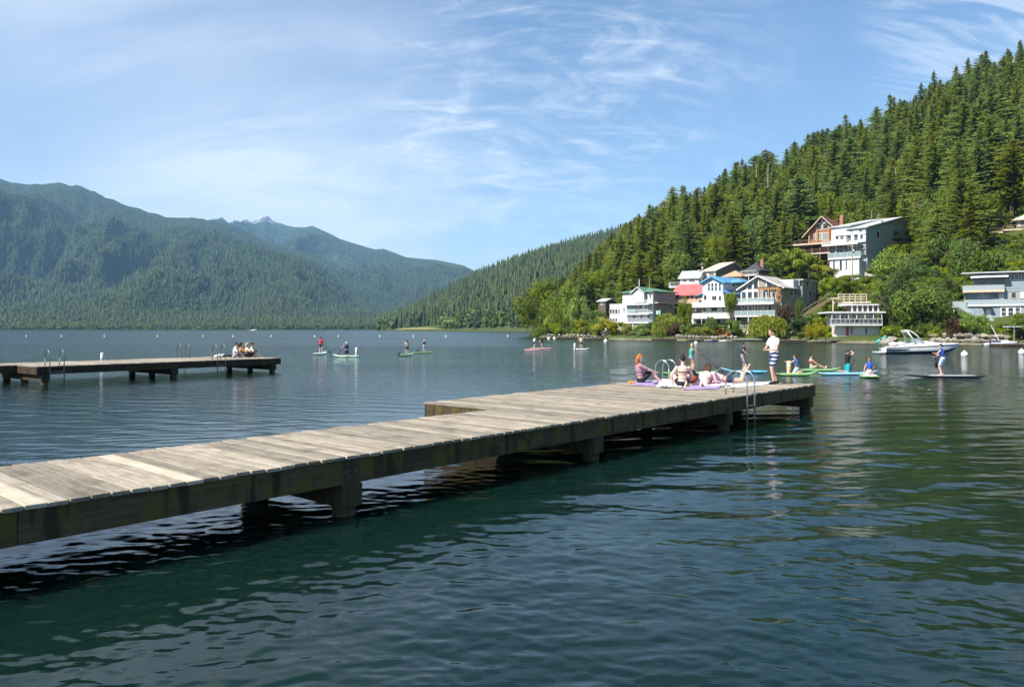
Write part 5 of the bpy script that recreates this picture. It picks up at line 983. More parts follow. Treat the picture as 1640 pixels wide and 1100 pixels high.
x0, _ = h.f(1108, 487, 2.2); x1, _ = h.f(1164, 487, 2.2); h.deck(x0, x1, 1.8, h.zc(490), 0.3, 'deck_white', rail='deck_white', h=0.85, y0=-0.403)
x0, _ = h.f(1101, 503, 2.8); x1, _ = h.f(1168.5, 503, 2.8); h.deck(x0, x1, 2.4, h.zc(508.3), 0.3, 'deck_white', rail='deck_white', h=1.0, y0=-0.403, posts=(4, 0.6))
h.wf(1139.5, 492, 1148, 498, 0.4, nx=2, fr='trim_tan'); h.wf(1126, 491, 1131, 498.5, .4); h.wf(1110, 491.5, 1124, 498, 0.4, fr='trim_tan', nx=3); h.wf(1157.5, 492, 1160, 499, .4, fr='trim_tan', gl='trim_wood', nm='door')
h.wf(1112, 510, 1120, 517, .2, nx=2); h.wf(1148, 511, 1153, 517, .2)
MB().prism([(h.L * .1, -3.2, 0.7), (h.L * .1 + .3, -3.2, .7), (-0.8, -3.2, h.zc(509)), (-1.4, -3.2, h.zc(509))], (0, 1.1, 0)).build('stair', M['deck_white'], h.root)
# upper row behind
h = House('house', 'cream-roofed house with grey gable above the red-roofed house', 1126, 1146, 1193, 214, 48)
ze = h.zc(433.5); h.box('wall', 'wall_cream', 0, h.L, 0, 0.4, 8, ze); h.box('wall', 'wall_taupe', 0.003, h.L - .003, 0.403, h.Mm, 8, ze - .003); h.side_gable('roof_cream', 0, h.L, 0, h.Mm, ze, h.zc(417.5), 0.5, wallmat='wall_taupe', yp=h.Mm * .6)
h.wf(1128, 437, 1132, 443, nx=2); h.wf(1136, 437, 1143, 443, nx=3); h.deck(-1, h.L, 1.5, h.zc(446), .25, rail='open', h=1.0)
h = House('house', 'pale house with grey roof and white railed terrace above the green roof', 1089, 1119, 1127, 212, 30)
ze = h.zc(444.5); h.box('wall', 'wall_white', 0, h.L, 0, 6, 7, ze); h.side_gable('roof_silver', 0, h.L, 0, 7, ze, h.zc(433), 0.5, wallmat='wall_white'); h.wf(1094, 447, 1099, 452, nx=2); h.wf(1104, 446.5, 1112, 452, nx=3)
x0, _ = h.f(1071, 455, 2.0); h.deck(x0, h.L - 1.0, 2.0, h.zc(458), .4, rail='open', h=1.15)
h.box('chimney', 'concrete', h.L - 1.0, h.L - .4, 2.5, 3.1, ze, h.zc(431))
h = House('house', 'low tan-roofed house just behind the blue roof', 1160, 1186, 1196, 196, 35)
h.box('wall', 'wall_cream', 0, h.L, 0, 6, 6, h.zc(442)); h.hip('roof_tan', 0, h.L, 0, 6, h.zc(442), h.zc(432), 0.6); h.wf(1166, 443.5, 1172, 447, nx=2)
h = House('house', 'house with dark pyramid roof and tall chimney behind the grey gable house', 1196, 1216, 1230, 198, 45)
ze = h.zc(433); h.box('wall', 'wall_taupe', 0, h.L, 0, h.Mm, 8, ze); h.hip('roof_dark', 0, h.L, 0, h.Mm, ze, h.zc(419.5), 0.9); h.deck(-1.0, h.L, 1.6, h.zc(440), .25, rail='open', h=1.1, posts=(3, 8)); h.wf(1199, 434.5, 1204, 439, nx=2); h.wf(1207, 434.5, 1213, 439, nx=2); h.box('chimney', 'brick', h.L - .7, h.L + .1, 2.0, 2.8, ze, h.zc(414.5)); h.wr(1219, 434, 1223, 439)
# grey gable house
h = House('lake_house', 'large grey gable house with tall white-framed windows and wooden pergola', 1186.5, 1252, 1277, 170, 45)
ze = h.zc(459.5); zp = h.zc(441); h.box('wall', 'wall_warmgrey', 0, h.L, 0, h.Mm, 1.0, ze); h.gable('roof_grey', 0, h.L, 0, h.Mm, ze, zp, 0.8, 0.25, 'wall_warmgrey', xp=h.L * 0.46)
h.box('rear_block', 'wall_grey', h.L * .25, h.L + 1.2, h.Mm + .003, h.Mm + 7.5, 1.5, h.zc(446.5)); h.box('rear_roof', 'roof_silver', h.L * .25 - .3, h.L + 1.5, h.Mm - .3, h.Mm + 7.8, h.zc(446.5) + .003, h.zc(444.6))
h.box('roof_dormer', 'wall_white', h.L * .55, h.L + .4, h.Mm - 3.0, h.Mm - .3, ze, h.zc(446))
xpost = h.f(1217, 460)[0]
for q in ((1188.5, 467.8, 1194.8, 480), (1198, 467.5, 1204.5, 480), (1207.5, 467.3, 1214, 480)): h.wf(*q, off=0.0, fw=.32)
def raked(h, pts, off=0.0):                       # sloping window under the gable
    P_ = [h.f(x, y, off) for x, y in pts]; c = (sum(p[0] for p in P_) / len(P_), sum(p[1] for p in P_) / len(P_)); o = MB().prism([(c[0] + (p[0] - c[0]) * 1.0 + math.copysign(.28, p[0] - c[0]), -off - .06, c[1] + (p[1] - c[1]) + math.copysign(.22, p[1] - c[1])) for p in P_], (0, .055, 0)).build('window', M['trim_white'], h.root)
    MB().prism([(p[0], -off - .085, p[1]) for p in P_], (0, .022, 0)).build('pane', M['glass'], o)
raked(h, [(1188.5, 463.8), (1194.8, 463.8), (1194.8, 460.2)]); raked(h, [(1198, 463.4), (1204.5, 463.2), (1204.5, 453.6), (1198, 458)]); raked(h, [(1207.5, 463), (1214, 462.8), (1214, 447.6), (1207.5, 451.8)])
raked(h, [(1228.5, 460), (1237, 460), (1237, 456.5), (1228.5, 451.5)]); raked(h, [(1239.5, 460), (1245, 460), (1245, 459)])
h.wf(1222, 467, 1226, 481); h.wf(1229, 467, 1234, 481, nm='door', gl='glass'); h.wf(1237, 467, 1241.5, 481); h.wf(1245, 466, 1250, 476)
x0, _ = h.f(1175, 485, 2.6); x1, _ = h.f(1239, 485, 2.6); h.deck(x0, x1, 2.6, h.zc(483.6), .5, rail='glass', h=1.0)
x0, _ = h.f(1176.5, 505, 2.6); x1, _ = h.f(1241, 505, 2.6); h.deck(x0, x1, 2.6, h.zc(504.3), .4, rail='glass', h=1.0, posts=(4, 0.8))
x0, _ = h.f(1175, 528, 2.6); x1, _ = h.f(1214, 528, 2.6); h.deck(x0, x1, 2.6, h.zc(527.8), .35, rail='open', h=1.0, posts=(4, 0.0))
h.wf(1188.3, 489, 1197, 500.8, nx=2, ny=2, fw=.14); h.wf(1200.5, 489, 1203.8, 501, nm='door', fw=.14); h.wf(1205.2, 489, 1208, 501, nm='door', fw=.14); h.wf(1210, 489, 1213.5, 497); h.wf(1224, 488.5, 1228, 498); h.wf(1231, 488.5, 1235, 498); h.wf(1248.5, 487, 1251, 494)
h.wf(1195.5, 510, 1201, 520, nx=2); h.wf(1204, 510, 1209, 521, nm='door')
# pergola over the upper deck
pg = MB(); xa, xb = h.f(1214, 463, 2.5)[0], h.f(1247, 463, 2.5)[0]; zt_ = h.zc(463); po = MB().box(xa, xb, -2.55, -2.4, zt_, zt_ + .3).box(xa, xb, -.5, -.35, zt_, zt_ + .3).build('pergola', M['trim_wood'], h.root)
for q in np.linspace(xa, xb - .1, 8): MB().box(q, q + .09, -2.9, 0.0, zt_ + .302, zt_ + .5).build('rafter', M['trim_wood'], po)
for q in (xa + .1, (xa + xb) / 2, xb - .4): MB().box(q, q + .2, -2.55, -2.35, h.zc(483.6), zt_ - .002).build('post', M['trim_wood'], po)
for q in np.linspace(xa + 3.5, xb - .6, 4): MB().box(q, q + .16, -.6, -.44, h.zc(483.6), zt_ - .002).build('post', M['trim_wood'], po)
h.wr(1265, 461.5, 1271, 473.5, nx=1); h.wr(1272.2, 461.5, 1275, 473.5)
for q in ((1280, 449.5, 1284, 457.5), (1290.8, 449.8, 1295, 458.5), (1297, 449.8, 1300.5, 458.5), (1306, 458.5, 1310.5, 469), (1295.5, 466, 1299.2, 474), (1290.8, 487, 1295, 492.5), (1297.5, 487, 1300.8, 492.5), (1304, 481.5, 1309.5, 489)): h.wr(*q, off=1.2)
for (x_, y_) in ((1249, 446.5), (1254, 449.5), (1267, 449.5)):
    sx = h.L * 0.46 + (h.L - h.L * .46) * 0.45; zr = zp - (zp - ze) * 0.45 / 1.0; yy = {1249: 4, 1254: 5.5, 1267: 7.5}[x_]; yy = min(yy, h.Mm - 1.5)
    dx = 0.9; sl_ = (zp - ze) / (h.L - h.L * .46); MB().prism([(sx, yy, zr + .262), (sx + dx, yy, zr + .262 - dx * sl_), (sx + dx, yy, zr + .34 - dx * sl_), (sx, yy, zr + .34)], (0, 1.1, 0)).build('skylight', M['glass'], h.root)
# white boathouse
h = House('boathouse', 'low white boathouse with red door and railed balcony at the water', 1338, 1409, 1411.5, 143, 8)
z0 = h.zc(542.5); z1 = h.zc(519); z2 = h.zc(501.5); h.box('wall', 'wall_blush', 0, h.L, 0, 6, z0, z1); h.box('upper_wall', 'wall_blush', 0, h.L, 1.4, 6, z1, z2); h.box('base_band', 'trim_white', -.02, h.L + .02, -.05, -.003, z0, z0 + .55)
xa, _ = h.f(1327, 500, 1.4); h.box('roof', 'deck_white', xa, h.L + .6, -1.5, 6.5, z2, z2 + .3); h.deck(h.f(1331.5, 519, 1.3)[0], h.L + .1, 1.3, z1, .3, rail='open', h=1.0, step=0.8, posts=None)
for q in np.linspace(h.f(1332, 519, 1.3)[0], h.L - .1, 7): h.box('post', 'trim_white', q, q + .12, -1.28, -1.16, z1 + 1.0, z2)
h.wf(1354.5, 523.2, 1359.5, 538.5, 0.0, gl='door_red', fr='trim_white', nm='door'); h.wf(1362, 523, 1365.5, 535); h.wf(1373, 522.5, 1384, 535.5, gl='curtain', nx=3); h.wf(1385.5, 522.5, 1388.5, 535.5); h.wf(1390.5, 522.5, 1402.5, 535.5, gl='curtain', nx=3)
for q in ((1333.5, 505, 1337, 510), (1346, 504, 1351, 510), (1354, 504, 1360.5, 511), (1366, 503.5, 1369, 516), (1371, 503.5, 1375.5, 516), (1379, 504, 1386, 513), (1393, 504, 1402, 513)): h.wf(*q, off=-1.4, gl='glass' if q[0] < 1376 else 'curtain')
xb0, _ = h.f(1365, 495, -2); z3 = z2 + .3; z4 = h.zc(488.5)
h.box('loft_wall', 'wall_brown', xb0, h.L + .4, 2.4, 6, z3, z4); h.box('loft_roof', 'deck_white', h.f(1355, 490, -2)[0], h.L + .8, 1.6, 6.4, z4, z4 + .25)
for i in range(6): q = xb0 + (h.L + .4 - xb0) * i / 5; h.box('loft_post', 'trim_white', q - .12, q + .12, 2.0, 2.3, z3, z4 - .002)
x0 = h.f(1348, 470, -4)[0]; z5 = ZZ(478, 150); h.box('terrace_slab', 'trim_tan', x0, h.L + .5, 6.5, 10.5, z5 - .9, z5 - .6)
h.box('terrace_wall', 'concrete', x0, h.f(1367, 470, -6)[0], 6.52, 7.0, z4, z5 - .903); h.box('terrace_wall', 'wall_brown', h.f(1369, 470, -6)[0], h.L + .3, 7.6, 8.0, z4, z5 - .903)
for q in np.linspace(x0, h.L - .4, 6): h.box('terrace_post', 'trim_tan', q, q + .14, 6.55, 6.69, z4 + .25, z5 + .9)
tr = MB()
for z_ in (z5 - .15, z5 + .35, z5 + .85): tr.box(x0, h.L - .3, 6.50, 6.548, z_ - .08, z_ + .08)
tr.build('terrace_railing', M['trim_tan'], h.root)
fl = MB().box(h.f(1318, 545, 3)[0], h.L + .5, -3.0, -.05, z0 - .35, z0 - .06).build('boathouse_deck', M['float_wood'], h.root)
for q in np.linspace(1.5, h.L - 1, 9): h.box('pier', 'trim_tan', q, q + .25, -2.4, -2.15, -1.0, z0 - .352)
st = MB()
xs, zs = h.f(1331, 478, -6)[0], ZZ(477, 150)
for s_ in (0, 1.1):
    st.prism([(xs - 5.2, 6 + s_, zs - 3.4), (xs, 6 + s_, zs), (xs, 6 + s_, zs - .35), (xs - 5.2, 6 + s_, zs - 3.75)], (0, .1, 0)); st.prism([(xs - 5.2, 6 + s_, zs - 2.4), (xs, 6 + s_, zs + 1.0), (xs, 6 + s_, zs + .9), (xs - 5.2, 6 + s_, zs - 2.5)], (0, .08, 0))
for i in range(14): st.box(xs - 5.2 + i * .37, xs - 4.9 + i * .37, 6.1, 7.1, zs - 3.5 + i * .245, zs - 3.44 + i * .245)
st.build('outside_stair', M['deck_brown'], h.root)
h.box('landing', 'trim_tan', xs, x0 + .2, 6, 8, zs - .25, zs); h.box('landing_post', 'trim_tan', xs + .3, xs + .5, 6.1, 6.3, z4 - 1, zs - .252)
# tall grey-white house on the slope
h = House('hillside_house', 'tall grey and white house with slanting metal roofs high on the slope', 1339, 1386.5, 1456, 196, 47)
ze = h.zc(364.5); zg = h.zc(440); zp = h.zc(333.5); yp = h.r(1443.5, 340)[0]
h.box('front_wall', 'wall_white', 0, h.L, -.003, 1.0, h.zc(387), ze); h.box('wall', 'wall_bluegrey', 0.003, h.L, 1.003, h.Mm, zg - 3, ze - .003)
h.side_gable('roof_silver', h.L * .42, h.L, 0, h.Mm, ze, zp, 0.5, wallmat='wall_bluegrey', yp=yp)
h.box('left_wall', 'wall_white', -1.5, h.L * .42, 0.6, 5, h.zc(387), h.zc(358)); h.side_gable('roof_silver', -1.5, h.L * .40, .6, h.Mm, h.zc(359), h.zc(333), 0.5, wallmat='wall_bluegrey', yp=yp)
x0, _ = h.f(1316, 390, 2.5); h.deck(x0, h.L - 1.0, 2.5, h.zc(388), .5, rail='open', h=1.0, step=.4)
h.box('mid_wall', 'wall_grey', 0.2, h.L - .003, 0.3, 1.0, h.zc(408), h.zc(387) - .5); x0, _ = h.f(1326.5, 410, 2.0); h.deck(x0, h.L - .5, 2.0, h.zc(410.5), .5, rail='glass', h=1.25)
x1_ = h.f(1376, 420, 1.6)[0]; h.box('base_wall', 'wall_white', x0 + .2, x1_, -1.6, 1.0, zg - 1.5, h.zc(410.5) - .503)
for q in ((1334.5, 416, 1337, 433), (1345, 415, 1348.5, 433), (1354.5, 415, 1356.5, 432)): h.wf(*q, off=1.6, gl='glass')
for q in ((1330, 393, 1337, 406), (1340, 393, 1350, 406), (1352, 393, 1359, 406), (1366, 392, 1372, 404)): h.wf(*q, off=-.3, nx=2)
for q in ((1352.5, 376, 1355.5, 383), (1359, 376, 1363, 385), (1368, 375, 1374, 385), (1378, 375.5, 1382, 382), (1361, 366.5, 1366, 371), (1376, 366.5, 1381, 371)): h.wf(*q)
bx0, bx1 = h.f(1337, 380, 1.2)[0], h.f(1355, 380, 1.2)[0]; h.box('bay_wall', 'wall_white', bx0, bx1, -1.2, -.006, h.zc(387.5), h.zc(375)); h.box('bay_roof', 'roof_silver', bx0 - .2, bx1 + .2, -1.4, -.006, h.zc(375) + .003, h.zc(374)); h.wf(1339, 377, 1343, 383.5, off=1.2); h.wf(1346, 377, 1351, 383.5, off=1.2, nx=2)
h.box('eave_trim', 'roof_silver', h.L * .42, h.L + .1, -.12, -.006, ze - .5, ze - .2); h.box('floor_trim', 'wall_grey', 0, h.L, -.06, -.006, h.zc(373.5) - .15, h.zc(373.5))
for q in ((1411, 354, 1414.5, 360.5), (1436.5, 355, 1440, 361.5), (1404, 372, 1408, 381), (1389, 373, 1391, 380), (1377.8, 392.5, 1384, 398.5)):
    (h.wr if q[0] > 1386 else h.wf)(*q)
h.wr(1431, 371, 1440, 386.5, nm='door', fr='wall_grey'); MB().box(h.L + .003, h.L + 1.4, *sorted([h.r(1429, 368)[0], h.r(1447, 368)[0]]), h.zc(366.5) - 1.0, h.zc(366.5) - .8).build('porch_roof', M['roof_dark'], h.root)
for yy in (yp * .55, yp * .75): h.box('vent_pipe', 'steel', h.L * .5, h.L * .5 + .12, yy, yy + .12, ze, zp + 1.2)
h.box('support_wall', 'concrete', h.L - .5, h.L + 2.5, 0.5, 4, zg - 4, zg + .5); h.railing(h.root, h.L, h.L + 2.5, 0.5, zg + .5, 1.0, mat='steel', step=.6, sides=False)
# log chalet
h = House('chalet', 'orange log chalet with brown gable roof and glazed front on the slope', 1294, 1343, 1362, 212, 42)
ze = h.zc(370); zp = h.zc(345.5); h.box('wall', 'wall_log', 0, h.L, 0, 8, h.zc(390), ze); h.gable('roof_brown', 0, h.L, 0, 9, ze, zp, 1.3, .25, 'wall_log', fas='trim_tan')
for q in ((1307.8, 359.5, 1315, 367.5), (1318.5, 358, 1326, 366.5)): h.wf(*q, fr='trim_tan', fw=.2)
for q in ((1307, 374, 1315.5, 384), (1317.5, 373.5, 1326, 383.5)): h.wf(*q, fr='trim_tan', fw=.2, gl='glass_rail')
raked(h, [(1309, 357), (1315, 357), (1315, 351.5)]); raked(h, [(1318, 356), (1325, 355.5), (1318, 350.5)])
h.wf(1333.5, 372, 1337, 381, fr='trim_white'); h.wf(1298, 375, 1303, 384, fr='trim_tan')
for q in (0.3, h.L * .3, h.L * .68): h.box('log_post', 'trim_wood', q, q + .4, -.45, -.05, h.zc(388), ze + 1.0)
x0, _ = h.f(1270, 388, 3.2); h.deck(x0, h.L, 3.2, h.zc(388.3), .4, 'trim_tan', rail='open', h=1.0, mat_=None) if False else h.deck(x0, h.L, 3.2, h.zc(388.3), .4, 'trim_tan')
h.railing(h.root, x0, h.L, -3.2, h.zc(388.3), 1.0, mat='deck_brown', step=.5, yb=0)
h.box('lower_wall', 'wall_brown', 0.0, h.L, 0.2, 7, h.zc(412), h.zc(390) - .5); x0, _ = h.f(1285, 404, 2.4); h.deck(x0, h.L + 1, 2.4, h.zc(404), .35, 'trim_tan'); h.railing(h.root, x0, h.L + 1, -2.4, h.zc(404), 1.1, mat='deck_brown', step=.4, yb=0)
for q in np.linspace(x0 + .3, h.L, 5): h.box('stilt', 'deck_brown', q, q + .25, -2.3, -2.05, h.zc(424), h.zc(388.3) - .41)
h.box('chimney', 'brick', h.L - 1.2, h.L - .3, 4.5, 5.4, ze, h.zc(341)); 
# blue-grey house on the right
h = House('lake_house', 'long blue-grey house with white awning and stepped decks at right edge', 1548, 1720, 1732, 129, 32)
Dl = h.loc(1560, 0, 'f')[1]; zz4 = lambda py: ZZ(py, Dl); g0 = zz4(518)
xr = h.L; h.box('lower_wall', 'wall_teal', 0, xr, 0, 8, g0, zz4(487)); h.box('mid_wall', 'wall_teal', 0.4, xr, 0.8, 8, zz4(487) + .003, zz4(464)); h.box('top_wall', 'wall_teal', 1.0, xr, 1.6, 8, zz4(464) + .003, zz4(437))
MB().prism([(-.8, -0.6, zz4(438.5)), (-.8, 9, zz4(432)), (-.8, 9, zz4(431)), (-.8, -.6, zz4(437))], (xr + 1.6, 0, 0)).build('roof', M['roof_silver'], h.root); h.box('crawl_wall', 'wall_brown', 0.5, xr, 1.2, 8, -0.5, g0 - .003)
xq = h.f(1609, 460, .5)[0]; h.deck(-.6, xq, 1.9, zz4(464.5), .45, 'trim_tan', rail='parapet_teal', h=.75, y0=1.59); h.deck(xq + .003, xr, .9, zz4(464.5), .3, 'parapet_teal', y0=1.59); h.box('bay_wall', 'wall_teal', xq + .1, xr, .7, 1.59, zz4(464), zz4(437.5))
h.deck(-.3, xr, 1.1, zz4(488), .3, 'trim_white', rail='parapet_teal', h=.75, y0=.79); h.deck(-2.2, 0.0, 1.6, zz4(490.5), .25, 'parapet_teal', rail='parapet_teal', h=.8, y0=1.0, posts=(2, 0.8))
for q in ((1565, 444, 1577, 454), (1580, 444, 1588, 454), (1590, 443.5, 1599, 454), (1601, 443, 1609, 454)): h.wf(*q, off=-1.6, nx=1, fr='wall_teal')
for q in ((1619, 438, 1631, 447.5), (1636.5, 437, 1652, 447), (1670, 434, 1690, 445)): h.wf(*q, off=-.7, nx=2, fw=.14)
for q in ((1566.3, 470, 1572, 476.5), (1575.3, 470, 1581.5, 476.5)): h.wf(*q, off=-.8, nx=2)
h.wf(1593, 469, 1599, 478.5, off=-.8, fr='wall_teal', nm='door'); h.wf(1600.5, 469, 1607, 478.5, off=-.8, nm='door', gl='curtain'); h.wf(1620, 468, 1627, 477, off=-.8, fr='trim_tan'); h.wf(1634, 467, 1650, 477, off=-.8, fr='trim_tan', gl='curtain')
h.wf(1545, 470, 1551, 480.5, off=-.8, fr='wall_teal') 
for q in ((1604, 493, 1611, 506), (1615, 493, 1622.5, 506), (1626.5, 492.5, 1633.5, 506)): h.wf(*q, ny=2, fw=.16)
h.wf(1576, 495, 1578.5, 510, fr='wall_teal'); h.wf(1579.5, 495, 1586.5, 512, gl='door_white', nm='door'); h.box('porch_roof', 'roof_dark', h.f(1573, 493)[0], h.f(1589, 493)[0], -1.2, -.003, zz4(493.2), zz4(491.8))
xa0, xa1 = h.f(1554, 440, 0)[0], h.f(1614.5, 440, 0)[0]; MB().prism([(xa0 + .4, 1.55, zz4(436.5)), (xa0, -.7, zz4(444.5)), (xa0, -.75, zz4(445.3)), (xa0 + .4, 1.57, zz4(437.2))], (xa1 - xa0, 0, 0)).build('awning', M['awning'], h.root)
def stairpiece(x0, z0_, x1, z1_, y, w=1.1):
    m = MB()
    for s_ in (0, w): m.prism([(x0, y + s_, z0_), (x1, y + s_, z1_), (x1, y + s_, z1_ + 1.0), (x0, y + s_, z0_ + 1.0)], (0, .08, 0))
    n_ = 12
    for i in range(n_): u = i / n_; xx = x0 + (x1 - x0) * u; m.box(min(xx, xx + (x1 - x0) / n_), max(xx, xx + (x1 - x0) / n_), y + .09, y + w - .01, z0_ + (z1_ - z0_) * (u + 1 / n_) - .05, z0_ + (z1_ - z0_) * (u + 1 / n_) + .01)
    m.build('outside_stair', M['parapet_teal'], h.root)
stairpiece(h.f(1532, 490, 1)[0], zz4(490), h.f(1560, 503, 1)[0], zz4(508), -1.2); stairpiece(h.f(1583, 512, 1)[0], zz4(513), h.f(1612, 530, 1)[0], 1.0, -1.6)
# house at the top right edge
h = House('hillside_house', 'dark house with pale roof and deck among trees at the right edge', 1628, 1668, 1690, 181, 30)
h.box('wall', 'wall_grey', 0, h.L, 0, 7, h.zc(366), h.zc(350)); h.hip('roof_cream', 0, h.L, 0, 7, h.zc(350), h.zc(338), .9); x0, _ = h.f(1607, 366, 2.2); h.deck(x0, h.L, 2.2, h.zc(366), .35, 'trim_tan'); h.railing(h.root, x0, h.L, -2.2, h.zc(366), 1.0, mat='deck_brown', step=.4, yb=0); h.wf(1630, 352, 1634, 362, gl='curtain'); h.wf(1640, 353, 1650, 361, nx=2)
x1_, _ = h.f(1606, 370, 3.5); x0, _ = h.f(1585, 370, 3.5); h.deck(x0, x1_, 2.4, h.zc(370), .35, 'trim_tan', y0=-1.1); h.railing(h.root, x0, x1_, -3.5, h.zc(370), 1.0, mat='deck_brown', step=.4, yb=-1.1)
for q in np.linspace(x0 + .3, h.L, 6): h.box('stilt', 'deck_brown', q, q + .2, -2.1, -1.9, h.zc(384), h.zc(370) - .36)
# garage roof peeking out
h = House('garage', 'grey-roofed garage half hidden behind trees above the motor boat', 1478, 1497, 1508, 168, 30)
h.box('wall', 'wall_grey', 0, h.L, 0, 5, 5, h.zc(448)); h.side_gable('roof_dark', 0, h.L, 0, 5, h.zc(448), h.zc(436), .4, wallmat='wall_grey'); h.wf(1484, 449.5, 1490, 454)

# ------------------------------------------------------------------ poles and wires
wood('pole_wood', [(0.20, 0.17, 0.13), (0.30, 0.26, 0.20), (0.40, 0.35, 0.28)], 'z')
def pole(px, pyt, pyb, D, label, r=0.16, arm=True):
    zt = ZZ(pyt, D); zb = min(ZZ(pyb, D), gz(px, D) - .3); x = (px - CX) / F * D; root = empty('utility_pole', (x, D, zb)); tag(root, label, 'pole', 'utility poles by the houses'); H = zt - zb
    MB().tube([(0, 0, 0), (0, 0, H)], [r, r * .7], 10).build('shaft', M['pole_wood'], root, True)
    if arm:
        MB().box(-1.1, 1.1, -.07, .07, H - .55, H - .4).build('cross_arm', M['pole_wood'], root)
        for q in (-1, -.4, .4, 1): MB().tube([(q, 0, H - .4), (q, 0, H - .22)], .05, 8).build('insulator', M['concrete'], root)
        MB().tube([(.3, 0, H - 2.0), (.3, 0, H - 1.1)], .2, 12).build('transformer', M['steel'], root, True)
    return Vector((x, D, zt))
t1 = pole(1365, 391, 462, 168, 'tall utility pole in front of the tall grey and white house'); t2 = pole(1124, 421, 446, 205, 'slim utility pole beside the cream-roofed house', .12); t3 = pole(1040, 443, 460, 200, 'slim pole above the green roof', .09, False)
t4 = Vector((130, 150, 34))
for i, (a, b) in enumerate(((t1, t2), (t1, t4), (t2, t3))):
    pts = [a.lerp(b, u) - Vector((0, 0, 4.5 * u * (1 - u) + .3)) for u in np.linspace(0, 1, 25)]; tag(MB().tube(pts, 0.022, 5).build('power_line', M['black_cloth']), ('power line from the tall pole towards the upper row of houses', 'power line from the tall pole towards the right edge', 'power line between the two slim poles')[i], 'wire', 'power lines')
fp = empty('flagpole', at(1057, 539, 178)); tag(fp, 'white flagpole with small pale flag beside the willow', 'flagpole'); Hf = ZZ(496.5, 178) - fp.location.z
MB().tube([(0, 0, -.8), (0, 0, Hf)], [.06, .04], 8).build('shaft', M['trim_white'], fp, True); fv_ = [(-1.0 + .1 * i, .07 * math.sin(i * .9), Hf - .95 + .9 * j - .12 * (10 - i) / 10) for j in (0, 1) for i in range(11)]
MB().add(fv_, [(i, i + 1, i + 12, i + 11) for i in range(10)]).build('flag', M['board_mint'], fp); bpy.data.objects[-1] if False else None

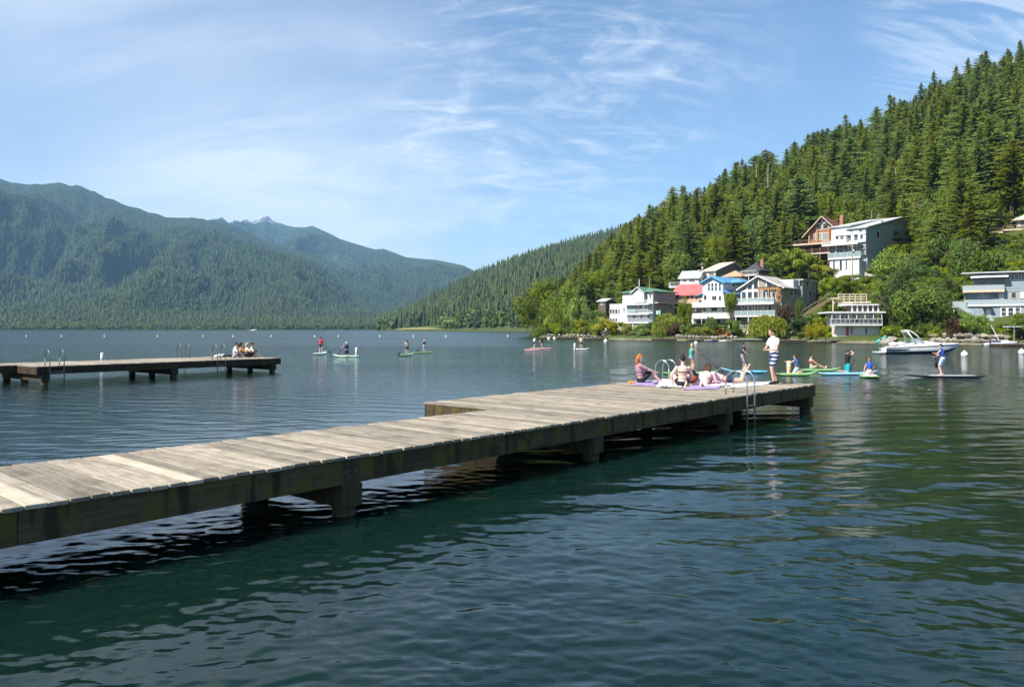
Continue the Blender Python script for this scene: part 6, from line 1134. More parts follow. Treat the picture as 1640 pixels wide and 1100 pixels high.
# ------------------------------------------------------------------ motor boat
def motor_boat(label, px0, px1, pyw, mats=('trim_white', 'navy_cloth'), full=True, name='motor_boat', yaw_v=(1, -0.12), hs=1.0):
    a = wpt(px0, pyw); b = wpt(px1, pyw); c = (a + b) / 2; L = (b - a).length; root = empty(name, (c.x, c.y, 0), math.atan2(yaw_v[1], yaw_v[0])); tag(root, label, 'boat')
    n = 26; m = 9; V = []; W = L * 0.155 * (1.0 if full else 1.1)
    def prof(u):   # u 0 stern .. 1 bow
        w = W * (1 - max(0, (u - 0.45) / 0.55) ** 2.4) * (0.92 + 0.08 * min(1, u * 4)); sh = hs * L * (0.085 + 0.035 * u + 0.02 * u * u); keel = -0.35 + 0.0 * u + max(0, (u - 0.72) / 0.28) ** 2.0 * (0.35 + sh * 0.8); return w, sh, keel
    for i in range(n + 1):
        u = i / n; w, sh, kl = prof(u); x = -L / 2 + L * u; w = max(w, .015)
        for k in range(m):
            q = k / (m - 1); yy = w * (min(1.0, q * 1.55) ** 0.8) * (0.9 + 0.1 * q); zz_ = kl + (sh - kl) * q ** 1.25; V.append((x, -yy, zz_))
        for k in range(m): q = k / (m - 1); yy = w * (min(1.0, q * 1.55) ** 0.8) * (0.9 + 0.1 * q); V.append((x, yy, kl + (sh - kl) * q ** 1.25))
    Q = []
    for i in range(n):
        for k in range(m - 1):
            o = i * 2 * m; o2 = o + 2 * m; Q.append((o + k, o + k + 1, o2 + k + 1, o2 + k)); Q.append((o + m + k, o2 + m + k, o2 + m + k + 1, o + m + k + 1))
    hb = MB(); hb.add(V, Q + [tuple(range(m)) + tuple(range(2 * m - 1, m - 1, -1))]); hb.build('hull', M[mats[0]], root, True)
    dk_ = MB(); pts = [(-L / 2 + L * i / n, prof(i / n)) for i in range(n + 1)]; DV = []; 
    for x, (w, sh, kl) in pts: u = (x + L / 2) / L; cam_ = hs * L * (0.055 * math.exp(-((u - .52) / .22) ** 2) + 0.012); DV += [(x, -w, sh), (x, -w * .62, sh + cam_ * .85), (x, 0, sh + cam_), (x, w * .62, sh + cam_ * .85), (x, w, sh)]
    dk_.add(DV, [(i * 5 + k, i * 5 + k + 1, i * 5 + k + 6, i * 5 + k + 5) for i in range(n) for k in range(4)]); dk_.build('deck', M[mats[0]], root, True)
    if full:
        sb = MB()                                          # dark flash along the stern quarter and chine stripe
        def skin(u, q, s, e=.012): w, sh, kl = prof(u); return (-L / 2 + L * u, s * (w * (min(1, q * 1.55) ** .8) * (.9 + .1 * q) + e), kl + (sh - kl) * q ** 1.25)
        for s in (-1, 1):
            pA = [skin(u, .90 - .2 * u, s) for u in np.linspace(.005, .3, 12)]; pB = [skin(u, .66 + .8 * max(0, u - .08) ** 1.3, s) for u in np.linspace(.005, .3, 12)]; sb.add(pA + pB, [(i, i + 1, i + 13, i + 12) for i in range(11)])
            pA = [skin(u, .60, s) for u in np.linspace(.0, .93, 24)]; pB = [skin(u, .40, s) for u in np.linspace(.0, .93, 24)]; sb.add(pA + pB, [(i, i + 1, i + 25, i + 24) for i in range(23)])
        sb.build('hull_stripe', M['navy_cloth'], root)
        rl = MB()
        for s in (-1, 1): rl.tube([skin(u, 1.0, s, .02) for u in np.linspace(0, .99, 24)], .035, 6)
        rl.build('rub_rail', M['steel'], root)
        z0 = hs * L * .15; ws = MB(); ws.add([(L * .02, -W * .72, z0), (L * .02, W * .72, z0), (-L * .045, W * .62, z0 + .5), (-L * .045, -W * .62, z0 + .5), (-L * .16, -W * .85, z0 - .05), (-L * .16, W * .85, z0 - .05), (-L * .17, W * .8, z0 + .32), (-L * .17, -W * .8, z0 + .32)], [(0, 1, 2, 3), (0, 3, 7, 4), (1, 5, 6, 2)]); ws.build('windshield', M['glass_rail'], root)
        ar = MB()
        for s in (-1, 1):
            ar.tube([(L * .0, s * W * .85, z0 - .1), (-L * .09, s * W * .8, z0 + .75), (-L * .16, s * W * .7, z0 + 1.2), (-L * .20, s * W * .5, z0 + 1.3)], .05, 7); ar.tube([(-L * .1, s * W * .88, z0 - .1), (-L * .17, s * W * .75, z0 + .75), (-L * .21, s * W * .6, z0 + 1.25)], .05, 7)
        ar.tube([(-L * .20, -W * .5, z0 + 1.3), (-L * .20, W * .5, z0 + 1.3)], .05, 7); ar.build('tower', M['trim_white'], root, True)
        MB().ell((-L * .2, 0, z0 + 1.12), (L * .045, 0, 0), (0, W * .6, 0), (0, 0, .12), 14, 8).build('folded_canopy', M['grey_cloth'], root, True)
        for q in (-.36, -.26): MB().ell((L * q, 0, z0 - .12), (.35, 0, 0), (0, W * .7, 0), (0, 0, .22), 12, 8).build('seat', M['trim_white'], root, True)
        MB().box(-L / 2 - .7, -L / 2 + .02, -W * .8, W * .8, .12, .2).build('swim_platform', M['trim_white'], root)
        for u in (.18, .3, .48): MB().sph(skin(u, .97, -1, .01), .06, (1.6, .5, 1)).build('vent', M['grey_cloth'], root)
    else:
        u0 = .12; MB().ell((-L * .08, 0, hs * L * .1), (L * .33, 0, 0), (0, W * .95, 0), (0, 0, hs * L * .075), 18, 10).build('cover', M[mats[1]], root, True)
    return root
motor_boat('white motor boat with dark blue hull stripe moored off the right shore', 1416, 1532, 566.5)
motor_boat('small white boat with navy cover tied up at the right shore', 1578, 1628, 554, full=False, yaw_v=(1, -.2))
motor_boat('tiny white speedboat far off near the mountain shore', 400, 412, 530.2, full=False, mats=('trim_white', 'grey_cloth'), hs=1.2, yaw_v=(1, 0))
motor_boat('small dark boat tied up below the blue-roofed house', 1131, 1150, 547.2, full=False, mats=('navy_cloth', 'grey_cloth'), yaw_v=(1, -.1))
motor_boat('small white boat tied up beside the dark boat below the blue house', 1152, 1165, 546.6, full=False, mats=('trim_white', 'grey_cloth'), yaw_v=(1, -.1))
mast = at(1587, 521, 117); base_ = at(1602, 549, 116)
tag(MB().tube([base_, mast], [.06, .04], 8).build('leaning_pole', M['trim_white']), 'white pole leaning over the navy-covered boat at right', 'pole')

# ------------------------------------------------------------------ shoreline floats, walls, small craft
def floatdock(label, px0, px1, py, depth=2.4, th=0.45, mat='float_wood', name='floating_dock'):
    a = wpt(px0, py); b = wpt(px1, py); d = (b - a); L = Vector((d.x, d.y)).length; root = empty(name, a, math.atan2(d.y, d.x)); tag(root, label, 'dock'); 
    MB().box(0, L, 0.05, depth - .05, -.25, th - .09).build('float', M['pile_wood'], root); n_ = max(3, int(L / 1.2))
    me = MB().box(.02, L / n_ - .02, 0, depth, th - .085, th).mesh('board', M[mat])
    for i in range(n_): link('board', me, root, (L * i / n_, 0, random.uniform(-.01, .01)))
    for q in (0.1, L * .5, L - .1): MB().tube([(q, depth - .1, -2), (q, depth - .1, th + .7)], .09, 8).build('pile', M['pile_wood'], root)
floatdock('low dark float stretching along the shore below the white house', 957, 1043, 543.5, 2.0); floatdock('short float with pale edge beside the willow and flagpole', 1046, 1084, 545.4, 2.2); floatdock('grey float below the blue-roofed house', 1104, 1128, 547, 2.5)
floatdock('long pale float below the grey gable house', 1178, 1220, 547, 2.4, .5, 'deck_white'); floatdock('tilted grey float with chairs right of the big willow', 1250, 1292, 548.5, 3.0, .5); floatdock('short float left of the white boathouse', 1300, 1332, 550, 2.5, .4); floatdock('floating dock at the right edge beside the covered boat', 1606, 1700, 556.5, 3, .5); floatdock('float with white drums off the wooded point', 873, 925, 543.2, 3.0, .5); floatdock('low float right of the wooded point', 930, 962, 544.5, 2.2, .4)
plain('stone', (0.19, 0.165, 0.135), 0.95, var=0.3, scale=1.5, bump=.5); plain('stone_pale', (0.30, 0.265, 0.21), 0.95, var=0.25, scale=1.5, bump=.5)
def rock_mesh(seed):
    g = random.Random(seed); b = MB(); b.sph((0, 0, 0), 1, nu=10, nv=7); b.v = [tuple(Vector(v) * g.uniform(.8, 1.12)) for v in b.v]; return b.mesh('boulder', M['stone_pale' if seed % 2 else 'stone'], False)
RK = [rock_mesh(k) for k in range(5)]
def rock(px, D, s, label=None, dz=0.0): 
    o = link('boulder', RK[int(px * 7) % 5], None, ((px - CX) / F * D, D, max(gz(px, D), 0) + s[2] * .3 + dz), (0, 0, px), s); tag(o, label or 'pale boulder of the rocky shoreline wall at right', 'boulder', 'shoreline boulders'); return o
for i, px in enumerate(np.linspace(1496, 1612, 26)):
    for row in (0, 1): D = tab(px, SHORE) + .8 + row * 1.0; rock(px + random.uniform(-1, 1), D, (random.uniform(.35, 1.0), random.uniform(.4, .6), random.uniform(.22, .5)), dz=row * .35 + random.uniform(-.1, .1), label=('lower' if row == 0 else 'upper') + '-row boulder of the stone wall at right')
for px in np.linspace(1086, 1178, 16): rock(px, tab(px, SHORE) + 1.2, (random.uniform(.4, .9), .5, random.uniform(.3, .55)), 'grey boulder along the bank below the blue-roofed house')
rock(969, tab(969, SHORE) + 2.5, (1.5, 1.2, 1.4), 'big pale boulder on the shore left of the white house'); rock(1419, 136, (1.1, .8, .7), 'brown boulder beside the upturned teal canoe'); rock(1428, 136, (1.4, .9, .6), 'low boulder between teal canoe and motor boat')
for px in np.linspace(880, 955, 14): rock(px, tab(px, SHORE) + 1.0, (random.uniform(.5, 1.1), .6, random.uniform(.3, .6)), 'boulder at the foot of the wooded point')
def kayak(label, px, py, D, L, mat, yawv, tilt=0.0, roll=0.0):
    p = at(px, py, D); root = empty('kayak', p, face_to(yawv)); root.rotation_euler = (tilt, roll, face_to(yawv)); tag(root, label, 'kayak', 'small craft on the shore'); n_ = 16; m = 10; V = []
    for i in range(n_ + 1):
        u = i / n_; w = max(.01, .42 * (1 - abs(2 * u - 1) ** 2.2)); hh_ = max(.01, .24 * (1 - abs(2 * u - 1) ** 3)); z = .25 * abs(2 * u - 1) ** 3
        for k in range(m): a = 6.283 * k / m; V.append((math.cos(a) * w, -L / 2 + L * u, z + math.sin(a) * hh_))
    b = MB(); b.add(V, [(i * m + k, i * m + (k + 1) % m, (i + 1) * m + (k + 1) % m, (i + 1) * m + k) for i in range(n_) for k in range(m)] + [tuple(range(m - 1, -1, -1)), tuple(n_ * m + k for k in range(m))]); b.build('hull', M[mat], root, True)
    MB().ell((0, 0, .2), (.24, 0, 0), (0, L * .13, 0), (0, 0, .06), 14, 6).build('cockpit', M['black_cloth'], root, True)
kayak('green kayak lying on the shore below the blue-roofed house', 1111, 539.5, 168, 3.6, 'board_green', (1, .1)); kayak('red kayak on the bank right of the green kayak', 1126, 539.5, 168, 2.6, 'red_vest', (1, .3)); kayak('blue kayak on the bank right of the red kayak', 1141, 539.5, 168, 3.0, 'board_blue', (1, -.1)); kayak('upturned teal canoe leaning on the bank right of the boathouse', 1411, 544.5, 138, 3.4, 'teal_top', (0.75, .6), 0.45, 0.5)
# orange inflatable ring
ro = empty('inflatable_tube', at(1157, 532.5, 168)); ro.rotation_euler = (R(62), R(8), 0); tag(ro, 'big orange inflatable tube propped up below the blue-roofed house', 'inflatable')
MB().tube([(1.0 * math.cos(a), .75 * math.sin(a), 0) for a in np.linspace(0, 6.283, 29)], .36, 12, False).build('tube', M['orange'], ro, True); MB().ell((0, 0, -.05), (1.0, 0, 0), (0, .75, 0), (0, 0, .28), 16, 8).build('floor', M['orange'], ro, True); MB().tube([(1.0 * math.cos(a), .75 * math.sin(a), .33) for a in np.linspace(.2, 1.6, 9)], .08, 6).build('handle', M['trim_white'], ro)
# garden chairs
def chair(px, py, D, yawv, mat, label):
    p = at(px, py, D); p.z = max(p.z, gz(px, D)); root = empty('garden_chair', p, face_to(yawv)); tag(root, label, 'chair', 'garden chairs on the shore')
    MB().box(-.3, .3, -.25, .3, .38, .44).build('seat', M[mat], root); b = MB(); b.prism([(-.3, -.25, .42), (.3, -.25, .42), (.3, -.55, 1.15), (-.3, -.55, 1.15)], (0, -.05, 0)); b.build('backrest', M[mat], root)
    for x in (-.28, .22):
        for y in (-.25, .24): MB().box(x, x + .06, y, y + .06, 0, .379).build('leg', M[mat], root)
    for x in (-.36, .30): MB().box(x, x + .08, -.4, .3, .6, .64).build('armrest', M[mat], root)
for i, (px, lab) in enumerate(((1190, 'leftmost wooden chair on the pale float below the grey gable house'), (1197, 'middle wooden chair on the pale float below the grey gable house'), (1205, 'rightmost wooden chair on the pale float below the grey gable house'))): chair(px, 540.5, 168, (-.4, -1), 'trim_tan', lab)
chair(1268, 543.5, 160, (-.4, -1), 'trim_white', 'left white chair behind the tilted grey float'); chair(1276, 543, 160, (-.5, -1), 'trim_white', 'right white chair behind the tilted grey float'); chair(1575, 541.5, 126, (-.3, -1), 'trim_white', 'white garden chair by the stone wall at right')
for i, px in enumerate((879, 888)): o = empty('float_drum', wpt(px, 543.6)); tag(o, ('left', 'right')[i] + ' white drum tied to the float at the point', 'drum'); MB().tube([(0, 0, -.3), (0, 0, .55)], .35, 14).build('drum_body', M['trim_white'], o, True); MB().tube([(0, 0, .1), (0, 0, .16)], .365, 14).build('band', M['steel'], o)
# frame of the boat lift at the right edge
bl = empty('boat_lift', at(1630, 549, 120)); tag(bl, 'wooden boat lift frame at the right edge of the shore', 'boat lift')
for x in (-.6, 2.2): 
    for y in (0, 2.2): MB().box(x, x + .16, y, y + .16, -1, 2.5).build('post', M['float_wood'], bl)
MB().box(-.8, 2.6, -.1, 2.5, 2.503, 2.62).build('top', M['trim_white'], bl); MB().prism([(-.6, -.05, 2.4), (-1.9, -.05, 3.2), (-1.9, -.05, 3.1), (-.6, -.05, 2.25)], (0, .08, 0)).build('brace', M['float_wood'], bl)
# ------------------------------------------------------------------ forest on the near hill
HOUSES = [(o.location.x, o.location.y) for o in bpy.data.objects if o.type == 'EMPTY' and o.parent is None and o.get('category') in ('house', 'boathouse')]
FOREST0 = [(850, 262), (866, 244), (880, 231), (905, 222), (955, 205), (975, 212), (1000, 214), (1060, 216), (1090, 222), (1130, 228), (1195, 228), (1235, 222), (1265, 226), (1290, 234), (1360, 232), (1400, 222), (1458, 214), (1488, 205), (1500, 170), (1530, 152), (1600, 150), (1700, 140), (1900, 125), (2600, 90)]
VIS = [(965, 455, 1085, 545, 190), (1070, 416, 1240, 545, 205), (1170, 435, 1316, 545, 175), (1270, 338, 1456, 425, 206), (1330, 462, 1415, 545, 152), (1528, 425, 1660, 530, 142), (1585, 338, 1660, 378, 181)]
def clear(px, D, h_px_top, wpx, py_base):
    for x0, y0, x1, y1, d in VIS:
        if D < d + 6 and px + wpx > x0 and px - wpx < x1 and h_px_top < y1 and py_base > y0: return False
    return True
cand = []
g = np.random.default_rng(21); cell = {}
for k in range(40000):
    px = g.uniform(856, 2150); D = g.uniform(140, 400)
    if D < tab(px, FOREST0) or D > tab(px, CREST) + 25: continue
    if g.random() > (D / 400) ** 1.0: continue
    x = (px - CX) / F * D
    key = (int(x / 5.0), int(D / 5.0)); near = any((x - a) ** 2 + (D - b) ** 2 < 5.1 ** 2 for i in (-1, 0, 1) for j in (-1, 0, 1) for a, b in cell.get((key[0] + i, key[1] + j), ()))
    if near: continue
    z = gz(px, D); s = g.uniform(0.6, 1.08) * (0.85 if D < tab(px, FOREST0) + 10 else 1.0)
    s *= float(np.interp(px, [860, 900, 960, 1040], [.45, .62, .82, 1]))
    top = HY - (z + 26 * s - CAMZ) / D * F; base = HY - (z - CAMZ) / D * F
    if not clear(px, D, top, 5.0 * s / D * F, base): continue
    if any((x - a) ** 2 + (D - b) ** 2 < 9 ** 2 for a, b in HOUSES) and D < 235: continue
    cell.setdefault(key, []).append((x, D)); cand.append((px, D, x, z, s, top, base))
# how much of each tree the view keeps: front-to-back screen cover
cand.sort(key=lambda c: c[1]); cover = np.zeros((600, 900), bool); seen = []
for c in cand:
    px, D, x, z, s, top, base = c; w = 3.0 * s / D * F; x0, x1 = int((px - w - 820)), int((px + w - 820)); y0, y1 = int(top), int(min(base, 540)); vis = 0
    for yy in range(max(y0, 0), min(y1, 599)):
        f = (yy - y0) / max(1, y1 - y0); a0 = int(px - 820 - w * (0.15 + f)); a1 = int(px - 820 + w * (0.15 + f)) + 1; a0 = max(a0, 0); a1 = min(a1, 820)
        if a1 > a0: vis += int((~cover[yy, a0:a1]).sum()); cover[yy, a0:a1] = True
    seen.append(vis)
order = np.argsort(-np.array(seen)); chosen = set(int(i) for i in order[:292] if seen[i] > 25)
def fir_tree(c, k, label, group):
    px, D, x, z, s, top, base = c; r = empty('conifer', (x, D, z - .4), random.uniform(0, 6.28)); r.scale = (s * random.uniform(1.1, 1.4), s * random.uniform(1.1, 1.4), s * .95); tag(r, label, 'tree', group); cm, tm = FIR[k % 6]
    r.rotation_euler = (random.gauss(0, .035), random.gauss(0, .035), r.rotation_euler.z); link('trunk', tm, r); link('crown', cm, r)
rest = []
for i, c in enumerate(cand):
    px, D, x, z, s, top, base = c
    if i in chosen:
        tt_ = (D - tab(px, SHORE)) / (tab(px, CREST) - tab(px, SHORE)); LM = [(975, 'on the low wooded point left of the houses'), (1060, 'above the white house with green roof'), (1120, 'above the peach house with red roof'), (1165, 'above the blue-roofed house'), (1210, 'above the cream-roofed house'), (1265, 'above the grey gable house'), (1330, 'behind the log chalet'), (1400, 'behind the tall grey-white house'), (1470, 'right of the tall grey-white house'), (1540, 'above the motor boat'), (1600, 'above the white awning'), (9999, 'at the right edge of the picture')]
        where = next(w for q, w in LM if px < q); tier = 'on the skyline ridge' if D > tab(px, CREST) - 20 else ('low on the slope' if tt_ < .42 else ('midway up the slope' if tt_ < .68 else 'high on the slope')); size = 'tall' if s > .95 else ('short' if s < .76 else 'mid-sized')
        tier = {'low on the slope': 'low down', 'midway up the slope': 'midway up', 'high on the slope': 'high up'}.get(tier, tier) if px >= 975 else ''; lab = ' '.join((size + ' conifer ' + tier + ' ' + where).split()); grp = 'conifers ' + where
        if tt_ < .66 and random.random() < .27:
            lab = lab.replace('conifer', 'broadleaf tree'); r = empty('broadleaf_tree', (x, D, z - .4), random.uniform(0, 6.28)); tag(r, lab, 'tree', 'broadleaf trees in the forest'); H = random.uniform(11, 19); w_ = H * random.uniform(.3, .4); m_ = random.choice(('leaf_mid', 'leaf_mid', 'leaf_bright'))
            link('crown', LEAF[m_][0][i % 3], r, (0, 0, H * .58), None, (w_, w_, H * .47)); link('trunk', TRUNK, r, (0, 0, 0), None, (H, H, H))
        else: fir_tree(c, i, lab, grp)
    else: rest.append(c)
fb = [c for c in rest if c[5] > 150 and c[0] < 1660]; random.shuffle(fb)
rest = [c for c in rest]
n = len(rest); P_ = np.array([[c[2], c[1], c[3] - .4] for c in rest]); S_ = np.array([[c[4] * 1.25, c[4] * 1.25, c[4] * .95] for c in rest])
I_ = rng.integers(0, 6, n); uP = []; uS = []
for k in range(2600):                                   # young growth between the trunks
    px = rng.uniform(862, 1900); D = rng.uniform(150, 350)
    if D < tab(px, FOREST0) + 2 or D > tab(px, CREST) - 4: continue
    r = rng.uniform(1.6, 3.8); z = gz(px, D)
    if not clear(px, D, HY - (z + r * 3 - CAMZ) / D * F, r / D * F, HY - (z - CAMZ) / D * F): continue
    uP.append(((px - CX) / F * D, D, z + r * rng.uniform(.8, 2.0))); uS.append((r, r, r * rng.uniform(1.1, 1.8)))
P_ = np.concatenate([P_, np.array(uP)]); S_ = np.concatenate([S_, np.array(uS)]); I_ = np.concatenate([I_, 6 + (rng.random(len(uP)) < .3)]); n = len(P_)
tag(scatter('hill_woodland', P_, S_, rot_z(n), I_, FIRP + [BUSHP[0], BUSHP[1]]), 'conifers farther back filling the gaps on the near hill', 'woodland')
print('CONIFERS', len(cand), len(chosen))

# undergrowth on the near slope
pts = []; sc_ = []; ix = []
for k in range(12000):
    px = rng.uniform(856, 1900); D0 = tab(px, SHORE); D = D0 + 3 + rng.random() ** 1.3 * 95; x = (px - CX) / F * D; z = gz(px, D); r = rng.uniform(0.7, 2.1)
    if any((x - a - 5) ** 2 + (D - b - 3) ** 2 < 5 ** 2 for a, b in HOUSES): continue
    top = HY - (z + r * 1.7 - CAMZ) / D * F; base = HY - (z - CAMZ) / D * F
    if not clear(px, D, top + 9, r / D * F * .6, base): continue
    pts.append((x, D, z + r * .45)); sc_.append((r, r, r * rng.uniform(.8, 1.15))); u = rng.random(); ix.append(0 if u < .5 else (1 if u < .72 else 2))
tag(scatter('undergrowth', np.array(pts), np.array(sc_), rot_z(len(pts)), np.array(ix), BUSHP), 'mixed green undergrowth covering the slope between houses', 'undergrowth')

# ------------------------------------------------------------------ single trees and shrubs round the houses
def leafy(label, px, pyt, pyb, D, wpx, mat='leaf_mid', kind='tree', group=None, k=[0]):
    k[0] += 1; D = max(D, float(tab(px, SHORE)) + 2.5); zt = ZZ(pyt, D); zb = ZZ(pyb, D); H = zt - zb; w = wpx / F * D / 2; x = (px - CX) / F * D; g_ = gz(px, D)
    r = empty('broadleaf_tree' if kind == 'tree' else 'shrub', (x, D, zb), random.uniform(0, 6.28)); tag(r, label, 'tree' if kind == 'tree' else 'shrub', group or ('garden trees by the shore' if kind == 'tree' else 'shrubs by the shore'))
    cr, bu = LEAF[mat]; hh_ = H * (.46 if kind == 'tree' else .5)
    c = link('crown' if kind == 'tree' else 'foliage', (cr if kind == 'tree' else bu)[k[0] % 3], r, (0, 0, H - hh_), None, (w * 1.12, w * 1.12, hh_ * 1.12))
    if kind == 'tree':
        link('trunk', TRUNK, r, (0, 0, 0), None, (H, H, H))
    else: link('stem', STEMS, r, (0, 0, 0), None, (w * .6, w * .6, H * .7))
    return r
def willow(label, px, pyt, pyb, D, wpx, k):
    zt = ZZ(pyt, D); zb = ZZ(pyb, D); H = zt - zb; w = wpx / F * D / 2; r = empty('willow_tree', ((px - CX) / F * D, D, zb), k * 1.3); tag(r, label, 'tree', 'willows by the shore'); link('crown', WILLOW[k % 2], r, (0, 0, H * .5), None, (w, w, H * .53)); link('trunk', TRUNK, r, (0, 0, 0), None, (H, H, H))
T = leafy
T('bright green tree at the tip of the wooded point', 884, 470, 534, 232, 34, 'leaf_bright'); T('tall yellow-green tree on the wooded point behind the floats', 955, 428, 490, 222, 46, 'leaf_bright'); T('light green tree between point and white house', 925, 470, 530, 212, 40, 'leaf_bright')
T('mid green tree low on the point', 905, 488, 536, 220, 34, 'leaf_mid'); T('dense green tree left of the white house', 950, 492, 535, 205, 40, 'leaf_mid'); T('pale green bush by the float on the point', 893, 513, 538, 216, 30, 'leaf_bright', 's'); T('bright bush right of the point floats', 930, 510, 538, 203, 32, 'leaf_yellow', 's')
T('yellow-green bush at the left wing of the white house', 968, 508, 538, 186, 36, 'leaf_yellow', 's'); T('yellow-green bush under the left windows of the white house', 985, 512, 537, 184, 28, 'leaf_yellow', 's'); T('hanging bush under the white balconies', 1003, 517, 534, 182, 20, 'leaf_yellow', 's'); T('round light bush under the corner of the white house', 1028, 518, 538, 177, 30, 'leaf_bright', 's'); T('dark bush beside the flagpole', 1043, 517, 537, 179, 16, 'leaf_dark', 's')
willow('small willow beside the flagpole', 1068, 503, 542, 175, 46, 0); willow('large willow below the grey gable house', 1229, 506, 545, 161, 64, 1)
T('dark green tree in front of the peach house', 1096, 478, 528, 177, 26, 'leaf_mid'); T('brown shrub bank left of the blue house', 1085, 516, 543, 172, 34, 'leaf_red', 's'); T('small green tree before the white deck of the blue house', 1139, 504, 534, 165, 18, 'leaf_bright'); T('low bush left of the stairs of the blue house', 1099, 518, 541, 167, 20, 'leaf_bright', 's'); T('hedge bush below the blue house stairs', 1118, 523, 539, 167, 26, 'leaf_yellow', 's'); T('hedge bush in the middle below the blue house', 1134, 523, 540, 166.5, 24, 'leaf_yellow', 's'); T('dark bush behind the orange tube', 1152, 519, 538, 169, 26, 'leaf_mid', 's')
T('bright climbing tree between the blue and grey houses', 1171, 464, 510, 168, 20, 'leaf_bright'); T('green bush at the foot of the climbing tree', 1173, 508, 537, 167, 24, 'leaf_mid', 's'); T('low pale bush left of the chairs', 1182, 527, 540, 168, 20, 'leaf_yellow', 's')
T('dark red shrub beside the big willow', 1257, 480, 542, 159, 28, 'leaf_red'); T('green bush right of the dark red shrub', 1275, 505, 543, 157, 30, 'leaf_dark', 's'); T('green bush below the rear block of the grey house', 1292, 498, 530, 160, 34, 'leaf_mid', 's'); T('green bush beside the outside stairs', 1315, 493, 530, 157, 34, 'leaf_mid', 's'); T('yellow-green maple left of the boathouse', 1308, 513, 546, 150, 34, 'leaf_yellow'); T('round bush at the boathouse corner', 1325, 519, 545, 147, 20, 'leaf_bright', 's'); T('dark bush left of the yellow maple', 1288, 522, 545, 153, 26, 'leaf_dark', 's')
for i, (px, w_) in enumerate(((1277, 7), (1282, 7))):
    D = 160; zt = ZZ(471 + 4 * i, D); zb = ZZ(515, D); r = empty('cypress', ((px - CX) / F * D, D, zb)); tag(r, ('taller', 'shorter')[i] + ' slim cypress against the grey rear block', 'tree', 'slim cypresses'); H = zt - zb
    link('crown', LEAF['leaf_mid'][0][i], r, (0, 0, H * .5), None, (w_ / F * D / 2 * 1.2, w_ / F * D / 2 * 1.2, H * .52)); link('trunk', TRUNK, r, (0, 0, 0), None, (H * .5,) * 3)
for i, (lab, px, pt, pb, D, w_, m_) in enumerate((('green bush above the dark pyramid roof', 1243, 400, 440, 206, 44, 'leaf_mid'), ('bright bush above the grey gable roof', 1272, 396, 438, 206, 44, 'leaf_bright'), ('mid green bush below the chalet deck', 1296, 405, 438, 200, 40, 'leaf_mid'), ('yellow-green bush left of the tall grey-white house', 1316, 420, 448, 190, 38, 'leaf_yellow'), ('bright bush below the tall grey-white house', 1340, 441, 472, 178, 44, 'leaf_bright'), ('bright bush right of the tall utility pole', 1384, 442, 474, 172, 40, 'leaf_bright'), ('green bush behind the boathouse terrace', 1356, 448, 474, 166, 34, 'leaf_mid'), ('light bush behind the rear block', 1326, 446, 482, 175, 30, 'leaf_bright'), ('mid green bush right of the boathouse terrace', 1412, 450, 490, 160, 34, 'leaf_mid'), ('yellow shrub under the chalet', 1330, 428, 447, 187, 26, 'leaf_yellow'), ('small bush by the dark pyramid roof', 1222, 405, 436, 214, 30, 'leaf_bright'), ('bush on the bank under the side wall of the tall grey-white house', 1404, 416, 446, 192, 34, 'leaf_mid'), ('low bush at the foot of the tall grey-white house', 1360, 438, 454, 186, 40, 'leaf_bright'), ('bush at the far corner of the tall grey-white house', 1440, 388, 430, 200, 44, 'leaf_mid'), ('green bush right of the terrace stairs', 1330, 476, 505, 160, 26, 'leaf_mid'))): T(lab, px, pt, pb, D, w_, m_, 's')
T('bright round tree above the blue roof on the forest edge', 1205, 338, 424, 232, 50, 'leaf_mid'); T('yellow-green tree above the cream-roofed house', 1146, 380, 430, 230, 40, 'leaf_bright'); T('bright tree at the right flank of the tall grey-white house', 1430, 396, 470, 180, 60, 'leaf_bright'); T('yellowish small tree above the tall grey-white house', 1478, 318, 365, 225, 30, 'leaf_yellow')
T('broad dark tree between boathouse and motor boat', 1440, 440, 548, 143, 56, 'leaf_dark'); T('tall green tree behind the motor boat', 1474, 453, 545, 136, 78, 'leaf_mid'); T('dark tree behind the hedge ball', 1500, 470, 545, 140, 50, 'leaf_dark'); T('small bright bush at the boathouse right corner', 1422, 520, 547, 139, 20, 'leaf_bright', 's'); T('green tree beside the garage roof', 1462, 408, 470, 165, 44, 'leaf_mid'); T('bushy tree left of the awning house', 1522, 440, 500, 150, 34, 'leaf_dark')
T('reddish shrub left of the bright round tree', 1530, 508, 546, 126, 34, 'leaf_red', 's'); T('bright round tree before the blue-grey house', 1560, 499, 545, 122, 46, 'leaf_bright'); T('clipped yellow-green hedge ball behind the motor boat', 1501, 529, 548, 130, 28, 'leaf_yellow', 's'); T('low clipped hedge beside the stairs at right', 1616, 535, 547, 118, 28, 'leaf_yellow', 's'); T('green bush at the right edge of the shore', 1636, 508, 536, 117, 30, 'leaf_mid', 's'); T('low reddish bush by the white garden chair', 1585, 532, 547, 124, 20, 'leaf_red', 's'); T('pale low shrub on the stone wall', 1545, 534, 548, 124, 20, 'leaf_bright', 's')
T('bright shrub on the slope below the right-edge house', 1612, 385, 425, 175, 44, 'leaf_bright', 's'); T('dark shrub on the slope above the awning house', 1575, 392, 432, 165, 48, 'leaf_mid', 's'); T('green shrub above the blue-grey roof', 1635, 398, 430, 160, 44, 'leaf_mid', 's')
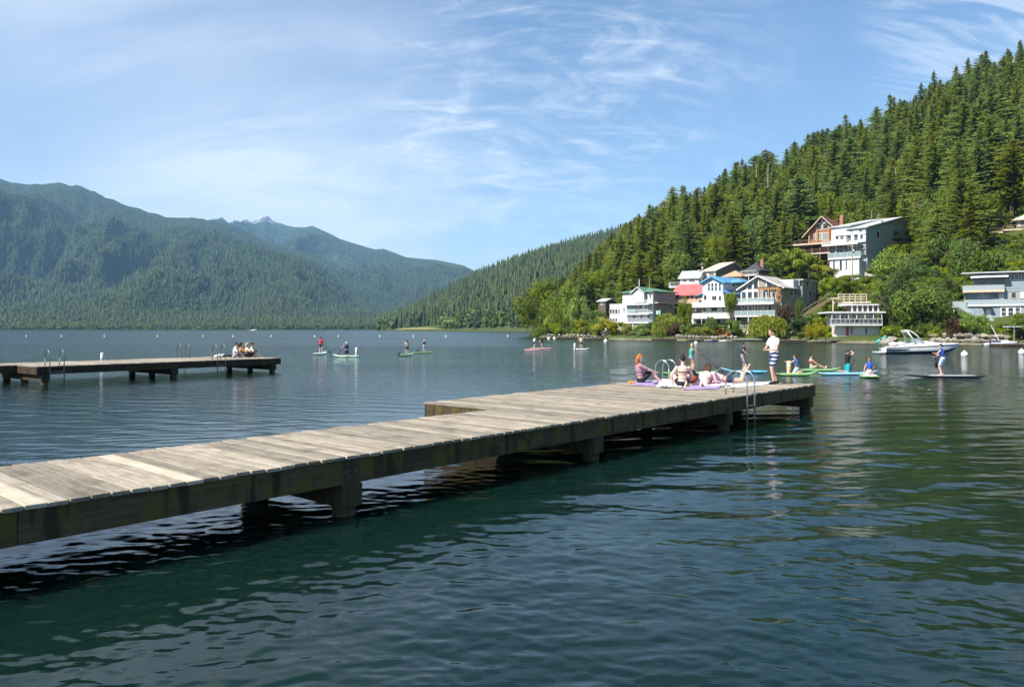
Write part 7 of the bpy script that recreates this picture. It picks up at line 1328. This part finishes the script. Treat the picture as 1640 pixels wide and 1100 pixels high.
# bare grey snags
for q_, (px, D, pyt, lab) in enumerate(((1228, 262, 262, 'tallest bare grey dead conifer above the dark pyramid roof'), (1215, 285, 262, 'slim bare snag left of the tallest dead conifer'), (1246, 300, 246, 'dead conifer right of the tallest snag'), (1438, 236, 268, 'bare trunk standing behind the roof peak of the tall grey-white house'), (1428, 240, 285, 'thin bare trunk left of the one behind the roof peak'), (1120, 300, 300, 'dead grey tree high above the blue-roofed house'))):
    sn = empty('dead_tree', ((px - CX) / F * D, D, gz(px, D)), q_); sn.rotation_euler = (random.gauss(0, .04), random.gauss(0, .04), q_); tag(sn, lab, 'tree', 'bare snags on the hillside'); zt = max(12, ZZ(pyt, D) - sn.location.z)
    MB().tube([(0, 0, -1), (.1, 0, zt * .5), (0, 0, zt)], [.4, .27, .06], 7).build('trunk', M['bark_pale'], sn, True); bb = MB()
    for i in range(46): a = i * 2.4 + q_; z = zt * (.25 + .72 * i / 46); l = 2.8 * (1 - i / 52) * random.uniform(.4, 1.1); bb.tube([(0, 0, z), (math.cos(a) * l, math.sin(a) * l, z - .25 * l)], [.06, .02], 5)
    bb.build('branches', M['bark_pale'], sn)
# strip of grass on the far spur
gp = [hill2(np.array([float(p_)]), np.array([t_])) for p_ in np.linspace(632, 708, 12) for t_ in (0.004, 0.004 + 0.014 * math.sin(math.pi * min(max((p_ - 634) / 70, .02), .98)))]
V_ = []; 
for (D_, Z_), p_ in zip(gp, [p_ for p_ in np.linspace(632, 708, 12) for _ in (0, 1)]): V_.append(((p_ - CX) / F * D_[0], D_[0], Z_[0] + 1.2))
plain('meadow', (0.15, 0.155, 0.055), .95, 0, .2, .05); tag(link('meadow', mesh_np('meadow', V_, [(2 * i, 2 * i + 2, 2 * i + 3, 2 * i + 1) for i in range(11)], M['meadow'])), kind='structure')

T('green bush at the foot of the right stairs', 1600, 518, 541, 127, 24, 'leaf_mid', 's'); T('dark bush under the right windows', 1622, 517, 538, 126, 26, 'leaf_dark', 's'); T('bright bush left of the boat lift', 1609, 527, 545, 121.5, 18, 'leaf_bright', 's')
T('wide green bush under the blue-grey house at the right edge', 1634, 501, 533, 126, 34, 'leaf_mid', 's')

# ------------------------------------------------------------------ tell look-alikes apart by their order from left to right
def ordinal(n):
    small = 'first second third fourth fifth sixth seventh eighth ninth tenth eleventh twelfth thirteenth fourteenth fifteenth sixteenth seventeenth eighteenth nineteenth'.split(); tens = {20: ('twentieth', 'twenty'), 30: ('thirtieth', 'thirty'), 40: ('fortieth', 'forty')}
    if n < 20: return small[n - 1]
    t_, u_ = n // 10 * 10, n % 10; return tens[t_][0] if u_ == 0 else tens[t_][1] + '-' + small[u_ - 1]
same = {}
for o in bpy.data.objects:
    if o.parent is None and o.get('label') and o.get('kind') is None: same.setdefault(o['label'], []).append(o)
for lab, os_ in same.items():
    if len(os_) < 2: continue
    os_.sort(key=lambda o: o.location.x / o.location.y)
    for i, o in enumerate(os_): o['label'] = lab + ', ' + ordinal(i + 1) + ' from left'
